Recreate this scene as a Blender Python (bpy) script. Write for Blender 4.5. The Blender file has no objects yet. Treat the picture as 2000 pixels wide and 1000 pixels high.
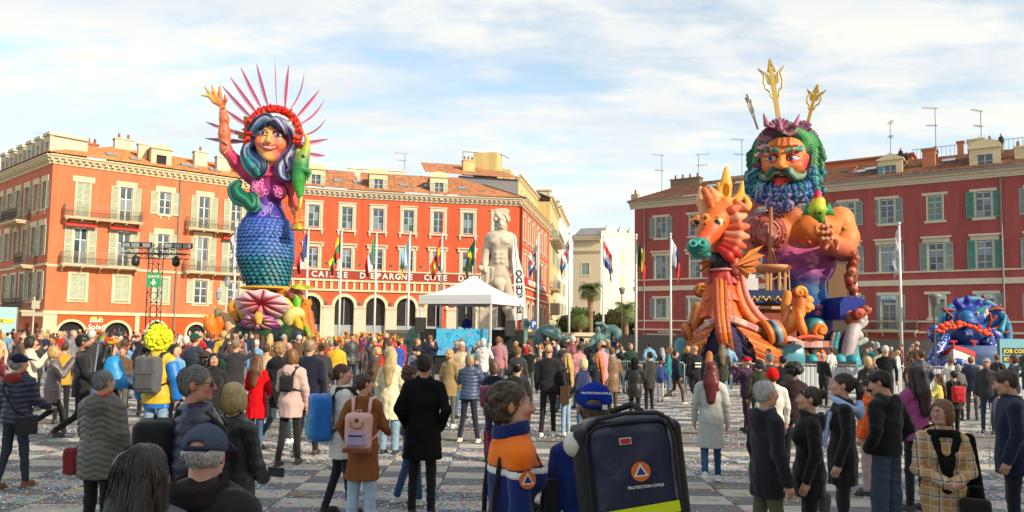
import bpy, math, random
import numpy as np
from mathutils import Matrix, Vector, Euler
random.seed(7); rng = np.random.default_rng(7)
scene = bpy.context.scene
COL = scene.collection
CH = 2.0; FPX = 1450.0; PPY = 546.0
pitch = math.radians(4.1); roll = 0.015
_f = np.array([0, math.cos(pitch), math.sin(pitch)]); _U = np.array([0, -math.sin(pitch), math.cos(pitch)]); _R = np.array([1., 0, 0])
_u = math.cos(roll)*_U-math.sin(roll)*_R; _r = math.cos(roll)*_R+math.sin(roll)*_U
CAMP = np.array([0, 0, CH])
cam = bpy.data.cameras.new('camera'); camo = bpy.data.objects.new('camera', cam); COL.objects.link(camo)
M = Matrix.Identity(4)
for i in range(3):
 M[i][0] = _r[i]; M[i][1] = _u[i]; M[i][2] = -_f[i]; M[i][3] = CAMP[i]
camo.matrix_world = M
cam.lens = FPX/2000*36; cam.sensor_width = 36; cam.shift_y = (PPY-500)/2000
cam.clip_start = 0.1; cam.clip_end = 3000
scene.camera = camo
SUN_AZ = math.radians(52); SUN_EL = math.radians(27)      # behind the camera, to the right
world = bpy.data.worlds.new('World'); scene.world = world; world.use_nodes = True
wn = world.node_tree.nodes; wl = world.node_tree.links
for n in list(wn): wn.remove(n)
def WN(t, **k):
 n = wn.new(t)
 for a, b in k.items(): setattr(n, a, b)
 return n
sky = WN('ShaderNodeTexSky', sky_type='NISHITA', sun_disc=False, sun_elevation=SUN_EL, sun_rotation=math.pi-SUN_AZ, altitude=10, air_density=1.0, dust_density=0.8, ozone_density=1.4)
tc = WN('ShaderNodeTexCoord'); sep = WN('ShaderNodeSeparateXYZ'); wl.new(tc.outputs['Generated'], sep.inputs[0])
mx = WN('ShaderNodeMath', operation='MAXIMUM'); wl.new(sep.outputs[2], mx.inputs[0]); mx.inputs[1].default_value = 0.0
ad = WN('ShaderNodeMath', operation='ADD'); wl.new(mx.outputs[0], ad.inputs[0]); ad.inputs[1].default_value = 0.16
dx = WN('ShaderNodeMath', operation='DIVIDE'); dy = WN('ShaderNodeMath', operation='DIVIDE')
wl.new(sep.outputs[0], dx.inputs[0]); wl.new(ad.outputs[0], dx.inputs[1]); wl.new(sep.outputs[1], dy.inputs[0]); wl.new(ad.outputs[0], dy.inputs[1])
cmb = WN('ShaderNodeCombineXYZ'); wl.new(dx.outputs[0], cmb.inputs[0]); wl.new(dy.outputs[0], cmb.inputs[1])
mp = WN('ShaderNodeMapping'); wl.new(cmb.outputs[0], mp.inputs[0]); mp.inputs['Rotation'].default_value = (0, 0, math.radians(28)); mp.inputs['Scale'].default_value = (0.6, 1.15, 1); mp.inputs['Location'].default_value = (3.1, 1.7, 0)
n1 = WN('ShaderNodeTexNoise'); n1.inputs['Scale'].default_value = 1.5; n1.inputs['Detail'].default_value = 9; n1.inputs['Roughness'].default_value = 0.58; n1.inputs['Distortion'].default_value = 0.35
n2 = WN('ShaderNodeTexNoise'); n2.inputs['Scale'].default_value = 5.5; n2.inputs['Detail'].default_value = 8; n2.inputs['Roughness'].default_value = 0.6; n2.inputs['Distortion'].default_value = 0.2
wl.new(mp.outputs[0], n1.inputs['Vector']); wl.new(mp.outputs[0], n2.inputs['Vector'])
cr = WN('ShaderNodeMapRange'); cr.inputs[1].default_value = 0.33; cr.inputs[2].default_value = 0.50; bs_ = WN('ShaderNodeMath', operation='MULTIPLY_ADD'); wl.new(sep.outputs[0], bs_.inputs[0]); bs_.inputs[1].default_value = 0.09; wl.new(n1.outputs[0], bs_.inputs[2]); wl.new(bs_.outputs[0], cr.inputs[0])
cr2 = WN('ShaderNodeMapRange'); cr2.inputs[1].default_value = 0.32; cr2.inputs[2].default_value = 0.68; cr2.inputs[3].default_value = 0.35; cr2.inputs[4].default_value = 1.35; wl.new(n2.outputs[0], cr2.inputs[0])
mu = WN('ShaderNodeMath', operation='MULTIPLY', use_clamp=True); wl.new(cr.outputs[0], mu.inputs[0]); wl.new(cr2.outputs[0], mu.inputs[1])
hz = WN('ShaderNodeMapRange'); hz.inputs[1].default_value = 0.0; hz.inputs[2].default_value = 0.30; hz.inputs[3].default_value = 0.8; hz.inputs[4].default_value = 0.96; wl.new(sep.outputs[2], hz.inputs[0])
mu2 = WN('ShaderNodeMath', operation='MULTIPLY', use_clamp=True); wl.new(mu.outputs[0], mu2.inputs[0]); wl.new(hz.outputs[0], mu2.inputs[1])
veil = WN('ShaderNodeMath', operation='MAXIMUM'); wl.new(mu2.outputs[0], veil.inputs[0]); veil.inputs[1].default_value = 0.2
ccol = WN('ShaderNodeMix', data_type='RGBA'); ccol.inputs[6].default_value = (6.9, 7.2, 7.4, 1); ccol.inputs[7].default_value = (8.6, 8.35, 7.6, 1)
n3 = WN('ShaderNodeTexNoise'); n3.inputs['Scale'].default_value = 2.3; n3.inputs['Detail'].default_value = 5; wl.new(mp.outputs[0], n3.inputs['Vector'])
cr3 = WN('ShaderNodeMapRange'); cr3.inputs[1].default_value = 0.4; cr3.inputs[2].default_value = 0.62; wl.new(n3.outputs[0], cr3.inputs[0]); wl.new(cr3.outputs[0], ccol.inputs[0])
skm = WN('ShaderNodeMix', data_type='RGBA', blend_type='MULTIPLY'); skm.inputs[0].default_value = 1; wl.new(sky.outputs[0], skm.inputs[6]); skm.inputs[7].default_value = (2.3, 2.25, 1.95, 1)
cm = WN('ShaderNodeMix', data_type='RGBA'); wl.new(veil.outputs[0], cm.inputs[0]); wl.new(skm.outputs[2], cm.inputs[6]); wl.new(ccol.outputs[2], cm.inputs[7])
bg = WN('ShaderNodeBackground'); bg.inputs[1].default_value = 0.094; wl.new(cm.outputs[2], bg.inputs[0])
wo = WN('ShaderNodeOutputWorld'); wl.new(bg.outputs[0], wo.inputs[0])
sl = bpy.data.lights.new('sun', 'SUN'); sl.energy = 4.7; sl.angle = math.radians(0.6); sl.color = (1.0, 0.86, 0.66)
so = bpy.data.objects.new('sun', sl); COL.objects.link(so)
SUNV = Vector((math.sin(SUN_AZ)*math.cos(SUN_EL), -math.cos(SUN_AZ)*math.cos(SUN_EL), math.sin(SUN_EL)))
so.rotation_euler = SUNV.to_track_quat('Z', 'Y').to_euler(); so.location = (30, -40, 60)
vs = scene.view_settings; vs.view_transform = 'Standard'; vs.look = 'None'; vs.exposure = 0.42; vs.gamma = 1; vs.use_curve_mapping = False
scene.render.engine = 'CYCLES'
scene.render.resolution_x = 1024; scene.render.resolution_y = 512
scene.cycles.max_bounces = 5; scene.cycles.diffuse_bounces = 3; scene.cycles.transparent_max_bounces = 8
def ray(x, y): return _f+(x-1000)/FPX*_r-(y-PPY)/FPX*_u
def at(x, y, Y):
 d = ray(x, y); return CAMP+d*Y/d[1]
def gnd(x, y):
 d = ray(x, y); return CAMP-d*CH/d[2]
def sc(Y): return FPX/Y
def tag(o, label=None, cat=None, group=None, kind=None):
 if label: o['label'] = label
 if cat: o['category'] = cat
 if group: o['group'] = group
 if kind: o['kind'] = kind
 return o
WMAT = {}
def wm(o): return WMAT.get(o.name, Matrix.Identity(4))
def put(o, parent, W):
 COL.objects.link(o); WMAT[o.name] = W.copy()
 if parent is None: o.matrix_world = W
 else:
  o.parent = parent; o.matrix_local = wm(parent).inverted() @ W
 return o
def thing(name, loc=(0, 0, 0), rz=0.0, label=None, cat=None, group=None, W=None, scale=1.0):
 o = bpy.data.objects.new(name, None); o.empty_display_size = 0.2
 if W is None: W = Matrix.Translation(Vector([float(v) for v in loc])) @ Matrix.Rotation(rz, 4, 'Z') @ Matrix.Scale(scale, 4)
 put(o, None, W); tag(o, label, cat, group); return o
def part(name, me, parent, L=None, W=None, kind=None, label=None, color=None):
 o = bpy.data.objects.new(name, me)
 if W is None: W = wm(parent) @ (L if L is not None else Matrix.Identity(4)) if parent else (L if L is not None else Matrix.Identity(4))
 put(o, parent, W)
 if kind: o['kind'] = kind
 if label: o['label'] = label
 if color is not None: o.color = (*color[:3], 1)
 return o
def solo(name, me, W=None, label=None, cat=None, group=None, kind=None, color=None):
 o = bpy.data.objects.new(name, me); put(o, None, W if W is not None else Matrix.Identity(4)); tag(o, label, cat, group, kind)
 if color is not None: o.color = (*color[:3], 1)
 return o
def copy_tree(o, W, parent=None):
 kids = list(o.children)
 c = o.copy(); put(c, parent, W)
 for ch in kids: copy_tree(ch, W @ (wm(o).inverted() @ wm(ch)), c)
 return c
def T(x, y, z): return Matrix.Translation((x, y, z))
def RZ(a): return Matrix.Rotation(a, 4, 'Z')
def RX(a): return Matrix.Rotation(a, 4, 'X')
def RY(a): return Matrix.Rotation(a, 4, 'Y')
class MB:
 def __init__(s): s.v = []; s.f = []; s.m = []; s.c = None
 def add(s, vs_, fs, m=0):
  b = len(s.v); s.v += [tuple(map(float, p)) for p in vs_]
  for f in fs: s.f.append(tuple(b+i for i in f)); s.m.append(m)
  return s
 def box(s, x0, x1, y0, y1, z0, z1, m=0, M=None):
  p = [(x0, y0, z0), (x1, y0, z0), (x1, y1, z0), (x0, y1, z0), (x0, y0, z1), (x1, y0, z1), (x1, y1, z1), (x0, y1, z1)]
  if M is not None: p = [tuple(M @ Vector(q)) for q in p]
  return s.add(p, [(3, 2, 1, 0), (4, 5, 6, 7), (0, 1, 5, 4), (1, 2, 6, 5), (2, 3, 7, 6), (3, 0, 4, 7)], m)
 def quad(s, a, b, c, d, m=0): return s.add([a, b, c, d], [(0, 1, 2, 3)], m)
 def prism(s, pts, y0, y1, m=0, M=None):
  n = len(pts); p = [(x, y0, z) for x, z in pts]+[(x, y1, z) for x, z in pts]
  if M is not None: p = [tuple(M @ Vector(q)) for q in p]
  fs = [tuple(range(n)), tuple(range(2*n-1, n-1, -1))]+[(i, i+n, (i+1) % n+n, (i+1) % n) for i in range(n)]
  return s.add(p, fs, m)
 def prismz(s, pts, z0, z1, m=0):
  n = len(pts); p = [(x, y, z0) for x, y in pts]+[(x, y, z1) for x, y in pts]
  return s.add(p, [tuple(range(n-1, -1, -1)), tuple(range(n, 2*n))]+[(i, (i+1) % n, (i+1) % n+n, i+n) for i in range(n)], m)
 def tube(s, pts, rad, n=6, m=0, cap=True):
  pts = [Vector([float(c) for c in p]) for p in pts]; k = len(pts)
  rad = rad if hasattr(rad, '__len__') else [rad]*k
  t0 = (pts[1]-pts[0]).normalized(); a = t0.orthogonal().normalized(); P = []
  for i, p in enumerate(pts):
   t = (pts[min(i+1, k-1)]-pts[max(i-1, 0)])
   if t.length < 1e-9: t = t0
   t.normalize(); a = (a-t*a.dot(t))
   if a.length < 1e-6: a = t.orthogonal()
   a.normalize(); b = t.cross(a)
   for j in range(n):
    an = 2*math.pi*j/n; P.append(p+(a*math.cos(an)+b*math.sin(an))*rad[i])
  fs = []
  for i in range(k-1):
   for j in range(n): fs.append((i*n+j, i*n+(j+1) % n, (i+1)*n+(j+1) % n, (i+1)*n+j))
  if cap: fs += [tuple(range(n-1, -1, -1)), tuple(range((k-1)*n, k*n))]
  return s.add(P, fs, m)
 def lathe(s, prof, n=16, m=0, M=None, off=(0, 0, 0)):
  P = []; k = len(prof)
  for r_, z in prof:
   for j in range(n):
    an = 2*math.pi*j/n; q = Vector((r_*math.cos(an), r_*math.sin(an), z))
    if M is not None: q = M @ q
    P.append(q+Vector(off))
  fs = [(i*n+j, i*n+(j+1) % n, (i+1)*n+(j+1) % n, (i+1)*n+j) for i in range(k-1) for j in range(n)]
  fs += [tuple(range(n-1, -1, -1)), tuple(range((k-1)*n, k*n))]
  return s.add(P, fs, m)
 def mesh(s, name, mats, smooth=False):
  me = bpy.data.meshes.new(name); me.from_pydata(s.v, [], s.f)
  for m in (mats if isinstance(mats, (list, tuple)) else [mats]): me.materials.append(m)
  if max(s.m, default=0) > 0: me.polygons.foreach_set('material_index', s.m)
  if smooth: me.polygons.foreach_set('use_smooth', [True]*len(s.f))
  me.update(); return me
def np_mesh(name, V, Q, mat, cols=None, smooth=True, tri=False):
 k = 3 if tri else 4
 me = bpy.data.meshes.new(name); me.vertices.add(len(V)); me.vertices.foreach_set('co', np.asarray(V, np.float32).ravel())
 me.loops.add(len(Q)*k); me.loops.foreach_set('vertex_index', np.asarray(Q, np.int32).ravel())
 me.polygons.add(len(Q)); me.polygons.foreach_set('loop_start', np.arange(0, len(Q)*k, k, dtype=np.int32))
 if smooth: me.polygons.foreach_set('use_smooth', np.ones(len(Q), bool))
 me.update(calc_edges=True)
 if cols is not None:
  a = me.color_attributes.new('Col', 'FLOAT_COLOR', 'POINT'); c = np.ones((len(V), 4), np.float32); c[:, :3] = cols; a.data.foreach_set('color', c.ravel())
 for m in (mat if isinstance(mat, (list, tuple)) else [mat]): me.materials.append(m)
 return me
def mat(name, col=(.5, .5, .5), rough=.8, metal=0.0, var=0.0, vscale=3.0, bump=0.0, bscale=20.0, src='col', spec=None, stretch=(1, 1, 1), trans=0, alpha=1, extra=None, coat=0, sheen=0):
 m = bpy.data.materials.new(name); m.use_nodes = True; nt = m.node_tree; N = nt.nodes; Lk = nt.links; b = N['Principled BSDF']
 b.inputs['Roughness'].default_value = rough; b.inputs['Metallic'].default_value = metal
 if spec is not None: b.inputs['Specular IOR Level'].default_value = spec
 if coat: b.inputs['Coat Weight'].default_value = coat; b.inputs['Coat Roughness'].default_value = .15
 if sheen: b.inputs['Sheen Weight'].default_value = sheen
 if src == 'col':
  c = N.new('ShaderNodeRGB'); c.outputs[0].default_value = (*[x*.87 for x in col], 1); co = c.outputs[0]
 elif src == 'obj':
  c = N.new('ShaderNodeObjectInfo'); co = c.outputs['Color']
 else:
  c = N.new('ShaderNodeVertexColor'); c.layer_name = 'Col'; co = c.outputs['Color']
 tcn = N.new('ShaderNodeTexCoord'); mpn = N.new('ShaderNodeMapping'); mpn.inputs['Scale'].default_value = stretch; Lk.new(tcn.outputs['Object'], mpn.inputs[0])
 if var:
  nz = N.new('ShaderNodeTexNoise'); nz.inputs['Scale'].default_value = vscale; nz.inputs['Detail'].default_value = 6; nz.inputs['Roughness'].default_value = .6; Lk.new(mpn.outputs[0], nz.inputs['Vector'])
  mr = N.new('ShaderNodeMapRange'); mr.inputs[1].default_value = .25; mr.inputs[2].default_value = .75; k_ = .87 if src == 'vc' else 1; mr.inputs[3].default_value = (1-var)*k_; mr.inputs[4].default_value = (1+var)*k_; Lk.new(nz.outputs[0], mr.inputs[0])
  mm = N.new('ShaderNodeMix'); mm.data_type = 'RGBA'; mm.blend_type = 'MULTIPLY'; mm.inputs[0].default_value = 1; Lk.new(co, mm.inputs[6]); Lk.new(mr.outputs[0], mm.inputs[7]); co = mm.outputs[2]
 if extra: co = extra(nt, co, mpn.outputs[0], b)
 Lk.new(co, b.inputs['Base Color'])
 if bump:
  nb = N.new('ShaderNodeTexNoise'); nb.inputs['Scale'].default_value = bscale; nb.inputs['Detail'].default_value = 5; Lk.new(mpn.outputs[0], nb.inputs['Vector'])
  bp = N.new('ShaderNodeBump'); bp.inputs['Strength'].default_value = 1; bp.inputs['Distance'].default_value = bump; Lk.new(nb.outputs[0], bp.inputs['Height']); Lk.new(bp.outputs[0], b.inputs['Normal'])
 if alpha < 1: b.inputs['Alpha'].default_value = alpha
 if trans: b.inputs['Transmission Weight'].default_value = trans
 return m
def wallmat(name, col, var=.07, stain=.24):
 def ex(nt, co, vec, b):
  N = nt.nodes; Lk = nt.links
  mp2 = N.new('ShaderNodeMapping'); mp2.inputs['Scale'].default_value = (.9, .9, .12); Lk.new(vec, mp2.inputs[0])
  nz = N.new('ShaderNodeTexNoise'); nz.inputs['Scale'].default_value = 1.1; nz.inputs['Detail'].default_value = 7; nz.inputs['Roughness'].default_value = .7; Lk.new(mp2.outputs[0], nz.inputs['Vector'])
  mr = N.new('ShaderNodeMapRange'); mr.inputs[1].default_value = .35; mr.inputs[2].default_value = .7; mr.inputs[3].default_value = 1-stain; mr.inputs[4].default_value = 1+stain*.5; Lk.new(nz.outputs[0], mr.inputs[0])
  mm = N.new('ShaderNodeMix'); mm.data_type = 'RGBA'; mm.blend_type = 'MULTIPLY'; mm.inputs[0].default_value = 1; Lk.new(co, mm.inputs[6]); Lk.new(mr.outputs[0], mm.inputs[7]); return mm.outputs[2]
 return mat(name, col, .9, var=var, vscale=.5, bump=.01, bscale=8, extra=ex)
MT = {}
def C(key, col, rough=.7, **k):
 if key not in MT: MT[key] = mat(key, col, rough, **k)
 return MT[key]
class SDF:
 def __init__(s): s.p = []; s.k = .02; s.col = (.5, .5, .5); s.fn = None
 def _a(s, kind, par, lo, hi, k, col, sub): s.p.append((kind, par, np.array(lo, float), np.array(hi, float), s.k if k is None else k, col if col is not None else s.col, sub)); return s
 def cap(s, a, b, ra, rb=None, k=None, col=None, sub=False, sq=(1, 1, 1)):
  a = np.array(a, float); b = np.array(b, float); rb = ra if rb is None else rb; sq = np.array(sq, float); R_ = max(ra, rb)*sq
  c = (a+b)/2
  lo = np.minimum(a, b)-R_; hi = np.maximum(a, b)+R_
  return s._a('cap', (a, b, ra, rb, sq, c), lo, hi, k, col, sub)
 def chain(s, pts, rad, k=None, col=None, sq=(1, 1, 1), sub=False):
  for i in range(len(pts)-1):
   s.cap(pts[i], pts[i+1], rad[i] if hasattr(rad, '__len__') else rad, rad[i+1] if hasattr(rad, '__len__') else rad, k, col, sub, sq=sq)
  return s
 def ell(s, c, r, k=None, col=None, sub=False, rot=None):
  c = np.array(c, float); r = np.array(r if hasattr(r, '__len__') else (r, r, r), float)
  R_ = None if rot is None else np.array(Euler(rot).to_matrix())
  m = r if rot is None else np.abs(R_) @ r
  return s._a('ell', (c, r, R_), c-m, c+m, k, col, sub)
 def box(s, c, h, rd=.02, k=None, col=None, sub=False, rot=None):
  c = np.array(c, float); h = np.array(h, float); R_ = None if rot is None else np.array(Euler(rot).to_matrix())
  m = h if rot is None else np.abs(R_) @ h
  return s._a('box', (c, h, rd, R_), c-m, c+m, k, col, sub)
 def torus(s, c, R0, r0, k=None, col=None, rot=None, sub=False):
  c = np.array(c, float); R_ = None if rot is None else np.array(Euler(rot).to_matrix()); m = np.array([R0+r0]*3)
  return s._a('tor', (c, R0, r0, R_), c-m, c+m, k, col, sub)
 def cut(s, zmin=None, zmax=None): s.zc = (zmin, zmax); return s
 @staticmethod
 def dist(kind, par, X, Y, Z):
  if kind == 'cap':
   a, b, ra, rb, sq, c = par
   x = (X-c[0])/sq[0]; y = (Y-c[1])/sq[1]; z = (Z-c[2])/sq[2]; a2 = (a-c)/sq; d = (b-a)/sq; dd = max(float(d @ d), 1e-12)
   x = x-a2[0]; y = y-a2[1]; z = z-a2[2]
   t = np.clip((x*d[0]+y*d[1]+z*d[2])/dd, 0, 1)
   return (np.sqrt((x-t*d[0])**2+(y-t*d[1])**2+(z-t*d[2])**2)-(ra+t*(rb-ra)))*float(sq.min())
  if kind == 'ell':
   c, r_, R_ = par; x = X-c[0]; y = Y-c[1]; z = Z-c[2]
   if R_ is not None: x, y, z = (R_[0, 0]*x+R_[1, 0]*y+R_[2, 0]*z, R_[0, 1]*x+R_[1, 1]*y+R_[2, 1]*z, R_[0, 2]*x+R_[1, 2]*y+R_[2, 2]*z)
   k0 = np.sqrt((x/r_[0])**2+(y/r_[1])**2+(z/r_[2])**2); k1 = np.sqrt((x/r_[0]**2)**2+(y/r_[1]**2)**2+(z/r_[2]**2)**2)
   return k0*(k0-1)/np.maximum(k1, 1e-9)-1e-9
  if kind == 'box':
   c, h, rd, R_ = par; x = X-c[0]; y = Y-c[1]; z = Z-c[2]
   if R_ is not None: x, y, z = (R_[0, 0]*x+R_[1, 0]*y+R_[2, 0]*z, R_[0, 1]*x+R_[1, 1]*y+R_[2, 1]*z, R_[0, 2]*x+R_[1, 2]*y+R_[2, 2]*z)
   qx = np.abs(x)-h[0]+rd; qy = np.abs(y)-h[1]+rd; qz = np.abs(z)-h[2]+rd
   return np.sqrt(np.maximum(qx, 0)**2+np.maximum(qy, 0)**2+np.maximum(qz, 0)**2)+np.minimum(np.maximum(np.maximum(qx, qy), qz), 0)-rd
  if kind == 'tor':
   c, R0, r0, R_ = par; x = X-c[0]; y = Y-c[1]; z = Z-c[2]
   if R_ is not None: x, y, z = (R_[0, 0]*x+R_[1, 0]*y+R_[2, 0]*z, R_[0, 1]*x+R_[1, 1]*y+R_[2, 1]*z, R_[0, 2]*x+R_[1, 2]*y+R_[2, 2]*z)
   return np.sqrt((np.sqrt(x*x+y*y)-R0)**2+z*z)-r0
 def ev(s, P):
  P = np.atleast_2d(P); D = np.full(len(P), 9e3)
  for kind, par, l, m, k, col, sub in s.p:
   d = s.dist(kind, par, P[:, 0], P[:, 1], P[:, 2]); d = -d if sub else d
   hh = np.maximum(k-np.abs(D-d), 0)/max(k, 1e-6); D = np.maximum(D, d)+hh*hh*k*.25 if sub else np.minimum(D, d)-hh*hh*k*.25
  return D
 def hit(s, P, d, far=6.0):
  P = np.atleast_2d(P).astype(float); d = np.atleast_2d(d); t = np.zeros(len(P))
  for _ in range(26): t += s.ev(P+d*t[:, None])*.85
  return P+d*np.clip(t, 0, far)[:, None]
 def build(s, h, cols=True, planes=()):
  lo = np.min([p[2] for p in s.p if not p[6]], 0)-3*h; hi = np.max([p[3] for p in s.p if not p[6]], 0)+3*h
  n = np.maximum(np.ceil((hi-lo)/h).astype(int)+1, 4)
  ax = [lo[i]+h*np.arange(n[i]) for i in range(3)]
  D = np.full(n, 4*h, np.float32)
  for kind, par, l, m, k, col, sub in s.p:
   pad = k+2.5*h
   i0 = np.clip(np.floor((l-pad-lo)/h).astype(int), 0, n-1); i1 = np.clip(np.ceil((m+pad-lo)/h).astype(int)+1, 0, n)
   if (i1 <= i0).any(): continue
   sl_ = tuple(slice(i0[i], i1[i]) for i in range(3))
   X = ax[0][sl_[0]][:, None, None]; Y = ax[1][sl_[1]][None, :, None]; Z = ax[2][sl_[2]][None, None, :]
   d = s.dist(kind, par, X, Y, Z).astype(np.float32); cur = D[sl_]
   if sub:
    d = -d; hh = np.maximum(k-np.abs(cur-d), 0)/max(k, 1e-6); D[sl_] = np.maximum(cur, d)+hh*hh*k*.25
   else:
    hh = np.maximum(k-np.abs(cur-d), 0)/max(k, 1e-6); D[sl_] = np.minimum(cur, d)-hh*hh*k*.25
  X = ax[0][:, None, None]; Y = ax[1][None, :, None]; Z = ax[2][None, None, :]
  if s.fn is not None: D = D+s.fn(X, Y, Z).astype(np.float32)
  for q, nn in planes:
   D = np.maximum(D, ((X-q[0])*nn[0]+(Y-q[1])*nn[1]+(Z-q[2])*nn[2]).astype(np.float32))
  D[0] = D[-1] = h; D[:, 0] = D[:, -1] = h; D[:, :, 0] = D[:, :, -1] = h
  S = D < 0
  if not S.any(): return np.zeros((0, 3)), np.zeros((0, 4), int), None
  cnt = np.zeros(n-1, np.int8)
  for i in (0, 1):
   for j in (0, 1):
    for k in (0, 1): cnt += S[i:n[0]-1+i, j:n[1]-1+j, k:n[2]-1+k]
  act = (cnt > 0) & (cnt < 8); I = np.argwhere(act)
  idx = np.full(n-1, -1, np.int32); idx[act] = np.arange(len(I))
  acc = np.zeros((len(I), 3)); wt = np.zeros(len(I))
  offs = [((0, 0, 0), (1, 0, 0)), ((0, 1, 0), (1, 1, 0)), ((0, 0, 1), (1, 0, 1)), ((0, 1, 1), (1, 1, 1)), ((0, 0, 0), (0, 1, 0)), ((1, 0, 0), (1, 1, 0)), ((0, 0, 1), (0, 1, 1)), ((1, 0, 1), (1, 1, 1)), ((0, 0, 0), (0, 0, 1)), ((1, 0, 0), (1, 0, 1)), ((0, 1, 0), (0, 1, 1)), ((1, 1, 0), (1, 1, 1))]
  for a, b in offs:
   da = D[I[:, 0]+a[0], I[:, 1]+a[1], I[:, 2]+a[2]]; db = D[I[:, 0]+b[0], I[:, 1]+b[1], I[:, 2]+b[2]]
   msk = (da < 0) != (db < 0); t = np.where(msk, da/np.where(msk, da-db, 1), 0)
   p = np.array(a)[None]+t[:, None]*(np.array(b)-np.array(a))[None]
   acc += p*msk[:, None]; wt += msk
  V = (I+acc/wt[:, None])*h+lo
  Q = []
  for ax_ in range(3):
   o1, o2 = [(1, 2), (2, 0), (0, 1)][ax_]
   sa = [slice(0, n[i]) for i in range(3)]; sb = list(sa); sa[ax_] = slice(0, n[ax_]-1); sb[ax_] = slice(1, n[ax_])
   A = S[tuple(sa)]; B = S[tuple(sb)]; E = np.argwhere(A != B)
   E = E[(E[:, o1] > 0) & (E[:, o2] > 0)]
   e1 = np.zeros(3, int); e1[o1] = 1; e2 = np.zeros(3, int); e2[o2] = 1
   g = lambda P: idx[np.minimum(P[:, 0], n[0]-2), np.minimum(P[:, 1], n[1]-2), np.minimum(P[:, 2], n[2]-2)]
   q = np.stack([g(E-e1-e2), g(E-e2), g(E), g(E-e1)], 1)
   ins = A[E[:, 0], E[:, 1], E[:, 2]]
   q[~ins] = q[~ins][:, ::-1]; Q.append(q)
  Q = np.concatenate(Q); Q = Q[(Q >= 0).all(1)]
  cl = None
  if cols:
   best = np.full(len(V), 9e9); num = np.zeros((len(V), 3)); den = np.zeros(len(V)); sg = max(h*.22, 1e-4)
   ds = []
   for kind, par, l, m, k, col, sub in s.p:
    if callable(col): cc = col(V)
    else: cc = np.broadcast_to(np.array(col, float), (len(V), 3))
    near = ((V > l-6*h) & (V < m+6*h)).all(1); d = np.full(len(V), 9e9)
    if near.any():
     Vn = V[near]; d[near] = s.dist(kind, par, Vn[:, 0], Vn[:, 1], Vn[:, 2])
    if sub: continue
    ds.append((d, cc)); best = np.minimum(best, d)
   for d, cc in ds:
    w = np.exp(-np.clip((d-best)/sg, 0, 50)); w[d > 8e8] = 0; num += cc*w[:, None]; den += w
   cl = num/np.maximum(den, 1e-9)[:, None]
  return V, Q, cl
 def mesh(s, name, h, mt, cols=True, planes=()):
  V, Q, cl = s.build(h, cols, planes); return np_mesh(name, V, Q, mt, cl)
def merge(name, parts_, mt):
 V = []; Q = []; Cc = []; b = 0
 for v, q, c in parts_:
  if len(v) == 0: continue
  V.append(v); Q.append(q+b); Cc.append(c if c is not None else np.full((len(v), 3), .5)); b += len(v)
 return np_mesh(name, np.concatenate(V), np.concatenate(Q), mt, np.concatenate(Cc))
def wob(amp, f, seed=0, ani=(1, 1, 1)):
 r_ = np.random.default_rng(seed); K = r_.normal(size=(5, 3))*f*np.array(ani); ph = r_.uniform(0, 6.28, 5)
 return lambda X, Y, Z: amp*sum(np.sin(K[i, 0]*X+K[i, 1]*Y+K[i, 2]*Z+ph[i]) for i in range(5))/2.2
def ridge(amp, f, seed=0, ani=(1, 1, 1)):
 r_ = np.random.default_rng(seed); K = r_.normal(size=(4, 3))*f*np.array(ani); ph = r_.uniform(0, 6.28, 4)
 return lambda X, Y, Z: amp*(sum(np.abs(np.sin(K[i, 0]*X+K[i, 1]*Y+K[i, 2]*Z+ph[i]+.6*np.sin(Z*f*.7+i))) for i in range(4))/2-1.2)
def text_mesh(txt, size, mt, depth=.01, font_bold=0.0, space=1.0, shear=0, align='CENTER'):
 cu = bpy.data.curves.new('t', 'FONT'); cu.body = txt; cu.size = size; cu.extrude = depth; cu.align_x = align; cu.align_y = 'CENTER'; cu.offset = font_bold; cu.space_character = space; cu.shear = shear; cu.resolution_u = 2
 ob = bpy.data.objects.new('t', cu); COL.objects.link(ob)
 dg = bpy.context.evaluated_depsgraph_get(); me = bpy.data.meshes.new_from_object(ob.evaluated_get(dg)); COL.objects.unlink(ob); bpy.data.objects.remove(ob); bpy.data.curves.remove(cu)
 me.materials.clear(); me.materials.append(mt); return me
# ================================================================= buildings
CREAM = mat('cream_stone', (.70, .57, .36), .85, var=.08, vscale=2, bump=.006, bscale=12)
CREAM2 = mat('pale_stone', (.60, .53, .40), .85, var=.08, vscale=2, bump=.006, bscale=12)
SHUT_A = mat('shutter_pale_green', (.50, .55, .40), .7, var=.06)
SHUT_B = mat('shutter_grey_green', (.30, .40, .36), .7, var=.08)
SHUT_C = mat('shutter_green', (.10, .32, .25), .7, var=.08)
SHUT_D = mat('shutter_turquoise', (.12, .38, .42), .7, var=.08)
FRAME_W = mat('window_frame_white', (.62, .66, .62), .6)
FRAME_B = mat('window_frame_bluegrey', (.34, .42, .44), .6)
GLASS = mat('window_glass', (.05, .075, .10), .08, spec=.8, var=.5, vscale=.6)
GLASSL = mat('window_glass_curtained', (.20, .25, .28), .12, spec=.8, var=.35, vscale=2.5)
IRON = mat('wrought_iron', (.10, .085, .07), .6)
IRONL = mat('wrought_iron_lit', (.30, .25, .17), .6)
DARK = mat('dark_interior', (.02, .02, .022), .9)
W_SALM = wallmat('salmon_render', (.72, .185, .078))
W_SIDE = wallmat('salmon_render_shaded', (.64, .17, .08))  # darker copy of the salmon, shade of the side wall put into the colour
W_RED = wallmat('orange_red_render', (.62, .105, .038))
W_BAND = wallmat('orange_shop_render', (.72, .10, .016))
W_CRIM = wallmat('crimson_render', (.39, .084, .074))
W_YEL = wallmat('yellow_render', (.66, .50, .22))
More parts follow.
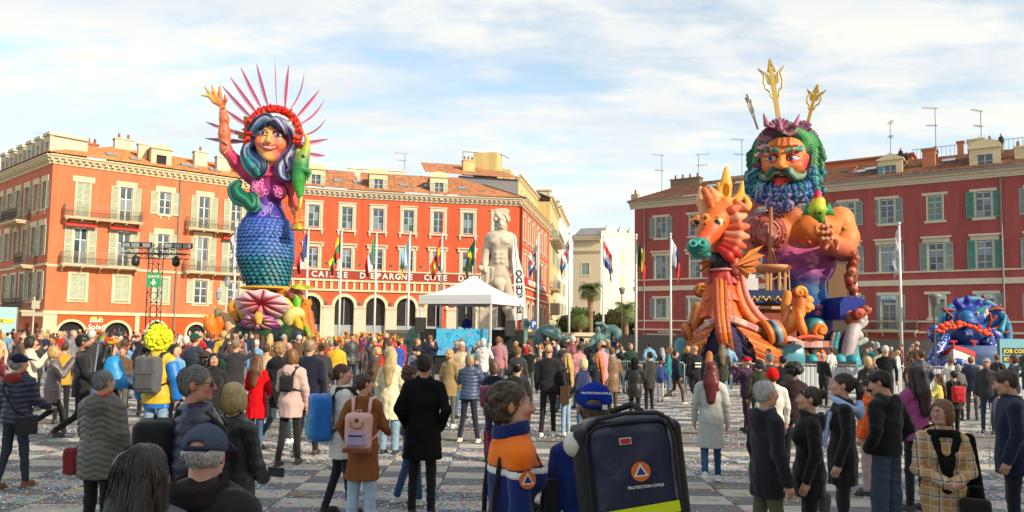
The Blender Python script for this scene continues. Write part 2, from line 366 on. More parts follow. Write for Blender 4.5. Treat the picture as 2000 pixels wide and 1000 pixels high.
W_PALE = wallmat('hazed_yellow_render', (.86, .80, .60))  # pale yellow made whiter, distance haze put into the colour
W_SIGN = mat('sign_band_red', (.32, .035, .02), .8, var=.08)
ZINC = mat('zinc', (.22, .21, .20), .5, var=.2, vscale=1)
_cache = {}
def facade_frame(P0, P1):
 a = math.atan2(P1[1]-P0[1], P1[0]-P0[0]); L_ = math.hypot(P1[0]-P0[0], P1[1]-P0[1])
 return T(P0[0], P0[1], 0) @ RZ(a), L_
def wall_mesh(L_, z0, z1, ops, mt, depth=.24, u0=0.0, revealmat=None):
 mb = MB(); us = sorted({u0, L_}|{o[0] for o in ops}|{o[1] for o in ops}); zs = sorted({z0, z1}|{o[2] for o in ops}|{o[3] for o in ops})
 us = [u for u in us if u0 <= u <= L_]; zs = [z for z in zs if z0 <= z <= z1]
 for i in range(len(us)-1):
  for j in range(len(zs)-1):
   cu, cz = (us[i]+us[i+1])/2, (zs[j]+zs[j+1])/2
   if any(o[0] < cu < o[1] and o[2] < cz < o[3] for o in ops): continue
   mb.quad((us[i], 0, zs[j]), (us[i+1], 0, zs[j]), (us[i+1], 0, zs[j+1]), (us[i], 0, zs[j+1]))
 for o in ops:
  a, b, c, d = o[:4]
  if len(o) > 4 and o[4]:
   r_ = (b-a)/2; cx = (a+b)/2; zc = d-r_; n = 12; arc = [(cx-r_*math.cos(math.pi*i/n), zc+r_*math.sin(math.pi*i/n)) for i in range(n+1)]
   for i in range(n):
    p, q = arc[i], arc[i+1]; k = (a, d) if i < n/2 else (b, d)
    mb.add([(p[0], 0, p[1]), (q[0], 0, q[1]), (k[0], 0, k[1])], [(0, 1, 2)]); mb.quad((p[0], 0, p[1]), (p[0], depth, p[1]), (q[0], depth, q[1]), (q[0], 0, q[1]), 1)
   mb.quad((a, 0, c), (a, depth, c), (a, depth, zc), (a, 0, zc), 1); mb.quad((b, 0, c), (b, 0, zc), (b, depth, zc), (b, depth, c), 1)
   mb.add([(a, 0, d), ((a+b)/2, 0, d), (arc[6][0], 0, arc[6][1])], [(0, 1, 2)])
  else:
   mb.quad((a, 0, c), (a, depth, c), (a, depth, d), (a, 0, d), 1); mb.quad((b, 0, c), (b, 0, d), (b, depth, d), (b, depth, c), 1)
   mb.quad((a, 0, d), (a, depth, d), (b, depth, d), (b, 0, d), 1); mb.quad((a, 0, c), (b, 0, c), (b, depth, c), (a, depth, c), 1)
 return mb.mesh('wall', [mt, revealmat or mt])
def shutter_mesh(w, h, mt):
 k = ('sh', round(w, 2), round(h, 2), mt.name)
 if k in _cache: return _cache[k]
 mb = MB(); t = .05; e = .06
 mb.box(0, e, 0, t, 0, h).box(w-e, w, 0, t, 0, h)
 for z in (0, h*.5-.04, h-.09): mb.box(e, w-e, 0, t, z, z+.09)
 n = int(h/.11)
 for i in range(n):
  z = .09+i*(h-.2)/n
  mb.quad((e, .045, z+.075), (w-e, .045, z+.075), (w-e, .0, z), (e, .0, z))
 _cache[k] = mb.mesh('shutter', mt); return _cache[k]
def casement(w, h, mt, rows=3, cols=2):
 k = ('cs', round(w, 2), round(h, 2), mt.name, rows, cols)
 if k in _cache: return _cache[k]
 mb = MB(); e = .07
 mb.box(0, e, .1, .17, 0, h).box(w-e, w, .1, .17, 0, h).box(e, w-e, .1, .17, 0, e+.03).box(e, w-e, .1, .17, h-e, h)
 mb.box(w/2-.055, w/2+.055, .085, .165, e, h-e)
 for r_ in range(1, rows):
  z = h*r_/rows; mb.box(e, w/2-.055, .11, .16, z-.025, z+.025); mb.box(w/2+.055, w-e, .11, .16, z-.025, z+.025)
 fr = mb.mesh('window_frame', mt)
 pw = (w-2*e-.11)/2; ph = (h-2*e)/rows
 pb = MB().box(0, pw, .135, .145, 0, ph-.02).mesh('pane', [GLASS])
 pb2 = MB().box(0, pw, .135, .145, 0, ph-.02).mesh('pane', [GLASSL])
 _cache[k] = (fr, pb, pb2, [(x, e+.0+ph*j) for j in range(rows) for x in (e, w/2+.055)]); return _cache[k]
def surround_mesh(w, h, style, mt):
 k = ('su', round(w, 2), round(h, 2), style, mt.name)
 if k in _cache: return _cache[k]
 mb = MB(); p = -.06
 if style == 'plainhead':      # block head above, thin jambs
  mb.box(-.02-.1, 0, p, 0, -.0, h).box(w, w+.12, p, 0, 0, h).box(-.35, w+.35, p-.02, 0, h, h+.5).box(-.12, w+.12, p-.06, 0, -.14, 0)
  for x in (.1, w-.22): mb.box(x, x+.12, p-.03, 0, -.42, -.14)
 elif style == 'head':
  mb.box(-.12, 0, p, 0, 0, h).box(w, w+.12, p, 0, 0, h).box(-.35, w+.35, p-.02, 0, h, h+.5)
 elif style == 'frame':
  mb.box(-.2, 0, p, 0, -.12, h).box(w, w+.2, p, 0, -.12, h).box(-.2, w+.2, p, 0, h, h+.2).box(-.2, w+.2, p-.04, 0, -.24, -.12)
 elif style == 'grand':        # full stone surround with moulded sides and console sill
  mb.box(-.36, 0, p, 0, -.14, h).box(w, w+.36, p, 0, -.14, h).box(-.36, w+.36, p, 0, h, h+.38)
  mb.box(-.24, -.14, p-.05, p, 0, h+.12).box(w+.14, w+.24, p-.05, p, 0, h+.12).box(-.14, w+.14, p-.05, p, h+.06, h+.14)
  mb.box(-.44, w+.44, p-.08, 0, h+.38, h+.5).box(-.46, w+.46, p-.12, 0, -.3, -.14)
  for x in (-.4, w+.2): mb.box(x, x+.2, p-.06, 0, -.58, -.3).box(x+.05, x+.15, p-.04, 0, -.72, -.58)
 elif style == 'grand2':
  mb.box(-.36, 0, p, 0, -.14, h+.1).box(w, w+.36, p, 0, -.14, h+.1).box(-.36, w+.36, p, 0, h+.1, h+.42)
  mb.box(-.24, -.14, p-.05, p, 0, h+.2).box(w+.14, w+.24, p-.05, p, 0, h+.2)
  mb.box(-.58, w+.58, p-.16, 0, h+.42, h+.56)
  for x in (-.5, w+.3): mb.box(x, x+.2, p-.1, 0, h+.1, h+.42)
 elif style == 'thin':
  mb.box(-.13, 0, p, 0, 0, h).box(w, w+.13, p, 0, 0, h).box(-.45, w+.45, p-.02, 0, h, h+.24).box(-.3, w+.3, p-.05, 0, -.22, 0)
 elif style == 'cornice':
  mb.box(-.13, 0, p, 0, 0, h).box(w, w+.13, p, 0, 0, h).box(-.5, w+.5, p, 0, h+.02, h+.4).box(-.62, w+.62, p-.16, 0, h+.4, h+.55)
 _cache[k] = mb.mesh('window', mt); return _cache[k]
def window(root, FW, u, z, w, h, style, mt, shut=None, sw=.55, fmat=None, rows=3, closed=False, lit=0, panes=True, kept=(1, 1)):
 W = FW @ T(u-w/2, 0, z); wd = part('window', surround_mesh(w, h, style, mt), root, W=W)
 fr, pb, pb2, pos = casement(w, h, fmat or FRAME_W, rows); part('frame', fr, wd)
 if panes:
  for i, (x, zz) in enumerate(pos): part('pane', pb2 if (lit and random.random() < lit) else pb, wd, L=T(x, 0, zz))
 else: part('pane', MB().box(.07, w-.07, .135, .145, .07, h-.07).mesh('pane', GLASS), wd)
 if shut is not None:
  closed = closed or (panes and random.random() < .07)
  if closed:
   me = shutter_mesh(w/2-.01, h, shut); part('shutter', me, wd, L=T(0, .02, 0)); part('shutter', me, wd, L=T(w/2+.01, .02, 0))
  else:
   me = shutter_mesh(sw, h, shut)
   if kept[0]: part('shutter', me, wd, L=T(-.13, -.065, 0) @ RZ(math.radians(-1-22*random.random()**4)) @ T(-sw, -.05, 0))
   if kept[1]: part('shutter', me, wd, L=T(w+.13, -.065, 0) @ RZ(math.radians(1+22*random.random()**4)) @ T(0, -.05, 0))
 return wd
def balcony(root, FW, u0, u1, z, proj, mt, slabmat, hgt=1.05, br=1.2):
 mb = MB().box(u0, u1, -proj, 0, -.16, 0).box(u0-.05, u1+.05, -proj-.06, 0, -.06, .0); b = part('balcony', mb.mesh('balcony', slabmat), root, W=FW @ T(0, 0, z))
 r_ = MB()
 def rail(a, c):
  a = Vector(a); c = Vector(c); n = max(2, int((c-a).length/.14)); d = (c-a)/n; up = Vector((0, 0, 1))
  r_.tube([a+up*hgt, c+up*hgt], .03, 4); r_.tube([a+up*.1, c+up*.1], .018, 4); r_.tube([a+up*(hgt-.18), c+up*(hgt-.18)], .014, 4)
  for i in range(n+1): r_.tube([a+d*i, a+d*i+up*hgt], .013, 3)
  for i in range(0, n): r_.tube([a+d*i+up*.12, a+d*(i+.5)+up*.45, a+d*(i+1)+up*.12], .010, 3); r_.tube([a+d*i+up*(hgt-.18), a+d*(i+.5)+up*.5, a+d*(i+1)+up*(hgt-.18)], .010, 3)
 e = proj-.05; rail((u0, -e, 0), (u1, -e, 0)); rail((u0, -e, 0), (u0, 0, 0)); rail((u1, -e, 0), (u1, 0, 0))
 part('railing', r_.mesh('railing', mt), b)
 n = max(2, int((u1-u0)/br)); bm = MB().prism([(-.06, 0), (.06, 0), (.06, -.12), (-.06, -.12)], -proj*.9, 0).box(-.06, .06, -.18, 0, -.42, -.12).mesh('bracket', slabmat)
 for i in range(n+1): part('bracket', bm, b, L=T(u0+.15+(u1-u0-.3)*i/n, 0, -.16))
 return b
def cornice(root, FW, u0, u1, z, mt, proj=.6, h=.75, dent=True):
 p = [(0, 0), (-.1, 0), (-.12, .18), (-.2, .2), (-.22, .38), (-proj*.75, .46), (-proj*.8, .6), (-proj, .64), (-proj, h), (0, h)]
 vs_ = []; n = len(p)
 mb = MB(); mb.add([(u0, a, b) for a, b in p]+[(u1, a, b) for a, b in p], [(i, (i+1) % n, (i+1) % n+n, i+n) for i in range(n)]+[tuple(range(n)), tuple(range(2*n-1, n-1, -1))])
 if dent:
  k = int((u1-u0)/.5)
  for i in range(k): x = u0+.1+i*(u1-u0)/k; mb.box(x, x+.2, -.42, -.2, .24, .42)
 return part('cornice', mb.mesh('cornice', mt), root, W=FW @ T(0, 0, z))
def tiles(root, A, B, Cc, D, pal, W=None, pitch_=.24, row=.42, amp=.06, name='roof'):
 A, B, Cc, D = [np.array(q, float) for q in (A, B, Cc, D)]
 nu = max(4, int(max(np.linalg.norm(B-A), np.linalg.norm(Cc-D))/pitch_)*2); nv = max(2, int(np.linalg.norm((D+Cc)/2-(A+B)/2)/row))
 nrm = np.cross(B-A, D-A); nrm /= np.linalg.norm(nrm)
 if nrm[2] < 0: nrm = -nrm
 V = []; Q = []; c = []; r_ = np.random.default_rng(int(abs(A[0]*13+nu)) % 9999)
 pal = np.array(pal, float); tcol = pal[r_.integers(0, len(pal), (nv, nu//2+1))]*r_.uniform(.8, 1.2, (nv, nu//2+1, 1))
 fade = r_.uniform(.88, 1.1, nu//2+1)[None, :, None]; tcol = tcol*fade; s_ = np.linspace(0, 1, nu+1)
 for j in range(nv):
  for e, lift in ((0, .05), (1, 0.0)):
   t = (j+e)/nv; P = (A+(D-A)*t)[None]*(1-s_)[:, None]+(B+(Cc-B)*t)[None]*s_[:, None]; P = P+nrm[None]*(np.where(np.arange(nu+1) % 2 == 0, amp, 0)[:, None]+lift)
   V.append(P); c.append(tcol[j][np.minimum(np.arange(nu+1)//2, nu//2)])
  for b in ((2*j*(nu+1), (2*j+1)*(nu+1)) if j < nv-1 else (2*j*(nu+1),)):
   for i in range(nu): Q.append((b+i, b+i+1, b+nu+1+i+1, b+nu+1+i))
 me = np_mesh('roof', np.concatenate(V), np.array(Q), TILE, np.concatenate(c), smooth=False)
 return part(name, me, root, W=W, kind='stuff')
TILE = mat('clay_tiles', rough=.85, src='vc', var=.25, vscale=1.5)
PAL_O = [(.60, .19, .05), (.66, .24, .07), (.50, .16, .05), (.42, .17, .08)]
PAL_B = [(.42, .16, .07), (.50, .20, .09), (.34, .14, .07), (.30, .17, .11)]
PAL_D = [(.22, .085, .05), (.28, .11, .06), (.19, .09, .06), (.25, .13, .09)]
def dormer(root, FW, u, y, z, w, h, style='tri', win=True, shut=None, mt=None, dark=False, depth=2.6):
 mt = mt or CREAM; mb = MB()
 ow = w*.5; oh = h*.62; s0 = (w-ow)/2
 mb.box(-w/2, -ow/2, 0, .25, 0, h).box(ow/2, w/2, 0, .25, 0, h).box(-ow/2, ow/2, 0, .25, oh+.12, h).box(-ow/2, ow/2, 0, .25, 0, .12)
 mb.box(-w/2+.08, -w/2+.14, .25, depth, 0, h).box(w/2-.14, w/2-.08, .25, depth, 0, h)
 mb.box(-w/2-.12, w/2+.12, -.15, depth, h, h+.12)
 if style == 'tri': mb.prism([(-w/2-.12, h+.12), (w/2+.12, h+.12), (0, h+.12+w*.26)], -.12, depth)
 elif style == 'arc': mb.prism([(w/2*1.08*math.cos(a), h+.12+w*.28*math.sin(a)) for a in [math.pi*i/10 for i in range(11)]], -.12, depth)
 else: mb.box(-w/2-.05, w/2+.05, -.1, depth, h+.12, h+.3)
 d = part('dormer', mb.mesh('dormer', mt), root, W=FW @ T(u, y, z))
 part('window_pane' if not dark else 'open_window', MB().box(-ow/2, ow/2, .14, .16, .12, oh+.12).mesh('pane', DARK if dark else GLASS), d)
 if not dark: part('frame', MB().box(-.03, .03, .1, .16, .12, oh+.12).box(-ow/2, -ow/2+.05, .1, .16, .12, oh+.12).box(ow/2-.05, ow/2, .1, .16, .12, oh+.12).box(-ow/2, ow/2, .1, .155, oh/2+.1, oh/2+.14).mesh('f', FRAME_W), d)
 if shut is not None:
  me = shutter_mesh(.5*ow, oh, shut)
  part('shutter', me, d, L=T(-ow/2-.5*ow, -.07, .12))
  if shut is not SHUT_D: part('shutter', me, d, L=T(ow/2, -.07, .12))
 return d
def chimney(root, FW, u, y, z, w, d, h, mt, pots=2, cap=True):
 mb = MB().box(-w/2, w/2, -d/2, d/2, 0, h)
 if cap: mb.box(-w/2-.08, w/2+.08, -d/2-.08, d/2+.08, h, h+.14)
 c = part('chimney', mb.mesh('chimney', mt), root, W=FW @ T(u, y, z))
 for i in range(pots):
  part('chimney_pot', MB().lathe([(.13, 0), (.10, .45), (.13, .5), (.12, .5)], 8, 0, None, (0, 0, 0)).mesh('pot', TERRA, True), c, L=T((i+.5)*w/pots-w/2, 0, h+(.14 if cap else 0)))
 return c
TERRA = mat('terracotta', (.38, .15, .08), .85, var=.15)
BRICKM = mat('chimney_brick', (.50, .17, .08), .85, var=.2, vscale=6)
def skylight(root, FW, u, y, z, w=.9, h=1.0, ang=.5):
 s_ = part('skylight', MB().box(-w/2, w/2, 0, h, 0, .12).mesh('skylight', ZINC), root, W=FW @ T(u, y, z) @ RX(ang)); part('pane', MB().box(-w/2+.07, w/2-.07, .07, h-.07, .12, .135).mesh('pane', GLASSL), s_)
def antenna(loc, h, rot, label, kind=0):
 mb = MB().tube([(0, 0, 0), (0, 0, h)], .035, 5); a = thing('roof_antenna', loc, rot, label, 'antenna', 'antennas on the roofs'); part('mast', mb.mesh('mast', ZINC), a)
 for z_, L_ in ((h, 1.5), (h*.62, 1.1)):
  b = MB().tube([(-L_*.8, 0, z_), (L_*.25, 0, z_)], .02, 4)
  for i in range(7): x = -L_*.8+i*L_*1.05/7; b.tube([(x, -.25, z_), (x, .25, z_)], .012, 3); b.tube([(x, 0, z_-.12), (x, 0, z_+.12)], .012, 3)
  part('aerial', b.mesh('aerial', ZINC), a)
A_ = (-39.1, 62.2); M_ = (-23.9, 74.2); L0 = (-53.5, 74.6)
blk = thing('apartment_building', (A_[0], A_[1], 0), 0, 'salmon apartment building with cream shutters, balconies and shops in arches, left edge of the square', 'building')
F2, L2 = facade_frame(A_, M_); cols2 = [2.35, 5.72, 8.97, 12.45, 15.45, 18.3]
ops = []
for i, u in enumerate(cols2):
 fr = i not in (2,)
 ops.append((u-.5, u+.5, 11.35 if fr else 12.35, 14.45)); ops.append((u-.5, u+.5, 7.3 if fr else 8.35, 10.55)); ops.append((u-.58, u+.58, 4.3, 6.5))
part('wall', wall_mesh(L2, 3.15, 15.75, ops, W_SALM), blk, W=F2)
arch2 = [(2.05, 1.0, 2.4), (5.55, 1.0, 2.4), (8.75, .68, 2.5), (12.2, .82, 2.35), (15.8, 1.0, 2.4)]
part('shop_wall', wall_mesh(L2, -.02, 3.0, [(u-r_, u+r_, -.02, t, True) for u, r_, t in arch2], W_BAND, .35, revealmat=CREAM), blk, W=F2)
part('string_course', MB().box(-.1, L2, -.14, .02, 3.0, 3.28).box(-.05, .95, -.05, 0, -.02, 3.0).box(6.95, 7.3, -.08, 0, -.02, 3.0).mesh('sc', CREAM), blk, W=F2)
part('string_course', MB().box(0, L2, -.07, 0, 7.0, 7.2).mesh('sc', CREAM), blk, W=F2)
def arch_ring(u, r_, top, wd, mt, proj=.08):
 mb = MB(); n = 14; zc = top-r_
 for i in range(n):
  a0, a1 = math.pi*i/n, math.pi*(i+1)/n
  P = [(u-R_*math.cos(a), y, zc+R_*math.sin(a)) for a in (a0, a1) for R_ in (r_, r_+wd) for y in (-proj, 0)]
  mb.add(P, [(0, 2, 6, 4), (0, 4, 5, 1), (2, 3, 7, 6)])
 for sx in (-1, 1):
  x0, x1 = sorted((u+sx*r_, u+sx*(r_+wd))); mb.box(x0, x1, -proj, 0, 0, zc)
 return mb.mesh('arch', mt)
SHOPG = mat('shop_glass', (.030, .028, .03), .1, spec=.7, var=.6, vscale=1.2)
for i, (u, r_, t) in enumerate(arch2):
 a = part('arch', arch_ring(u, r_, t, .2, CREAM), blk, W=F2)
 part('shop_window', MB().box(-r_, r_, .3, .34, 0, t).mesh('sw', SHOPG), a, W=F2 @ T(u, 0, 0)); part('frame', MB().box(-.04, .04, .22, .3, 0, t-.5).box(-r_, r_, .22, .3, t-r_-.04, t-r_+.04).mesh('f', DARK), a, W=F2 @ T(u, 0, 0))
for i, u in enumerate(cols2):
 fr = i not in (2,)
 window(blk, F2, u, 11.35 if fr else 12.35, 1.0, 3.1 if fr else 2.1, 'head' if fr else 'plainhead', CREAM, SHUT_A, .58, lit=.15, rows=3)
 window(blk, F2, u, 7.3 if fr else 8.35, 1.0, 3.25 if fr else 2.2, 'head', CREAM, SHUT_A, .58, lit=.15, rows=3)
 window(blk, F2, u, 4.3, 1.16, 2.2, 'frame', CREAM, SHUT_A, .58, closed=i < 2, lit=.2, kept=(1, 1) if i != 2 else (1, 1))
for u0, u1 in ((1.0, 7.0), (10.9, 17.4)):
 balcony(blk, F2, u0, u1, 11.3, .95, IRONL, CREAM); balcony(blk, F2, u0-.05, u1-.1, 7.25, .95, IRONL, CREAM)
AWN = mat('red_awning', (.55, .045, .03), .8, var=.15)
for u in (2.3, 5.7, 15.4): part('awning', MB().prism([(0, 0), (0, .12), (.1, .12)], -.05, .05).add([(-1.2, -.02, .3), (1.2, -.02, .3), (1.2, -.6, .02), (-1.2, -.6, .02), (1.2, -.6, -.12), (-1.2, -.6, -.12)], [(0, 1, 2, 3), (3, 2, 4, 5)]).mesh('aw', AWN), blk, W=F2 @ T(u, 0, 10.65))
cornice(blk, F2, -.3, L2+.3, 15.75, CREAM)
tiles(blk, (-.6, -.6, 16.55), (L2, -.6, 16.55), (L2+1, 5.2, 19.0), (5.2, 5.2, 19.0), PAL_O, W=F2)
part('roof_back', MB().quad((5.2, 5.2, 18.98), (L2+1, 5.2, 18.98), (L2+1, 11, 16.5), (5, 11, 16.5)).mesh('rb', ZINC), blk, W=F2)
dormer(blk, F2, 8.6, .55, 16.75, 1.75, 1.75, 'tri', dark=True)
chimney(blk, F2, 7.3, 2.4, 17.5, .75, .8, 1.5, CREAM, 0); chimney(blk, F2, 12.6, 2.8, 17.6, 1.2, .9, 1.6, CREAM2, 1); chimney(blk, F2, 14.6, 2.2, 17.4, 1.3, .9, 1.5, CREAM2, 0); chimney(blk, F2, 16.3, 1.2, 17, .8, .8, 1.3, CREAM2, 1)
chimney(blk, F2, 3.0, 4.9, 18.3, 2.0, .7, .55, BRICKM, 4); chimney(blk, F2, 6.2, 5.2, 18.8, 1.6, .9, 1.0, CREAM2, 2)
for u, y in ((4.6, 1.0), (6.5, .5), (11.0, 1.1), (11.6, .6), (13.5, .7)): skylight(blk, F2, u, y, 16.6+(y+.6)*.42, ang=.4)
F1, L1 = facade_frame(L0, A_); cols1 = [L1-u for u in (1.6, 3.8, 6.2, 8.7, 11.2, 13.8, 16.2)]
ops = []
for u in cols1: ops += [(u-.5, u+.5, 12.0, 14.4), (u-.5, u+.5, 8.0, 10.6), (u-.55, u+.55, 4.2, 6.6)]
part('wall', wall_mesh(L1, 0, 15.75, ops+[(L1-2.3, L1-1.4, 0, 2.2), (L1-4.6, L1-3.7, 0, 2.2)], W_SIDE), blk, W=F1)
part('string_course', MB().box(0, L1, -.1, 0, 3.0, 3.25).box(0, L1, -.08, 0, 7.1, 7.3).mesh('sc', CREAM), blk, W=F1)
for k, u in enumerate(cols1):
 window(blk, F1, u, 12.0, 1.0, 2.4, 'plainhead', CREAM, SHUT_A, .5, lit=.1); window(blk, F1, u, 8.0, 1.0, 2.6, 'head', CREAM, SHUT_A, .5, lit=.1); window(blk, F1, u, 4.2, 1.1, 2.4, 'frame', CREAM, SHUT_A, .5, lit=.1)
for (a, b, z) in ((5.0, 9.6, 11.3), (2.7, 4.9, 7.2), (2.0, 7.5, 3.3)): balcony(blk, F1, L1-b, L1-a, z, 1.1, IRON, CREAM)
cornice(blk, F1, 0, L1+.3, 15.75, CREAM)
tiles(blk, (0, -.6, 16.55), (L1+.6, -.6, 16.55), (L1-5, 5, 18.6), (0, 5, 18.6), PAL_B, W=F1)
for u in (.9, 3.2, 5.5, 8.0, 10.5, 13): dormer(blk, F1, L1-u-.6, -.1, 16.6, 1.5, 1.75, 'flat', mt=CREAM2, depth=3)
part('door_panel', MB().box(L1-2.3, L1-1.4, .2, .25, 0, 2.2).box(L1-4.6, L1-3.7, .2, .25, 0, 2.2).mesh('d', DARK), blk, W=F1)
SIGNW = mat('sign_white', (.8, .78, .7), .6); SIGNK = mat('sign_black', (.02, .02, .02), .6)
part('shop_lettering', text_mesh('Bain\nSoleil', .62, SIGNW, .02, .012, shear=.25), blk, W=F2 @ T(3.85, -.06, 2.25) @ RX(math.pi/2))
part('shop_lettering', text_mesh('FOGA', .44, SIGNW, .02, .012), blk, W=F2 @ T(12.2, .18, 1.5) @ RX(math.pi/2))
part('door_number_panel', MB().box(3.5, 3.9, -.1, -.05, 2.62, 2.85).box(4.1, 4.3, -.1, -.05, 2.65, 2.82).mesh('sgn', [C('sign_yellow', (.8, .55, .05))]), blk, W=F2)
C_ = (0.9, 80.0); Ppts = [M_, (-16.0, 76.9), (-7.6, 78.75), C_]
bank = thing('bank_building', (C_[0], C_[1], 0), 0, 'orange-red arcaded bank building with white lettering between its storeys, behind the flagpoles', 'building')
txt = "CAISSE D'EPARGNE COTE D'AZUR"
segs3 = []; acc = 0
base3 = facade_frame(M_, C_)[0]; FL = math.hypot(C_[0]-M_[0], C_[1]-M_[1])
cols3 = [3.6, 6.86, 10.02, 13.19, 16.37, 19.61, 23.0]
def on3(u):
 x = M_[0]+(C_[0]-M_[0])*u/FL
 for i in range(3):
  if x <= Ppts[i+1][0] or i == 2:
   Fk, Lk_ = facade_frame(Ppts[i], Ppts[i+1]); return i, Fk, Lk_, (x-Ppts[i][0])/(Ppts[i+1][0]-Ppts[i][0])*Lk_
per = {0: [], 1: [], 2: []}
for u in cols3:
 i, Fk, Lk_, lu = on3(u); per[i].append(lu)
for i in range(3):
 Fk, Lk_ = facade_frame(Ppts[i], Ppts[i+1]); ops = []
 for u in per[i]: ops += [(u-.54, u+.54, 12.5, 14.75), (u-.54, u+.54, 8.35, 10.4)]
 part('wall', wall_mesh(Lk_, 5.9, 15.75, ops, W_RED), bank, W=Fk)
 part('arcade_wall', wall_mesh(Lk_, -.02, 5.9, [(u-.98, u+.98, -.02, 5.45, True) for u in per[i]], W_RED, .5, revealmat=CREAM2), bank, W=Fk)
 part('sign_band', MB().box(0, Lk_, -.05, 0, 7.2, 8.12).mesh('sb', W_SIGN), bank, W=Fk)
 part('string_course', MB().box(0, Lk_, -.16, 0, 7.0, 7.2).box(0, Lk_, -.12, 0, 8.12, 8.26).box(0, Lk_, -.16, 0, 6.0, 6.2).mesh('sc', CREAM), bank, W=Fk)
 n = int(Lk_/.72); dm = MB().box(-.12, .12, -.12, 0, 0, .72).mesh('dentil', CREAM)
 for k in range(n): part('dentil', dm, bank, W=Fk @ T((k+.5)*Lk_/n, 0, 6.22))
 cornice(bank, Fk, -.15, Lk_+.15, 15.75, CREAM2)
 for u in per[i]:
  window(bank, Fk, u, 12.5, 1.08, 2.25, 'grand', CREAM2, None, fmat=FRAME_B, lit=.25); window(bank, Fk, u, 8.35, 1.08, 2.05, 'grand2', CREAM2, None, fmat=FRAME_B, lit=.25)
  a = part('arch', arch_ring(u, .98, 5.45, .32, CREAM), bank, W=Fk)
  part('arcade_glass', MB().box(-.98, .98, .44, .48, 0, 5.45).mesh('g', SHOPG), a, W=Fk @ T(u, 0, 0))
  part('frame', MB().box(-.05, .05, .36, .44, 2.6, 5.4).box(-.98, .98, .36, .44, 2.4, 2.55).box(-.98, .98, .36, .42, 1.3, 2.4).mesh('f', [C('shopfront_grey', (.30, .33, .36))]), a, W=Fk @ T(u, 0, 0))
  part('vent', MB().box(u+1.3, u+1.6, -.06, 0, 8.75, 8.95).mesh('v', IRON), bank, W=Fk); part('lamp_box', MB().box(u+1.25, u+1.65, -.1, 0, 4.6, 4.9).mesh('v', IRON), bank, W=Fk)
 pr = sorted(per[i])
 pm = MB().box(-.52, .52, -.12, 0, 0, 4.3).box(-.6, .6, -.2, 0, 4.3, 4.5).box(-.56, .56, -.16, 0, 4.12, 4.22).box(-.6, .6, -.2, 0, 0, .5).mesh('pier', CREAM2)
 for u in [x-1.6 for x in pr]+([pr[-1]+1.6] if i == 2 else []):
  part('pier', pm, bank, W=Fk @ T(u, 0, 0))
 rl = {0: ((0, 6.5, 19.9), (Lk_+.0, 6.5, 19.9)), 1: ((0, 6.5, 19.9), (Lk_, 6.5, 19.9)), 2: ((0, 6.5, 19.9), (Lk_-6.5, 6.5, 19.9))}[i]
 tiles(bank, (-.1, -.6, 16.52), (Lk_+.1, -.6, 16.52), rl[1], rl[0], PAL_B, W=Fk)
u = 3.5
for ch_, adv in zip(txt, [1]*len(txt)):
 st = .66 if ch_ not in " 'I" else {' ': 1.05, "'": .34, 'I': .40}[ch_]
 if ch_ != ' ':
  i, Fk, Lk_, lu = on3(u+st/2); part('letter', text_mesh(ch_, .84, SIGNW, .03, .02), bank, W=Fk @ T(lu, -.09, 7.66) @ RX(math.pi/2))
 u += st
for u in (12.9, 9.9): # blinds with lettering in the arcade
 i, Fk, Lk_, lu = on3(u); part('blind_lettering', text_mesh("CAISSE D'EPARGNE", .2, SIGNK, .01), bank, W=Fk @ T(lu+.15, .34, 1.7) @ RX(math.pi/2))
for u, st in ((3.7, 'arc'), (9.95, 'arc'), (16.4, 'arc')):
 i, Fk, Lk_, lu = on3(u); dormer(bank, Fk, lu, .35, 16.8, 1.9, 1.75, st, shut=SHUT_A, mt=CREAM)
for u, y in ((6.0, 1.6), (8.0, 1.6), (12.7, 1.5), (15.4, 1.7), (19.0, 1.5)):
 i, Fk, Lk_, lu = on3(u); skylight(bank, Fk, lu, y, 16.55+(y+.6)*.476, ang=.445)
i, Fk, Lk_, lu = on3(15)
part('parapet', MB().box(-2.4, 4.2, 8, 8.3, 18, 20.6).box(-2.5, 4.3, 7.9, 8.4, 20.6, 20.75).mesh('p', W_PALE), bank, W=Fk @ T(1.0, 0, 0))
[part('downpipe', MB().tube([(.25, -.12, 0), (.25, -.12, 15.8)], .075, 6).mesh('dp', ZINC), bl_, W=Fm) for bl_, Fm in ((blk, F2 @ T(9.95, 0, 0)), (bank, base3 @ T(.2, .6, 0)))]
F4, L4 = facade_frame(C_, (5.05, 102.0)); cols4 = [1.9+3.3*i for i in range(7)]
ops = []
for u in cols4[:6]: ops += [(u-.54, u+.54, 12.4, 14.75), (u-.54, u+.54, 8.35, 10.6)]
part('wall', wall_mesh(L4, 5.9, 15.75, ops, W_RED), bank, W=F4)
part('arcade_wall', wall_mesh(L4, -.02, 5.9, [(u-.9, u+.9, -.02, 5.4, True) for u in cols4[:6]], W_RED, .5, revealmat=CREAM2), bank, W=F4)
part('sign_band', MB().box(2.5, 19.5, -.2, 0, 7.3, 8.2).mesh('sb', C('sign_crimson', (.5, .02, .015))), bank, W=F4)
part('string_course', MB().box(0, L4, -.16, 0, 7.0, 7.2).box(0, L4, -.16, 0, 6.0, 6.2).box(0, L4, -.05, 0, 0, 2.4).mesh('sc', CREAM), bank, W=F4)
part('sign_lettering', text_mesh("CAISSE D'EPARGNE COTE D'AZUR", .85, SIGNW, .03, .02, 1.1), bank, W=F4 @ T(11, -.24, 7.7) @ RX(math.pi/2))
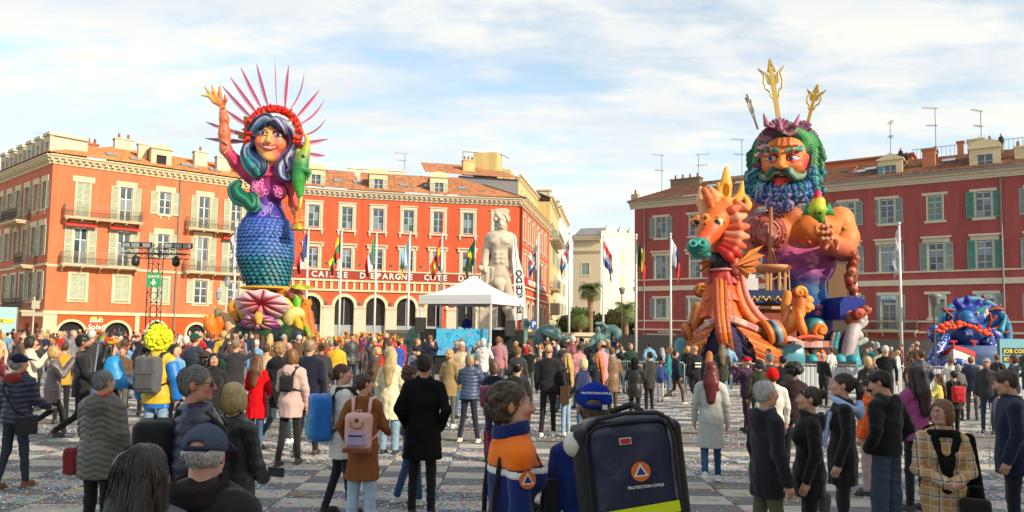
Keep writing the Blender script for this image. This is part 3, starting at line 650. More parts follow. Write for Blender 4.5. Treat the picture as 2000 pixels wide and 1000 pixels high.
for u in cols4[:6]:
 window(bank, F4, u, 12.4, 1.08, 2.35, 'grand', CREAM2, None, fmat=FRAME_B, panes=False); window(bank, F4, u, 8.35, 1.08, 2.25, 'grand2', CREAM2, None, fmat=FRAME_B, panes=False)
 a = part('arch', arch_ring(u, .9, 5.4, .3, CREAM2), bank, W=F4); part('arcade_glass', MB().box(-.9, .9, .44, .48, 0, 5.4).mesh('g', SHOPG), a, W=F4 @ T(u, 0, 0))
cornice(bank, F4, -.3, L4, 15.75, CREAM)
tiles(bank, (-.6, -.6, 16.52), (L4, -.6, 16.52), (L4, 6, 19.6), (6.5, 6, 19.6), PAL_B, W=F4)
part('downpipe', MB().tube([(-.12, -.12, 0), (-.12, -.12, 15.7)], .09, 6).mesh('dp', W_SIGN), bank, W=F4)
upr = thing('attic_building', (-4, 88, 0), 0, 'yellow set-back upper storeys with a red tiled roof rising above the bank corner', 'building')
Fu, Lu = facade_frame((-6.5, 86.5), (.6, 88.2)); part('wall', wall_mesh(Lu, 14, 20.4, [], C('grey_render', (.16, .17, .19))), upr, W=Fu)
tiles(upr, (-4, -.5, 20.4), (Lu+.3, -.5, 20.4), (Lu-3, 5, 22.8), (-4, 5, 22.8), PAL_B, W=Fu)
Fv, Lv = facade_frame((.6, 88.2), (3.9, 105.5)); vop = [(1.5+2.8*i, 2.5+2.8*i, 17.3, 19.4) for i in range(6)]
part('wall', wall_mesh(Lv, 14, 20.4, vop, W_YEL), upr, W=Fv); cornice(upr, Fv, -.3, Lv, 20.4, CREAM, .4, .45, False)
for o in vop: window(upr, Fv, (o[0]+o[1])/2, 17.3, 1.0, 2.1, 'frame', CREAM, SHUT_A, .4, panes=False, closed=True)
part('roof_terrace', MB().box(1.5, 4.8, 3, 6, 20.4, 24.2).box(5, 7.5, 2, 5, 20.4, 22.8).mesh('rt', [W_YEL]), upr, W=Fv)
part('railing', MB().tube([(-3.5, 6, 24.8), (1.5, 6, 24.8), (2.5, 6, 24.3)], .05, 4).tube([(-3.5, 6, 23), (-3.5, 6, 24.8)], .05, 4).tube([(-1, 6, 23), (-1, 6, 24.8)], .05, 4).tube([(1.5, 6, 23), (1.5, 6, 24.8)], .05, 4).mesh('r', IRON), upr, W=Fu @ T(5, 0, 0))
chimney(upr, Fv, 9, 2.0, 20.8, 1.2, 1.2, 1.1, CREAM2, 2); chimney(upr, Fv, 13, 2.0, 20.8, 1.2, 1.2, 1.1, CREAM2, 2)
chimney(upr, Fu, 1.5, 2, 21, 1.4, 1.0, 1.6, W_YEL, 3)
for i, (P0, P1, hh, wm_, lab) in enumerate((((5.15, 102.3), (7.4, 120), 20.3, W_YEL, 'tall yellow street building with iron balconies, next along from the bank'), ((7.45, 120.2), (10.4, 140), 22.0, W_PALE, 'paler yellow street building, farthest along the row leading off the square'))):
 y2 = thing('street_building', (P0[0], P0[1], 0), 0, lab, 'building'); Fk, Lk_ = facade_frame(P0, P1); nb = int(Lk_/2.9); ops = []
 for k in range(nb):
  for z in (1.5, 5.0, 8.6, 12.2, 15.8): ops.append((1+2.9*k, 2+2.9*k, z, z+2.2))
 part('wall', wall_mesh(Lk_, 0, hh, ops, wm_), y2, W=Fk)
 part('wall_end', MB().quad((0, 0, 0), (0, 10, 0), (0, 10, hh), (0, 0, hh)).mesh('we', wm_), y2, W=Fk)
 for o in ops: window(y2, Fk, (o[0]+o[1])/2, o[2], 1.0, 2.2, 'frame', CREAM, SHUT_B, .42, panes=False, closed=random.random() < .4)
 cornice(y2, Fk, 0, Lk_, hh, CREAM, .5, .5, False)
 part('roof', MB().quad((0, -.4, hh+.5), (Lk_, -.4, hh+.5), (Lk_, 5, hh+2.6), (0, 5, hh+2.6)).mesh('r', ZINC), y2, W=Fk)
 for u in (3, 8, 12): dormer(y2, Fk, u, .2, hh+.6, 1.3, 1.4, 'tri', mt=CREAM2, depth=2)
 if i == 0: balcony(y2, Fk, .5, 13, 15.3, 1.3, IRON, CREAM, br=3); balcony(y2, Fk, .5, 6, 8.2, 1.2, IRON, CREAM, br=3); part('air_unit_box', MB().box(1, 4.5, -1.3, 0, 4.6, 6.2).mesh('ac', IRON), y2, W=Fk); part('band', MB().box(0, Lk_, -.3, 0, 14.9, 15.2).mesh('b', CREAM2), y2, W=Fk); part('band', MB().box(0, Lk_, -.15, 0, 4, 4.3).mesh('b', CREAM2), y2, W=Fk)
pb = thing('corner_building', (20, 155, 0), 0, 'pale cream building with sunlit blank gable at the far end of the street', 'building')
Fp, Lp = facade_frame((12.5, 152), (18.0, 150)); op = [(1.8, 3.4, z, z+2.4) for z in (5, 9.5, 14)]
part('wall', wall_mesh(Lp, 0, 22.0, op, C('beige_render', (.62, .51, .36), .9)), pb, W=Fp)  # beige wall with the same white haze mixed into its colour
for o in op: window(pb, Fp, 2.6, o[2], 1.6, 2.4, 'frame', CREAM, SHUT_B, .5, panes=False, closed=True)
balcony(pb, Fp, 0, Lp, 21.2, .8, IRON, CREAM, br=3); cornice(pb, Fp, 0, Lp, 18.4, CREAM, .4, .5, False)
Fq, Lq = facade_frame((18, 150), (32.2, 158)); part('gable_wall', wall_mesh(Lq, 0, 22.6, [], W_PALE), pb, W=Fq)
part('parapet', MB().box(0, Lq, -.15, .2, 22.6, 23.0).box(Lq-3, Lq+.4, 0, 3, 0, 18).mesh('p', W_PALE), pb, W=Fq)
for u in (2, 5.5, 8, 12): chimney(pb, Fq, u, 1.0, 22.8, .7, .7, .9, W_PALE, 1)
for u in (5, 9): part('blind_window', MB().box(u, u+1, -.05, 0, 12, 14.2).box(u, u+1, -.05, 0, 7.5, 9.7).box(u, u+1, -.05, 0, 16.5, 18.7).mesh('bw', CREAM), pb, W=Fq)
part('roof', MB().quad((0, 0, 22), (5.8, 0, 22), (5.8, 6, 24.5), (0, 6, 24.5)).mesh('r', ZINC), pb, W=Fp)
R0 = (13.4, 81.0); R1 = (42.5, 61.0); dR = ((R1[0]-R0[0])/35.31, (R1[1]-R0[1])/35.31); R2 = (R0[0]+dR[0]*52, R0[1]+dR[1]*52)
rb = thing('hotel_building', (R0[0], R0[1], 0), 0, 'crimson hotel building with green shutters, dormers and roof terrace, right side of the square', 'building')
F5, L5 = facade_frame(R0, R2); cols5 = [3.1, 6.9, 10.7, 14.4, 18.1, 21.7, 25.0, 28.8, 32.4, 36.2, 40, 43.6, 47.2]
ops = []
for i, u in enumerate(cols5):
 ops += [(u-.55, u+.55, 12.4, 14.65), (u-.55, u+.55, 8.0, 10.45)]
 ops += [(u-.55, u+.55, 2.85, 5.9)] if i == 6 else [(u-.55, u+.55, 3.85, 5.9)]
shops5 = [(1.6, 4.6, 0, 1.95), (6.2, 9.2, 0, 1.95), (12, 15, 0, 1.95), (18, 21, 0, 1.95), (24.2, 26.2, 0, 1.7), (28.5, 30.5, 0, 1.9, True), (33.5, 35.5, 0, 1.9, True), (38, 41, 0, 1.9, True)]
part('wall', wall_mesh(L5, 0, 15.75, ops+shops5, W_CRIM), rb, W=F5)
part('string_course', MB().box(-.1, L5, -.12, 0, 6.72, 7.22).box(-.1, L5, -.08, 0, 7.85, 7.99).box(-.1, L5, -.1, 0, 3.45, 3.6).box(-.1, L5, -.22, 0, 2.5, 2.66).mesh('sc', CREAM2), rb, W=F5)
for i, u in enumerate(cols5):
 sm = SHUT_C if i == 8 else (SHUT_B if i % 3 else SHUT_B)
 window(rb, F5, u, 12.4, 1.1, 2.25, 'thin', CREAM2, sm, .6, fmat=FRAME_B, lit=.3, rows=4, kept=(0, 0) if i == 1 else (1, 1)); window(rb, F5, u, 8.0, 1.1, 2.45, 'cornice', CREAM2, sm, .6, fmat=FRAME_B, lit=.4, rows=4, kept=(1, 1) if i != 1 else (0, 0))
 if i == 6: window(rb, F5, u, 2.85, 1.1, 3.05, 'thin', CREAM2, SHUT_B, .6, fmat=FRAME_B, lit=.3, rows=4)
 else: window(rb, F5, u, 3.85, 1.1, 2.05, 'thin', CREAM2, SHUT_B, .6, fmat=FRAME_B, lit=.3, rows=3, kept=(1, 0) if i == 1 else (1, 1))
 if i in (6, 7, 8):
  b_ = part('hotel_sign', MB().box(-.6, .6, -.12, -.05, 0, .5).mesh('hs', C('hotel_sign_blue', (.16, .36, .46))), rb, W=F5 @ T(u, 0, 5.4)); part('lettering', text_mesh('HOTEL', .42, SIGNW, .01, .01), b_, L=T(0, -.14, .25) @ RX(math.pi/2))
balcony(rb, F5, 23.0, 27.2, 2.75, 1.0, IRON, CREAM2)
for k, o in enumerate(shops5):
 s_ = part('shopfront', MB().box(o[0]-.18, o[0], -.08, 0, 0, o[3]+.18).box(o[1], o[1]+.18, -.08, 0, 0, o[3]+.18).box(o[0], o[1], -.08, 0, o[3], o[3]+.18).mesh('sf', CREAM2), rb, W=F5); part('shop_window', MB().box(o[0], o[1], .2, .23, 0, o[3]).mesh('sw', SHOPG), s_, W=F5)
for u, t_ in ((3.6, 'BORNE &'), (6.6, 'DELAUNAY')): part('shop_lettering', text_mesh(t_, .34, SIGNW, .02, .01, 1.25), rb, W=F5 @ T(u, -.06, 2.32) @ RX(math.pi/2))
cornice(rb, F5, -.5, L5, 15.75, CREAM2, dent=False)
part('gutter', MB().box(-.6, L5, -.75, -.6, 16.42, 16.56).mesh('g', ZINC), rb, W=F5)
part('end_wall', MB().quad((0, 0, 0), (0, 12, 0), (0, 12, 16), (0, 0, 16)).mesh('ew', W_CRIM), rb, W=F5)
for u in (1.2, 33.65): part('downpipe', MB().tube([(u, -.12, 0), (u, -.12, 15.8)], .08, 6).mesh('dp', ZINC), rb, W=F5)
tiles(rb, (-.6, -.65, 16.55), (L5, -.65, 16.55), (L5, 4.6, 19.0), (4.5, 4.6, 19.0), PAL_D, W=F5)
tiles(rb, (-.6, 10, 16.55), (-.6, -.65, 16.55), (4.5, 4.6, 19.0), (4.5, 6, 19.0), PAL_O, W=F5)
dormer(rb, F5, 25.3, .2, 16.65, 2.0, 1.6, 'tri', shut=SHUT_D); dormer(rb, F5, 32.6, .2, 16.65, 2.3, 1.75, 'arc')
chimney(rb, F5, 28.3, 1.6, 16.8, 1.0, .9, 2.2, BRICKM, 0); chimney(rb, F5, 21.8, 2.2, 17.4, .6, .5, .9, BRICKM, 0); chimney(rb, F5, 35.5, 1.4, 17, 1.6, .9, 1.3, CREAM, 3)
chimney(rb, F5, 4.4, 4, 18.3, 3.4, .9, 1.0, C('old_brick', (.24, .17, .09)), 4); chimney(rb, F5, -.1, .4, 16.5, .8, .6, 1.0, C('old_stone', (.42, .34, .2)), 1, False)
chimney(rb, F5, 31.8, 5, 18.6, 1.3, 1.0, 1.6, CREAM, 0); chimney(rb, F5, 30.6, 4.6, 18.6, .5, .5, 1.5, BRICKM, 0)
for u, y in ((11, 1.6), (23.4, 1.8), (29.8, 2.0), (22.5, 1.2), (8, 1.5)): skylight(rb, F5, u, y, 16.65+(y+.65)*.467, 1.1, .9, .437)
part('lean_to_roof', MB().box(11, 17, 4.5, 9, 18.2, 19.6).box(8.5, 11, 4.6, 8, 18, 19.3).mesh('lr', C('shed_beige', (.42, .34, .24))), rb, W=F5)
part('upper_wall', MB().box(17, 26.5, 6, 12, 17, 19.8).mesh('uw', W_SALM), rb, W=F5)
part('upper_wall_coping', MB().box(16.8, 26.7, 5.8, 12.2, 19.8, 20.0).mesh('uwc', PAL and TERRA if False else TERRA), rb, W=F5)
part('terrace', MB().box(26.5, L5, 5.0, 14, 17.5, 18.7).mesh('tr', W_SIGN), rb, W=F5)
r_ = MB()
for z in (20.1, 18.9): r_.tube([(26.6, 5.2, z), (L5, 5.2, z)], .03, 4)
for i in range(int((L5-26.6)/.35)): r_.tube([(26.6+.35*i, 5.2, 18.7), (26.6+.35*i, 5.2, 20.1)], .018, 3)
part('railing', r_.mesh('rl', IRON), rb, W=F5)
for u, y, z, h, a, lab in ((1.9, 3, 17.6, 4.6, .3, 'thin double roof antenna, leftmost on the crimson building'), (5.8, 4, 18.8, 3.2, 2.8, 'roof antenna beside the long brick chimney on the crimson building'), (10.6, 4, 18.8, 4.2, .2, 'tall roof antenna behind the seahorse horns'), (24.7, 5.5, 19.4, 3.6, 1.2, 'short roof antenna by the left dormer'), (28.6, 5, 19.4, 4.4, .1, 'roof antenna rising behind the brick chimney'), (32.2, 6, 19.4, 3.8, .4, 'roof antenna above the cream chimney block')):
 p = F5 @ Vector((u, y, z)); antenna(p, h, a, lab)
p = F2 @ Vector((.5, 10, 17)); antenna(p, 3.4, .5, 'roof antenna at the far left above the shaded side'); 
i, Fk, Lk_, lu = on3(13.2); p = Fk @ Vector((lu, 8.2, 20.6)); antenna(p, 2.2, .4, 'roof antenna on the pale parapet of the bank')
# ================================================================= the square
def checker_extra(nt, co, vec, b):
 N = nt.nodes; Lk = nt.links
 sx = N.new('ShaderNodeSeparateXYZ'); Lk.new(vec, sx.inputs[0])
 def fl(out, s_):
  d = N.new('ShaderNodeMath'); d.operation = 'DIVIDE'; Lk.new(out, d.inputs[0]); d.inputs[1].default_value = s_
  f = N.new('ShaderNodeMath'); f.operation = 'FLOOR'; Lk.new(d.outputs[0], f.inputs[0]); return f.outputs[0]
 a = N.new('ShaderNodeMath'); a.operation = 'ADD'; Lk.new(fl(sx.outputs[0], .9), a.inputs[0]); Lk.new(fl(sx.outputs[1], .45), a.inputs[1])
 m = N.new('ShaderNodeMath'); m.operation = 'PINGPONG'; Lk.new(a.outputs[0], m.inputs[0]); m.inputs[1].default_value = 1
 x = N.new('ShaderNodeMix'); x.data_type = 'RGBA'; Lk.new(m.outputs[0], x.inputs[0]); x.inputs[6].default_value = (.34, .31, .27, 1); x.inputs[7].default_value = (.19, .185, .18, 1)
 return x.outputs[2]
GROUND = mat('paving_far', (.3, .28, .25), .85, var=0, extra=checker_extra)
GND = solo('plaza_ground', MB().quad((-300, -120, -.03), (300, -120, -.03), (300, 500, -.03), (-300, 500, -.03)).mesh('g', GROUND), kind='structure')
PL = mat('paving_light', (.47, .43, .365), .8, var=.22, vscale=3.0, bump=.004, bscale=40)
PD = mat('paving_dark', (.155, .155, .158), .75, var=.25, vscale=3.0, bump=.004, bscale=40)
def slab(mt):
 w, d, b_ = .442, .217, .006
 return MB().add([(-w, -d, -.025), (w, -d, -.025), (w, d, -.025), (-w, d, -.025), (-w, -d, -b_), (w, -d, -b_), (w, d, -b_), (-w, d, -b_), (-w+b_, -d+b_, 0), (w-b_, -d+b_, 0), (w-b_, d-b_, 0), (-w+b_, d-b_, 0)],
  [(0, 1, 5, 4), (1, 2, 6, 5), (2, 3, 7, 6), (3, 0, 4, 7), (4, 5, 9, 8), (5, 6, 10, 9), (6, 7, 11, 10), (7, 4, 8, 11), (8, 9, 10, 11)]).mesh('slab', mt)
SL = [slab(PL), slab(PD)]
cnt = 0; bulk = MB(); rows = []
for j in range(15, 78):
 y = (j+.5)*.45
 for i in range(-40, 42):
  x = (i+.5)*.9
  if abs(x) > y*.72+1.2: continue
  rows.append((y, x, (i+j) % 2, j))
for y, x, dk, j in rows:
 if y > 13.3 and y < 16.2: continue      # tram strip
 if abs(x) < y*.72 and y > 7.4 and cnt < 300:
  part('paving_slab', SL[dk], GND, W=T(x, y, random.uniform(-.0015, .0015)) @ RZ(random.uniform(-.002, .002))); cnt += 1
 else:
  w, d = .442, .217; z = random.uniform(-.001, .001)
  bulk.quad((x-w, y-d, z), (x+w, y-d, z), (x+w, y+d, z), (x-w, y+d, z), dk); bulk.quad((x-w, y-d, -.02), (x+w, y-d, -.02), (x+w, y-d, z), (x-w, y-d, z), dk)
part('paving_slabs', bulk.mesh('slabs', [PL, PD]), GND, kind='stuff')
TRK = mat('tram_strip', (.19, .175, .15), .85, var=.3, vscale=2.5, bump=.01, bscale=30); RAIL = mat('steel_rail', (.10, .095, .085), .4, metal=.6)
part('tram_strip', MB().quad((-26, 13.28, 0), (26, 13.28, 0), (26, 16.2, 0), (-26, 16.2, 0)).mesh('ts', TRK), GND, W=T(0, 0, -.004), kind='structure')
rm = MB().box(-26, 26, 0, .07, -.006, .008).box(-26, 26, .1, .13, -.006, .004).mesh('rail', RAIL)
for y in (13.9, 15.35): part('tram_rail', rm, GND, W=T(0, y, 0))
CONF = mat('confetti', rough=.9, src='vc')
n = 210000; r2 = np.random.default_rng(3)
yy = 6.8+(r2.random(n)**1.35)*28; xx = (r2.random(n)*2-1)*(yy*.74+1)
dn = np.sin(xx*1.1+np.sin(yy*.9)*2)+np.sin(yy*1.7+xx*.45)+np.sin(xx*2.9-yy*.8)*.7; keep = r2.random(n) < np.clip(.34+.46*dn+.03*(yy-9), .04, 1); yy = yy[keep]; xx = xx[keep]; n = len(xx)
s_ = r2.uniform(.006, .016, n)*(1+yy*.035); a = r2.uniform(0, 6.28, n); ca, sa = np.cos(a)*s_, np.sin(a)*s_
z0 = r2.uniform(.004, .012, n); tl = r2.uniform(-.006, .006, n)
V = np.stack([np.stack([xx+ca, yy+sa, z0+tl], 1), np.stack([xx-sa, yy+ca, z0], 1), np.stack([xx-ca, yy-sa, z0-tl], 1), np.stack([xx+sa, yy-ca, z0], 1)], 1).reshape(-1, 3)
cp = np.array([(.68, .66, .62), (.62, .60, .56), (.70, .69, .66), (.5, .5, .5), (.10, .34, .60), (.08, .30, .62), (.62, .10, .30), (.15, .50, .20), (.70, .55, .08), (.34, .16, .52), (.62, .12, .07), (.65, .42, .50), (.30, .52, .62), (.55, .50, .40)])
cl = cp[r2.choice(len(cp), n, p=[.16, .13, .10, .08, .10, .07, .06, .05, .04, .04, .03, .04, .06, .04])]
solo('confetti', np_mesh('confetti', V, np.arange(n*4).reshape(-1, 4), CONF, np.repeat(cl, 4, 0), smooth=False), label='paper confetti scattered over the paving of the square', cat='confetti', kind='stuff')
mb = MB()
mcol = []
for k in range(420):
 y = 7.2+random.random()**1.4*14; x = random.uniform(-1, 1)*y*.7; c = random.choice([(.03, .32, .62), (.03, .30, .58), (.05, .36, .62), (.5, .5, .52), (.15, .5, .15), (.6, .08, .25), (.65, .5, .05), (.6, .12, .08)])
 for q in range(14):
  a = random.uniform(0, 6.28); l = random.uniform(.03, .10); px, py = x+random.gauss(0, .12), y+random.gauss(0, .06); w = .010
  mb.quad((px, py, .01), (px+w*math.sin(a), py-w*math.cos(a), .012), (px+l*math.cos(a)+w*math.sin(a), py+l*math.sin(a)-w*math.cos(a), .02), (px+l*math.cos(a), py+l*math.sin(a), .02)); mcol += [c]*4
solo('paper_streamers', np_mesh('streamers', np.array(mb.v), np.array(mb.f), CONF, np.array(mcol), smooth=False), label='torn coloured paper streamers lying in small heaps on the paving', cat='paper streamers', kind='stuff')
sh = thing('shade_building', (25, -12, 0), 0, 'unseen building added behind the photographer to shade the near paving', 'building')  # unseen block added behind the camera, sized to shade the near paving
Fs, Ls = facade_frame((60, -11), (2, -11)); ops = [(1.5+3.6*i, 2.9+3.6*i, z, z+2.2) for i in range(15) for z in (1, 5.2, 9.3, 13.2)]
part('wall', wall_mesh(Ls, 0, 17.8, ops, W_YEL), sh, W=Fs); part('pane', MB().box(0, Ls, .3, .35, 0, 17.5).mesh('p', GLASS), sh, W=Fs)
part('roof', MB().box(-.5, Ls+.5, -.5, 9, 17.8, 18.1).mesh('r', ZINC), sh, W=Fs)
# ================================================================= flagpoles and flags
POLE = mat('white_pole', (.72, .72, .70), .4)
FC = {k: C('flag_'+k, v, .75, var=.06, sheen=.3) for k, v in dict(blue=(.03, .07, .32), white=(.74, .75, .78), red=(.62, .03, .03), yellow=(.80, .52, .02), green=(.03, .26, .09), black=(.012, .012, .014), sky=(.14, .42, .72), navy=(.03, .04, .14)).items()}
FNAMES = list(FC)
flags = [ # x top, y top, x base, Y, colour rows or columns, mode, direction, label
 (603, 450, 600, 47, ['blue', 'white', 'red'], 'v', -1, 'blue white and red flag hanging from the pole nearest the mermaid float'),
 (668, 452, 661, 47, ['yellow', 'green', 'red'], 'h', -1, 'yellow green and red flag hanging in front of the bank arcade'),
 (736, 458, 729, 47, ['green', 'white', 'red'], 'v', -1, 'green white and red flag hanging in front of the bank'),
 (801, 458, 796, 47, ['white', 'sky', 'yellow'], 'v', -1, 'white light blue and yellow flag left of the party tent'),
 (864, 460, 859, 47, ['red', 'yellow', 'red'], 'h', -1, 'red and yellow striped flag above the left half of the tent'),
 (928, 462, 924, 47, ['green'], 'br', -1, 'green flag with yellow diamond above the tent peak'),
 (1052, 460, 1050, 47, ['white', 'red', 'white', 'blue'], 'd', -1, 'white flag with red and blue marks just right of the statue'),
 (1113, 458, 1113, 47, ['white', 'red', 'navy', 'sky'], 'd', -1, 'white flag with red stripes and navy corner before the yellow street building'),
 (1179, 465, 1176, 47, ['red', 'white', 'blue'], 'h', 1, 'red white and blue flag on the pole by the palm tree'),
 (1243, 462, 1241, 46, ['black', 'yellow', 'red'], 'v', 1, 'black yellow and red flag at the corner of the crimson building'),
 (1310, 460, 1308, 46, ['white', 'blue', 'red'], 'v', 1, 'white blue and red flag on the pole just left of the ship float'),
 (463, 432, 452, 47, ['white'], 'w', -1, 'plain white flag hugging the pole left of the mermaid float'),
 (1670, 448, 1672, 43, ['white'], 'w', -1, 'plain white flag partly hidden behind the ship float'),
 (1756, 440, 1764, 38, ['white'], 'w', -1, 'plain white flag on the tall pole before the hotel windows')]
for xt, yt, xb, Y, cols_, mode, dr, lab in flags:
 top = at(xt, yt, Y); h = top[2]; X = top[0]
 p = thing('flagpole', (X, Y, 0), 0, 'white pole flying the '+' '.join(lab.replace('hanging ', '').replace('hugging', 'beside').split()[:12]), 'flagpole', 'flagpoles across the square')
 part('pole', MB().tube([(0, 0, 0), (0, 0, h*.5), (0, 0, h)], [.085, .07, .05], 10).mesh('pole', POLE, True), p); part('finial', MB().lathe([(.02, 0), (.09, .06), (.09, .12), (.02, .17)], 8).mesh('fin', POLE, True), p, L=T(0, 0, h))
 part('base', MB().lathe([(.22, 0), (.22, .06), (.12, .1), (.12, .3)], 12).mesh('base', POLE, True), p)
 mb = MB(); nu, nv = 22, 12; L_, Hh = (2.6, 1.55) if mode != 'w' else (2.9, 1.1)
 rr = random.uniform(0, 6); G = []
 for a in range(nu+1):
  for b in range(nv+1):
   u_, v_ = a/nu, b/nv
   xx_ = dr*(.06+.62*u_**.8*(1-.25*v_)+.06*math.sin(7*u_+rr)); zz = h-.15-v_*Hh*(1-.35*u_)-u_*L_*.62-.25*u_*u_
   yy_ = .16*math.sin(11*u_+3*v_+rr)*min(1, u_*4)+.08*math.sin(23*u_+rr)
   if mode == 'w': xx_ = dr*(.05+.34*u_**.7*(1-.3*v_))
   G.append((xx_, yy_, zz))
 for a in range(nu):
  for b in range(nv):
   u_, v_ = (a+.5)/nu, (b+.5)/nv
   if mode == 'v': c = cols_[min(2, int(u_*3))]
   elif mode == 'h': c = cols_[min(2, int(v_*3))]
   elif mode == 'br': c = 'blue' if (u_-.5)**2*3+(v_-.5)**2 < .045 else ('yellow' if abs(u_-.5)*1.0+abs(v_-.5)*.9 < .42 else 'green')
   elif mode == 'd': c = cols_[3] if (v_ > .72 and u_ > .3) else (cols_[1] if (int(u_*7+v_*3) % 2 and .25 < v_ < .7 and u_ < .75) else (cols_[2] if u_ > .75 and v_ < .75 and v_ > .2 else 'white'))
   else: c = 'sky' if (.45 < u_ < .52 and .3 < v_ < .6) else 'white'
   mb.m.append(FNAMES.index(c)); i0 = a*(nv+1)+b; mb.f.append((i0, i0+1, i0+nv+2, i0+nv+1))
 mb.v = G; me = mb.mesh('flag', [FC[k] for k in FNAMES], True)
 solo('flag', me, T(X, Y, 0), lab, 'flag', 'flags hanging from poles')
# ================================================================= light tower with exit sign
BLK = mat('black_metal', (.018, .018, .02), .45); LAMPG = mat('lamp_glass', (.35, .38, .40), .15, spec=.8)
Yt = 45.; bx = at(298, 640, Yt); topz = at(303, 478, Yt)[2]
lt = thing('light_tower', (bx[0], Yt, 0), .06, 'black truss lighting tower with a crossbar of floodlights in front of the salmon building', 'light tower')
def truss(a, b, w, mt, r_=.03, step=.55):
 a = Vector(a); b = Vector(b); d = (b-a); L_ = d.length; d.normalize(); n1_ = d.orthogonal().normalized(); n2_ = d.cross(n1_); mb = MB(); c = [(n1_*sx+n2_*sy)*w/2 for sx, sy in ((1, 1), (1, -1), (-1, -1), (-1, 1))]
 for q in c: mb.tube([a+q, b+q], r_, 5)
 n = int(L_/step)
 for i in range(n):
  for k in range(4):
   s_, e_ = (c[k], c[(k+1) % 4]) if i % 2 else (c[(k+1) % 4], c[k]); mb.tube([a+d*L_*i/n+s_, a+d*L_*(i+1)/n+e_], r_*.55, 4); mb.tube([a+d*L_*i/n+c[k], a+d*L_*i/n+c[(k+1) % 4]], r_*.5, 4)
 return mb.mesh('truss', mt)
part('mast_truss', truss((0, 0, 0), (0, 0, topz), .62, BLK), lt); part('crossbar_truss', truss((-1.9, 0, topz-.55), (1.95, 0, topz-.55), .42, BLK, .028, .45), lt)
for sx in (-1, 1): part('outrigger', MB().tube([(sx*.3, 0, 1.2), (sx*1.3, .3, .02)], .04, 5).box(sx*1.3-.12, sx*1.3+.12, .18, .42, 0, .03).mesh('o', BLK), lt)
fl_ = MB().box(-.26, .26, -.1, .12, -.14, .14).box(-.29, .29, -.13, -.1, -.17, .17).mesh('floodlight', BLK); gl_ = MB().box(-.23, .23, -.145, -.13, -.12, .12).mesh('g', LAMPG)
for x in (-1.75, -1.2, -.55, .75, 1.3, 1.85):
 f_ = part('floodlight', fl_, lt, L=T(x, 0, topz-.02) @ RX(.25)); part('lamp_glass', gl_, f_)
for x in (-1.2, 1.2): part('moving_light', MB().lathe([(.06, .1), (.14, 0), (.22, -.15), (.24, -.35), (.19, -.52), (.12, -.56)], 12).mesh('ml', BLK, True), lt, L=T(x, 0, topz-.75))
sg = thing('exit_sign', tuple(at(300, 547, Yt-.45)), .06, 'green SORTIE sign with a white down arrow hung on the truss tower', 'sign')
part('panel', MB().box(-.42, .42, 0, .03, -.43, .43).mesh('p', C('exit_green', (.03, .36, .13), .5)), sg); part('lettering', text_mesh('SORTIE', .21, SIGNW, .004, .006), sg, L=T(0, -.01, .2) @ RX(math.pi/2))
part('arrow', MB().prism([(-.06, .05), (-.06, -.12), (-.2, -.12), (0, -.34), (.2, -.12), (.06, -.12), (.06, .05)], -.012, 0).mesh('a', SIGNW), sg)
# ================================================================= party tent, stage, speakers
TENTW = mat('tent_white', (.80, .80, .80), .6, var=.03, vscale=2, trans=0)
Yw = 37.; tx = at(924, 600, Yw); s0 = sc(Yw); we = 4.4
tt = thing('party_tent', (tx[0], Yw, 0), math.radians(-24), 'white peaked party tent over the music stage, before the statue', 'tent')
ze = at(924, 580, Yw)[2]; zp = at(926, 538, Yw)[2]; w2_ = 1.95
mb = MB(); n = 8
for k in range(4):
 a0 = math.pi/4+k*math.pi/2; a1 = a0+math.pi/2; c0 = (w2_*math.sqrt(2)*math.cos(a0), w2_*math.sqrt(2)*math.sin(a0)); c1 = (w2_*math.sqrt(2)*math.cos(a1), w2_*math.sqrt(2)*math.sin(a1)); G = []
 for i in range(n+1):
  t = i/n; z = ze+(zp-ze)*(t**1.55 if t < 1 else 1); G += [((c0[0]*(1-u_)+c1[0]*u_)*(1-t), (c0[1]*(1-u_)+c1[1]*u_)*(1-t), z-.05*math.sin(math.pi*u_)*(1-t)) for u_ in [j/8 for j in range(9)]]
 mb.add(G, [(i*9+j, i*9+j+1, (i+1)*9+j+1, (i+1)*9+j) for i in range(n) for j in range(8)])
part('canopy', mb.mesh('canopy', TENTW, True), tt)
for k in range(4):
 part('valance', MB().box(-w2_, w2_, -.02, .02, -.42, .0).box(-w2_, w2_, -.026, -.02, -.21, -.2).mesh('valance', TENTW), tt, L=RZ(k*math.pi/2) @ T(0, -w2_, ze)); part('leg', MB().box(-.04, .04, -.04, .04, 0, ze).mesh('leg', POLE), tt, L=RZ(k*math.pi/2) @ T(w2_-.06, w2_-.06, 0))
 part('crossbar', MB().tube([(-w2_+.1, -w2_+.08, ze-.1), (0, -w2_+.08, ze-.5), (w2_-.1, -w2_+.08, ze-.1)], .02, 5).mesh('cb', POLE), tt, L=RZ(k*math.pi/2))
st = thing('stage_platform', (at(905, 660, 36)[0], 36, 0), 0, 'black draped stage platform under the white tent', 'stage')
zt = at(905, 643, 35.2)[2]
part('platform', MB().box(-3.0, 3.0, -1.0, 4, 0, .9).mesh('pf', BLK), st); part('drape', MB().box(-2.0, -1.2, -1.1, -1.0, 0, zt+.0).box(1.25, 2.9, -1.1, -1.0, 0, zt).box(-1.2, 1.25, -1.04, -1.0, 0, zt-.02).mesh('dr', mat('black_cloth', (.012, .012, .013), .9, bump=.02, bscale=6)), st)
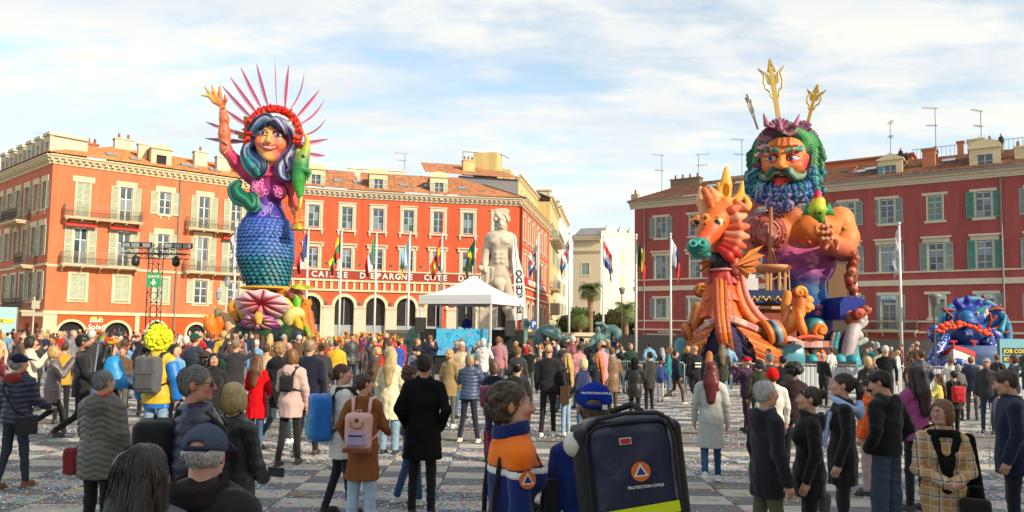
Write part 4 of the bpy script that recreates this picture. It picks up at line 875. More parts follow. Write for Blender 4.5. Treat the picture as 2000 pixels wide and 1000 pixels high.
def art_extra(nt, co, vec, b):
 N = nt.nodes; Lk = nt.links
 nz = N.new('ShaderNodeTexNoise'); nz.inputs['Scale'].default_value = 3.2; nz.inputs['Detail'].default_value = 3; nz.inputs['Distortion'].default_value = 2.5; Lk.new(vec, nz.inputs['Vector'])
 r_ = N.new('ShaderNodeValToRGB'); e = r_.color_ramp.elements; e[0].position = .30; e[0].color = (.01, .06, .30, 1); e[1].position = .75; e[1].color = (.6, .5, .12, 1)
 for p_, c in ((.42, (.02, .30, .55, 1)), (.50, (.05, .48, .68, 1)), (.58, (.03, .36, .62, 1)), (.66, (.45, .10, .35, 1))):
  q = e.new(p_); q.color = c
 Lk.new(nz.outputs[0], r_.inputs[0]); return r_.outputs[0]
part('painted_banner', MB().box(-1.2, 1.25, -1.16, -1.12, .9, zt+.02).mesh('bn', mat('painted_banner', (.1, .4, .6), .6, extra=art_extra)), st)
for k, (px, py0, py1) in enumerate(((821, 620, 650), (996, 626, 657))):
 p0 = at(px, py1, 34.5); p1 = at(px, py0, 34.5)
 s_ = thing('stage_speaker', (p0[0], 34.5, 0), 0, ('left' if k == 0 else 'right')+' black loudspeaker on a stand beside the stage', 'loudspeaker', 'loudspeakers beside the stage')
 part('cabinet', MB().box(-.24, .24, -.2, .2, p0[2], p1[2]).mesh('cab', BLK), s_); part('grille', MB().box(-.21, .21, -.215, -.2, p0[2]+.04, p1[2]-.04).mesh('gr', C('speaker_grille', (.03, .03, .03), .8)), s_); part('stand', MB().tube([(0, 0, 0), (0, 0, p0[2])], .03, 6).tube([(0, 0, .5), (-.4, 0, 0)], .02, 5).tube([(0, 0, .5), (.4, 0, 0)], .02, 5).tube([(0, 0, .5), (0, .4, 0)], .02, 5).mesh('sd', BLK), s_)
Yb = 39.; bt = at(1003, 452, Yb); bb = at(1010, 625, Yb)
fb = thing('feather_banner', (bb[0]+.1, Yb, 0), 0, 'tall white feather banner with black vertical lettering beside the statue', 'banner')
z1, z0b = bt[2], bb[2]; ox = bt[0]-bb[0]-.1
pts = [(ox, z1), (ox+.16, z1-.5), (ox+.30, z1-1.4), (.22, (z1+z0b)/2), (.42, z0b+.1), (-.24, z0b-.05), (-.30, (z1+z0b)/2), (ox-.05, z1-1.5)]
part('sail', MB().prism(pts, -.012, .012).mesh('sail', TENTW), fb)
part('pole', MB().tube([(-.1, 0, 0), (-.11, 0, (z1+z0b)/2), (ox, 0, z1)], .02, 6).mesh('p', BLK), fb)
part('lettering', text_mesh('ESPACE DO', .46, SIGNK, .004, .014, .95), fb, L=T(.02, -.02, z0b+1.5) @ RY(-math.pi/2-.05) @ RX(math.pi/2))
STN = mat('fountain_stone', (.50, .43, .32), .85, var=.08, bump=.004, bscale=30)
bs = thing('fountain_basin', (0, 46, 0), 0, 'low round stone fountain basin around the statue plinth', 'fountain')
xb0, xb1 = at(800, 670, 45)[0], at(1090, 670, 45)[0]; mb = MB(); zb = at(1050, 648, 42)[2]
mb.lathe([(7.4, 0), (7.4, zb-.25), (7.6, zb-.22), (7.6, zb), (7.1, zb), (7.1, .5)], 48)
part('basin_wall', mb.mesh('bw', STN, False), bs, L=T((xb0+xb1)/2+.9, 4, 0))
part('water', MB().lathe([(7.05, .49), (7.05, .5), (0.01, .5)], 48).mesh('wt', mat('fountain_water', (.05, .08, .07), .05, spec=.7, bump=.03, bscale=5)), bs, L=T((xb0+xb1)/2+.9, 4, 0))
for x0_, x1_, Y, zt_, nm, lab, mt_ in ((1065, 1345, 52, 2.0, 'barrier_screen', 'long black cloth screen along the barriers behind the fountain figures', BLK), (1672, 1830, 45, 1.95, 'barrier_screen', 'black cloth screen between the ship float and the sea-monster float', BLK)):
 a, b = at(x0_, 690, Y), at(x1_, 690, Y); o = thing(nm, (a[0], Y, 0), 0, lab, 'screen', 'black cloth screens'); part('cloth', MB().box(0, b[0]-a[0], 0, .05, 0, zt_).mesh('c', mt_), o); part('post', MB().box(-.04, 0, 0, .08, 0, zt_+.05).mesh('p', ZINC), o)
for x0_, x1_, y0_, y1_, Y, lines, lab, bg in ((-40, 32, 600, 690, 48, ['SPECTACLE'], 'pale blue event hoarding with yellow heading at the left edge', (.45, .72, .74)), (1955, 2050, 663, 740, 33, ['JOB COMMERCE', 'RESTENT OUVERTS'], 'blue hoarding with black and yellow strips of text at the right edge', (.16, .42, .52))):
 a, b = at(x0_, y1_, Y), at(x1_, y0_, Y); o = thing('hoarding', (a[0], Y, 0), 0, lab, 'hoarding'); w_ = b[0]-a[0]
 part('panel', MB().box(0, w_, 0, .06, 0, b[2]).mesh('pn', C('hoard%d' % x1_, bg, .6, var=.1, vscale=2)), o); [part('post', MB().box(u_, u_+.06, .06, .12, 0, b[2]).mesh('ps', ZINC), o) for u_ in (-.06, w_)]
 for k, t_ in enumerate(lines):
  zz = b[2]-(.55 if x0_ > 0 else .9)-.36*k
  part('text_strip', MB().box(.1, w_-.1, -.01, 0, zz-.15, zz+.15).mesh('s', SIGNK if x0_ > 0 else C('hoard_yel', (.8, .65, .1))), o); part('lettering', text_mesh(t_, .24, C('hoard_yel', (.8, .65, .1)) if x0_ > 0 else SIGNK, .003, .006, align='LEFT'), o, L=T(.15, -.016, zz) @ RX(math.pi/2))
def signpost(px, py, Y, lab, w=.62):
 p = at(px, py, Y); o = thing('parking_sign', (p[0], Y, 0), 0, lab, 'sign', 'blue parking signs'); part('post', MB().tube([(0, .05, 0), (0, .05, p[2])], .03, 5).mesh('p', ZINC), o)
 part('plate', MB().box(-w/2, w/2, -.02, .02, p[2]-w*.6, p[2]+w*.6).mesh('pl', C('sign_blue', (.02, .12, .45), .5)), o); part('symbol', text_mesh('P', .6, SIGNW, .004, .02), o, L=T(0, -.03, p[2]) @ RX(math.pi/2))
signpost(1043, 634, 60, 'blue and white square parking sign right of the statue'); signpost(1204, 656, 56, 'blue and white parking sign by the green sculpture')
ls = thing('direction_sign', tuple([at(64, 640, 50)[0], 50, 0]), 0, 'cream fingerpost with street name boards near the left corner', 'sign')
zz = at(66, 600, 50)[2]; part('post', MB().tube([(0, 0, 0), (0, 0, zz+.7)], .05, 6).mesh('p', CREAM2), ls); part('name_board', MB().box(-.8, .75, -.03, .03, zz-.6, zz-.35).box(-.15, .35, -.03, .03, zz-.1, zz+.45).mesh('b', CREAM2), ls)
lp = thing('lamp_post', tuple([at(440, 640, 50)[0], 50, 0]), 0, 'ornate cream three-armed lamp post left of the mermaid float', 'street lamp'); zz = at(440, 560, 50)[2]
part('post', MB().lathe([(.25, 0), (.25, .4), (.1, .6), (.08, zz)], 10).tube([(-.55, 0, zz-.9), (-.5, 0, zz-1.2), (0, 0, zz-1.3), (.5, 0, zz-1.2), (.55, 0, zz-.9)], .045, 6).mesh('p', CREAM2, True), lp)
lm = MB().lathe([(.06, 0), (.15, .1), (.19, .5), (.22, .52), (.1, .7), (.03, .85)], 8).mesh('lantern', LAMPG)
for x, z in ((0, zz), (-.55, zz-.9), (.55, zz-.9)): part('lantern', lm, lp, L=T(x, 0, z))
for px, py, Y, lab in ((1826, 580, 37, 'grey round street lantern above the blue sea monster'), (1215, 565, 62, 'dark street lantern arm reaching from the crimson building corner')):
 p = at(px, py, Y); o = thing('street_lantern', (p[0], Y, 0), 0, lab, 'street lamp'); part('post', MB().tube([(0, .1, 0), (0, .1, p[2])], .05, 6).tube([(0, .1, p[2]-.1), (0, 0, p[2])], .04, 6).mesh('p', IRON), o); part('lamp_head', MB().lathe([(.05, .3), (.28, .22), (.3, .1), (.22, 0), (.2, -.25), (.1, -.32)], 12, off=(0, 0, p[2]-.1)).mesh('h', ZINC, True), o)
# ================================================================= trees
LEAF = mat('leaf', rough=.6, src='vc', var=.2); BARK = mat('bark', (.17, .12, .075), .95, var=.3, bump=.03, bscale=8); PALMB = mat('palm_trunk', (.30, .18, .10), .95, var=.3, vscale=5, bump=.05, bscale=6)
def palm(px, pyc, Y, rad, lab, trunkr=.3, seed=1, nf=46):
 r_ = random.Random(seed); p = at(px, pyc, Y); h = p[2]; o = thing('palm_tree', (p[0], Y, 0), 0, lab, 'palm tree')
 part('trunk', MB().tube([(0, 0, 0), (.1, 0, h*.4), (0, 0, h*.8), (0, 0, h)], [trunkr*1.1, trunkr*.8, trunkr, trunkr*1.5], 10).mesh('t', PALMB, True), o)
 V = []; Q = []; c = []
 for k in range(nf):
  az = k*2.4+r_.uniform(-.2, .2); el = r_.uniform(-.5, 1.45); L_ = rad*r_.uniform(.8, 1.1); d = Vector((math.cos(az), math.sin(az), 0)); sd = Vector((-d.y, d.x, 0)); pt = Vector((0, 0, h)); g = r_.uniform(.65, 1.3); cc = (.10*g, .15*g, .035*g) if el > -.2 else (.26*g, .20*g, .08*g)
  st_ = 9; e = el; prev = pt
  for i in range(st_):
   nx = prev+(d*math.cos(e)+Vector((0, 0, math.sin(e))))*L_/st_; e -= .17+.05*i*.6
   ll = rad*.38*math.sin(math.pi*min(1, (i+1.2)/(st_+.5)))**.7
   for s_ in (-1, 1):
    for q in (0, .5):
     b0 = prev.lerp(nx, q); b1 = prev.lerp(nx, q+.3); tip = b0+(nx-prev)*.8+sd*s_*ll*r_.uniform(.8, 1.1)+Vector((0, 0, -ll*r_.uniform(.1, .6))); n_ = len(V); V += [b0, b1, tip+(b1-b0)*.15, tip]; Q.append((n_, n_+1, n_+2, n_+3)); c += [cc]*4
   prev = nx
 part('fronds', np_mesh('fronds', np.array([tuple(v) for v in V]), np.array(Q), LEAF, np.array(c), smooth=False), o); return o
def tree(px, pyt, Y, rx, rz_, lab, seed, col=(.09, .13, .035), cz=None, n=5200):
 r_ = np.random.default_rng(seed); top = at(px, pyt, Y); X = top[0]; h = top[2]; cz = h-rz_
 o = thing('tree', (X, Y, 0), 0, lab, 'tree', 'trees at the end of the street'); tb = MB().tube([(0, 0, 0), (.1, 0, cz*.5), (0, .1, cz)], [.3, .22, .15], 8)
 for k in range(6): a = k*1.05; tb.tube([(0, 0, cz*.55), (rx*.5*math.cos(a), rx*.5*math.sin(a), cz+rz_*.3)], [.12, .04], 5)
 part('trunk', tb.mesh('t', BARK, True), o)
 cl = r_.normal(size=(34, 3)); cl /= np.linalg.norm(cl, axis=1)[:, None]; cl *= r_.uniform(.35, .95, 34)[:, None]; ci = r_.integers(0, 34, n); g = r_.normal(size=(n, 3)); g /= np.linalg.norm(g, axis=1)[:, None]; P = cl[ci]+g*r_.uniform(.12, .36, (n, 1)); P = P*np.array([rx, rx, rz_])+np.array([0, 0, cz])
 s_ = r_.uniform(.12, .26, n)*rx/2.6; a = r_.normal(size=(n, 3)); a /= np.linalg.norm(a, axis=1)[:, None]; b = np.cross(a, r_.normal(size=(n, 3))); b /= np.linalg.norm(b, axis=1)[:, None]
 V = np.stack([P-a*s_[:, None], P-b*s_[:, None]*.6, P+a*s_[:, None], P+b*s_[:, None]*.6], 1).reshape(-1, 3); tone = r_.uniform(.6, 1.5, 34)[ci]*r_.uniform(.8, 1.2, n); c = np.array(col)[None]*tone[:, None]
 part('crown', np_mesh('crown', V, np.arange(4*n).reshape(-1, 4), LEAF, np.repeat(c, 4, 0), smooth=False), o)
palm(1153, 566, 84, 1.9, 'tall fan palm with a straight trunk at the end of the street', .3, 2)
palm(1222, 606, 72, 1.9, 'shorter palm leaning against the crimson building corner', .28, 5); palm(1132, 617, 80, 2.0, 'young palm left of the tall palm', .25, 8, 34)
tree(1130, 600, 92, 2.7, 2.3, 'bushy green tree left of the tall palm', 1); tree(1168, 612, 90, 2.6, 2.2, 'bushy dark tree behind the tall palm trunk', 2, (.06, .10, .03)); tree(1200, 600, 88, 2.6, 2.5, 'yellowish bushy tree right of the tall palm', 3, (.15, .16, .04)); tree(1228, 618, 86, 2.0, 2.2, 'small tree tight against the crimson building', 4, (.12, .13, .04)); tree(1112, 620, 96, 1.8, 2.0, 'small green tree beside the yellow street building', 6, (.08, .13, .04))
# ================================================================= carnival floats
def deepen(nt, co, vec, b):
 g = nt.nodes.new('ShaderNodeGamma'); g.inputs[1].default_value = 1.3; nt.links.new(co, g.inputs[0]); return g.outputs[0]
PAINT = mat('float_paint', extra=deepen, rough=.6, src='vc', var=.22, vscale=2.0, bump=.03, bscale=4, spec=.35)
PAINTG = mat('float_paint_gloss', extra=deepen, rough=.48, src='vc', var=.16, vscale=4, bump=.012, bscale=9, spec=.4)
GOLD = mat('gold_paint', (.62, .38, .05), .3, metal=.6)
GOLDB = mat('gold_paint_dull', (.45, .30, .07), .35, metal=.5)
def lerp3(a, b, t): t = np.clip(t, 0, 1)[:, None]; return np.array(a)*(1-t)+np.array(b)*t
def ramp(z, stops):
 out = np.zeros((len(z), 3)); zs = [s_[0] for s_ in stops]
 for c in range(3): out[:, c] = np.interp(z, zs, [s_[1][c] for s_ in stops])
 return out
class Pix:
 def __init__(s, px, Y):
  g = at(px, 650, Y); s.o = np.array([g[0], Y, 0]); s.Y = Y; s.s = FPX/Y
 def __call__(s, px, py, d=0.0): return at(px, py, s.Y+d)-s.o
 def m(s, px): return px/s.s
def onto(sdf, qq, px, py, d0=-4.5):
 p = qq(px, py, d0); d = qq(px, py, 0)-p; d /= np.linalg.norm(d); return sdf.hit(p, d, 9)[0]-d*.02
def ribbon_curl(sd, pts, r, k=None, col=None, n=6, sq=(1, 1, 1)):
 P = np.array(pts, float); t = np.linspace(0, len(P)-1, (len(P)-1)*n+1); R_ = np.interp(t, range(len(P)), r if hasattr(r, '__len__') else [r]*len(P))
 Q = np.array([catmull(P, x) for x in t])
 for i in range(len(Q)-1): sd.cap(Q[i], Q[i+1], R_[i], R_[i+1], k, col, sq=sq)
 return Q
def catmull(P, x):
 i = min(int(x), len(P)-2); f = x-i; p0 = P[max(i-1, 0)]; p1 = P[i]; p2 = P[i+1]; p3 = P[min(i+2, len(P)-1)]
 return .5*((2*p1)+(-p0+p2)*f+(2*p0-5*p1+4*p2-p3)*f*f+(-p0+3*p1-3*p2+p3)*f**3)
def smooth_pts(pts, n=6):
 P = np.array(pts, float); return [catmull(P, x) for x in np.linspace(0, len(P)-1, (len(P)-1)*n+1)]
def spiral(c, r0, r1, turns, n=30, ph=0, ax='xz', sgn=1):
 return [np.array(c)+np.array([math.cos(ph+sgn*2*math.pi*turns*i/n), 0, math.sin(ph+sgn*2*math.pi*turns*i/n)])*(r0+(r1-r0)*i/n) for i in range(n+1)]
q = Pix(521, 42.0)
mer = thing('mermaid_float', tuple(q.o), 0, 'towering mermaid carnival float with raised arm, feather fan and blue scaled tail', 'carnival float')
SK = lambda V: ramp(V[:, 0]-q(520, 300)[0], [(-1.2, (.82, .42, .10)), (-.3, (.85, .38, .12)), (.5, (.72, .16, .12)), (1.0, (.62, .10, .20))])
m = q.m; h = .055
zt = lambda py: float(q(521, py)[2])
tailc = lambda V: ramp(V[:, 2], [(zt(555), (.01, .13, .14)), (zt(520), (.01, .12, .20)), (zt(480), (.015, .10, .42)), (zt(440), (.02, .06, .42)), (zt(410), (.09, .06, .40)), (zt(380), (.30, .05, .28)), (zt(340), (.55, .04, .18))])
sd = SDF(); sd.k = .10
def E(px, py, d=0): return q(px, py, d)
sd.chain([E(524, 572, .2), E(524, 550), E(521, 528), E(519, 500), E(519, 462), E(519, 432), E(521, 410), E(522, 392)], [m(30), m(35), m(43), m(48.5), m(48), m(39), m(27), m(25)], col=tailc, k=.06)
sd.chain([E(522, 392), E(524, 372), E(524, 356)], [m(25), m(30), m(32)], col=tailc, k=.08, sq=(1.05, .8, 1))
sd.cap(E(492, 341), E(557, 348), m(19), m(20), col=tailc, k=.3)
for a in ((503, 371), (545, 376)): sd.ell(E(a[0], a[1], -m(21)), m(15), col=lambda V: ramp(V[:, 2], [(zt(388), (.36, .03, .26)), (zt(360), (.62, .06, .22))]), k=.12)
mbody = sd; part('tail_and_torso', sd.mesh('body', h, PAINT), mer)
V = []; Q = []; cc = []
row = 0; py = 557.
while py > 432:
 big = py > 470; cx = np.interp(py, [408, 460, 500, 535, 560], [520, 519, 519, 521, 524]); size = m(6.4 if big else 5.6); n = int(2*math.pi*m(np.interp(py, [425, 460, 500, 530, 557], [42, 53, 53, 46, 37]))/(size*1.7))
 A = 2*math.pi*(np.arange(n)+.5*(row % 2))/n; O = np.stack([np.cos(A), np.sin(A), 0*A], 1); c0 = E(cx, py, 0); CE = mbody.hit(c0+O*3.0, -O, 3.0)
 for k in range(n):
  o = O[k]; s_ = np.array([-o[1], o[0], 0]); b = len(V); ce = CE[k]; g = random.uniform(.6, 1.3); base = tailc(np.array([[0, 0, ce[2]]]))[0]*.8; tipc = np.array([.16, .34, .62]) if py < 500 else np.array([.06, .34, .40])
  for (u_, w_, off) in ((0, 1.3, -.03), (-.95, .55, .03), (-.8, -.4, .12), (0, -1.0, .20), (.8, -.4, .12), (.95, .55, .03), (0, .1, .17)):
   V.append(ce+s_*u_*size+np.array([0, 0, w_*size])+o*off); cc.append(base*g*(1.5 if u_ == 0 and w_ == .1 else 1) if w_ > -.5 and u_ == 0 or w_ > 0 else (tipc*random.uniform(.5, 1.1)))
  for i in range(6): Q.append((b+6, b+i, b+(i+1) % 6))
 py -= 7.2 if big else 6.2; row += 1
part('tail_scales', np_mesh('scales', np.array(V), np.array(Q), PAINTG, np.array(cc), smooth=False, tri=True), mer, kind='stuff')
sd = SDF(); sd.k = .02; fil = (.50, .22, .46)
for cx, cy, s_ in ((500, 371, 1), (546, 376, -1)):
 sd.chain([onto(mbody, q, cx+(12*i/26)*math.cos(s_*i*.53), cy+(12*i/26)*math.sin(s_*i*.53)) for i in range(27)], .05, col=(.66, .20, .36))
def onbody(px, py, off=0): return onto(mbody, q, px, py)
rf = random.Random(4)
for k in range(26):
 cx, cy = rf.uniform(494, 548), rf.uniform(352, 442); r0 = rf.uniform(4, 9); ph = rf.uniform(0, 6); sg = rf.choice((-1, 1))
 sd.chain([onbody(cx+(r0*(1-.045*i))*math.cos(ph+sg*i*.36), cy+(r0*(1-.045*i))*math.sin(ph+sg*i*.36)*1.25) for i in range(17)], .05, col=(.34, .26, .58) if cy > 400 else (.62, .26, .50))
sd.chain([onbody(478+i*5.6, 428+12*math.sin(math.pi*i/15)+3*math.sin(i*1.3)) for i in range(16)], .09, col=(.10, .10, .42)); 
for i in range(14): sd.ell(onbody(482+i*6, 438+11*math.sin(math.pi*i/13), .1), .09, col=(.42, .40, .58))
for i in range(16): sd.ell(onbody(486+i*5, 333+9*math.sin(math.pi*i/15), .0), .13, k=.03, col=(.58, .10, .16))
part('bodice_filigree', sd.mesh('fil', .032, PAINTG), mer)
F0 = E(532, 276, -.35); hs = m(38)     # face centre, half width
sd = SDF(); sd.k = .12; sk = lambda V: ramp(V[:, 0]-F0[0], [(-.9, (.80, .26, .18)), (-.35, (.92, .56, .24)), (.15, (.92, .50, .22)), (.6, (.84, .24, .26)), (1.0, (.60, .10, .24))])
def FP(u_, v_, d=0.0): # face coordinates: u right, v up, in half widths; d forward; tilt
 a = -.10; x = (u_*math.cos(a)-v_*math.sin(a))*hs; z = (u_*math.sin(a)+v_*math.cos(a))*hs; yaw = .12; return F0+np.array([x*math.cos(yaw)-d*hs*math.sin(yaw)*-1, -d*hs*math.cos(yaw)+x*math.sin(yaw)*.6, z])
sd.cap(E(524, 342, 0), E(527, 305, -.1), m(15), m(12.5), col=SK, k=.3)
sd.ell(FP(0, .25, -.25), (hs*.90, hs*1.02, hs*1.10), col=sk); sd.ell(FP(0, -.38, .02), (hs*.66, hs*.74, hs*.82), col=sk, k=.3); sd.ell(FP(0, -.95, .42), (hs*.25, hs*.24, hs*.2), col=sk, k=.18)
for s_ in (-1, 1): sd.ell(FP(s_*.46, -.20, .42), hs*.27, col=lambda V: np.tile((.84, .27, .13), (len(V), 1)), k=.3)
for s_ in (-1, 1): sd.ell(FP(s_*.38, .22, .80), (hs*.25, hs*.15, hs*.13), sub=True, k=.06)
sd.cap(FP(0, .25, .72), FP(.02, -.22, .98), hs*.07, hs*.12, col=sk, k=.12)
for s_ in (-1, 1): sd.ell(FP(s_*.11, -.25, .88), hs*.08, col=sk, k=.05)
for s_ in (-1, 1):
 sd.ell(FP(s_*.38, .21, .62), (hs*.21, hs*.2, hs*.12), col=(.78, .76, .74), k=.005); sd.ell(FP(s_*.38+.04, .21, .81), (hs*.085, hs*.05, hs*.095), col=(.06, .16, .28), k=.005); sd.ell(FP(s_*.38+.04, .21, .86), (hs*.045, hs*.03, hs*.045), col=(.01, .01, .02), k=.005)
 sd.chain([FP(s_*.14, .24, .76), FP(s_*.28, .35, .82), FP(s_*.45, .37, .79), FP(s_*.66, .27, .66)], hs*.028, col=(.10, .03, .08), k=.02)
 sd.chain([FP(s_*.18, .10, .79), FP(s_*.38, .07, .80), FP(s_*.60, .16, .70)], hs*.018, col=(.45, .10, .10), k=.02)
 sd.chain([FP(s_*.10, .48, .88), FP(s_*.35, .60, .86), FP(s_*.66, .46, .70)], hs*.030, col=(.20, .05, .06), k=.03)
sd.chain([FP(-.42, -.36, .62), FP(-.2, -.46, .80), FP(0, -.47, .85), FP(.2, -.46, .80), FP(.42, -.36, .62)], hs*.036, col=(.60, .04, .06), k=.02)
sd.chain([FP(-.38, -.40, .64), FP(-.2, -.58, .76), FP(0, -.64, .80), FP(.2, -.58, .76), FP(.38, -.40, .64)], hs*.048, col=(.70, .10, .12), k=.02)
sd.chain([FP(-.32, -.42, .71), FP(-.15, -.52, .82), FP(0, -.55, .86), FP(.15, -.52, .82), FP(.32, -.42, .71)], hs*.036, col=(.80, .76, .70), k=.005)
part('head', sd.mesh('head', .032, PAINTG), mer)
LK = []
def lock(sd, pts, w, cols_, n=5, amp=.6, seed=0, thin=.30, k=.012):
 P = np.array(smooth_pts(pts, 5)); wN = len(P); n += 3; T_ = np.linspace(0, 1, wN); ww = np.interp(T_, np.linspace(0, 1, len(w)), w)
 d = np.gradient(P, axis=0); d /= np.linalg.norm(d, axis=1)[:, None]+1e-9; a = np.cross(d, [0, 1, 0]); a /= np.linalg.norm(a, axis=1)[:, None]+1e-9; b = np.cross(d, a)
 for s_ in range(n):
  ph = 2*math.pi*s_/n+T_*1.3; c = P+(a*np.cos(ph)[:, None]+b*np.sin(ph)[:, None]*.6)*(ww*amp*1.15)[:, None]; r_ = ww*(thin*.5+.24)*1.2+.01; col = np.array(cols_[s_ % len(cols_)]); an = np.linspace(0, 2*math.pi, 7)[:-1]
  V = c[:, None]+(a[:, None]*np.cos(an)[None, :, None]+b[:, None]*np.sin(an)[None, :, None])*r_[:, None, None]
  LK.append((V.reshape(-1, 3), np.array([(i*6+j, i*6+(j+1) % 6, (i+1)*6+(j+1) % 6, (i+1)*6+j) for i in range(wN-1) for j in range(6)]), np.repeat(col[None]*(.75+.4*np.sin(math.pi*T_))[:, None], 6, 0)))
def flush(name, sd, h, parent):
 P = list(LK); LK.clear()
 if sd.p: P.append(sd.build(h))
 return part(name, merge(name, P, PAINTG), parent)
HB = [(.01, .05, .14), (.08, .20, .34), (.34, .36, .48), (.01, .03, .10), (.04, .16, .24)]; HG = [(.02, .20, .20), (.04, .34, .30), (.02, .10, .20), (.12, .45, .36)]; HP = [(.14, .16, .30), (.42, .42, .52), (.04, .05, .14), (.24, .16, .32)]
sd = SDF(); sd.k = .05
sd.ell(E(533, 272, .55), (m(45), m(34), m(47)), col=(.05, .10, .22))
lock(sd, [E(536, 240, -1.1), E(520, 232, -1.2), E(505, 245, -1.1), E(498, 262, -.9), E(508, 252, -1.3)], [.2, .3, .3, .22, .1], HB, 6)
lock(sd, [E(524, 236, -1.2), E(506, 240, -1.0), E(494, 258, -.7), E(492, 278, -.5), E(484, 292, -.5), E(490, 308, -.6), E(508, 322, -.8), E(506, 336, -.9), E(492, 334, -.8)], [.25, .35, .35, .28, .32, .42, .42, .3, .12], HB+HG[:1], 7)
lock(sd, [E(486, 285, -.3), E(480, 300, -.4), E(488, 318, -.7), E(505, 338, -.9), E(497, 326, -1.1)], [.2, .3, .4, .34, .15], HG, 6)
lock(sd, [E(534, 238, -1.25), E(552, 244, -1.15), E(568, 256, -.9), E(575, 275, -.6), E(570, 295, -.6), E(562, 312, -.7), E(568, 330, -.8), E(556, 338, -.9)], [.25, .32, .32, .28, .26, .3, .28, .12], HP+HB[:2], 7)
lock(sd, [E(572, 285, -.4), E(560, 305, -.6), E(548, 325, -.8), E(552, 345, -1.0), E(566, 350, -1.0), E(562, 338, -1.1)], [.2, .28, .28, .24, .16, .08], HP, 5)
lock(sd, [E(530, 240, -1.3), E(540, 236, -1.35), E(554, 250, -1.25), E(560, 262, -1.0)], [.15, .25, .2, .1], HP, 5)
flush('hair', sd, .05, mer)
sd = SDF(); sd.k = .03
lock(sd, [E(470, 352, -.4), E(458, 368, -.6), E(466, 384, -.8), E(482, 392, -1.0), E(496, 404, -1.1), E(496, 385, -1.1), E(484, 378, -1.0)], [.1, .35, .42, .36, .34, .22, .08], [(.01, .16, .10), (.03, .30, .18), (.01, .10, .08), (.05, .36, .24)], 6)
flush('green_ribbon', sd, .05, mer)
sd = SDF(); sd.k = .05; rc = random.Random(9)
for i in range(34):
 a = math.radians(200-i*6.6); px, py = 534+50*math.cos(a), 262-52*math.sin(a)*(.95 if math.sin(a) > 0 else .6); sd.ell(E(px, py, -.3), m(8), col=(.62, .03, .015))
for i in range(90):
 a = math.radians(rc.uniform(-25, 205)); rr_ = rc.uniform(42, 52); px, py = 534+rr_*math.cos(a), 262-rr_*math.sin(a); l = rc.uniform(6, 13); b_ = a+rc.uniform(-.4, .4); d = rc.uniform(-1.0, 0.1)
 sd.cap(E(px, py, d), E(px+l*math.cos(b_), py-l*math.sin(b_), d-rc.uniform(0, .3)), m(4.6), .02, col=rc.choice([(.75, .03, .02), (.80, .07, .02), (.60, .02, .02), (.85, .16, .04)]), k=.03)
part('coral_crown', sd.mesh('crown', .04, PAINTG), mer)
pm_ = MB().lathe([(.001, -.13), (.1, -.09), (.13, 0), (.1, .09), (.001, .13)], 10).mesh('pearl', C('pearl', (.78, .70, .64), .2), True)
for i in range(9): a = math.radians(150-i*14); part('pearl', pm_, mer, L=Matrix.Translation(E(536+38*math.cos(a), 266-40*math.sin(a), -1.1)))
for px, py in ((484, 232), (474, 262), (588, 285)): part('side_leaf', MB().add([E(px-8, py-6, -.2), E(px+6, py-2, -.4), E(px+4, py+12, -.3), E(px-9, py+8, -.1)], [(0, 1, 2, 3), (3, 2, 1, 0)]).mesh('lf', C('olive_gold', (.32, .22, .06))), mer)
FTH = mat('feather', rough=.5, src='vc')
fe = [((482, 276), (400, 270)), ((482, 264), (402, 238)), ((488, 246), (440, 214)), ((498, 236), (433, 167)), ((508, 228), (449, 149)), ((514, 216), (470, 131)), ((526, 213), (501, 124)), ((541, 213), (537, 112)), ((557, 213), (564, 127)), ((562, 220), (594, 142)), ((576, 232), (624, 175)), ((579, 246), (634, 194)), ((586, 266), (637, 232)), ((582, 280), (642, 271)), ((598, 298), (636, 304))]
for i, (b_, t_) in enumerate(fe):
 b0 = E(*b_, .3); t0 = E(*t_, .5); ax_ = t0-b0; L_ = np.linalg.norm(ax_); ax_ /= L_; sdv = np.cross(ax_, [0, 1, 0]); sg = 1 if i > 8 else -1; V = []; c = []; n = 14; w = .25 if i not in (7, 11, 12) else .15; th = .5 if i in (7, 9) else 1.0
 for j in range(n+1):
  t = j/n; bend = sdv*(math.sin(t*math.pi)*.20*-sg) if i in (9, 11, 12) else 0; ct = b0+ax_*L_*t+bend; ww = w*math.sin(math.pi*min(1, t*.96+.02))**.8*(1-.4*t)*th
  for u_, dy_ in ((-1, .05), (-.12, .0), (.12, 0), (1, .08)):
   V.append(ct+sdv*u_*ww*(.5 if u_*sg > 0 else 1)+np.array([0, dy_*ww*3, 0])); edge = abs(u_) < .5
   pale = np.array([.80, .52, .62]) if i % 3 else np.array([.62, .56, .66]); c.append((.25, .02, .10) if edge else tuple(pale*(1-.25*t)))
 Q = [(j*4+k, j*4+k+1, j*4+k+5, j*4+k+4) for j in range(n) for k in range(3)]
 part('feather', np_mesh('feather', np.array(V), np.array(Q), FTH, np.array(c)), mer)
sd = SDF(); sd.k = .10; AC = lambda V: ramp(V[:, 0]-E(430, 200)[0], [(-.6, (.78, .50, .20)), (.0, (.85, .42, .12)), (.45, (.72, .24, .14))])
sd.chain([E(484, 338), E(462, 318, -.1), E(441, 292, -.2)], [m(16), m(12.5), m(10.5)], col=lambda V: ramp(V[:, 0], [(E(445, 0)[0], (.88, .42, .12)), (E(462, 0)[0], (.70, .14, .16)), (E(480, 0)[0], (.62, .05, .16))]), k=.2)
sd.chain([E(441, 292, -.2), E(438, 262, -.3), E(438, 232, -.4), E(435, 213, -.4)], [m(10.5), m(10), m(8), m(6)], col=AC, k=.2)
sd.ell(E(428, 200, -.45), (m(9.5), m(5), m(8)), col=AC, rot=(0, .5, 0))
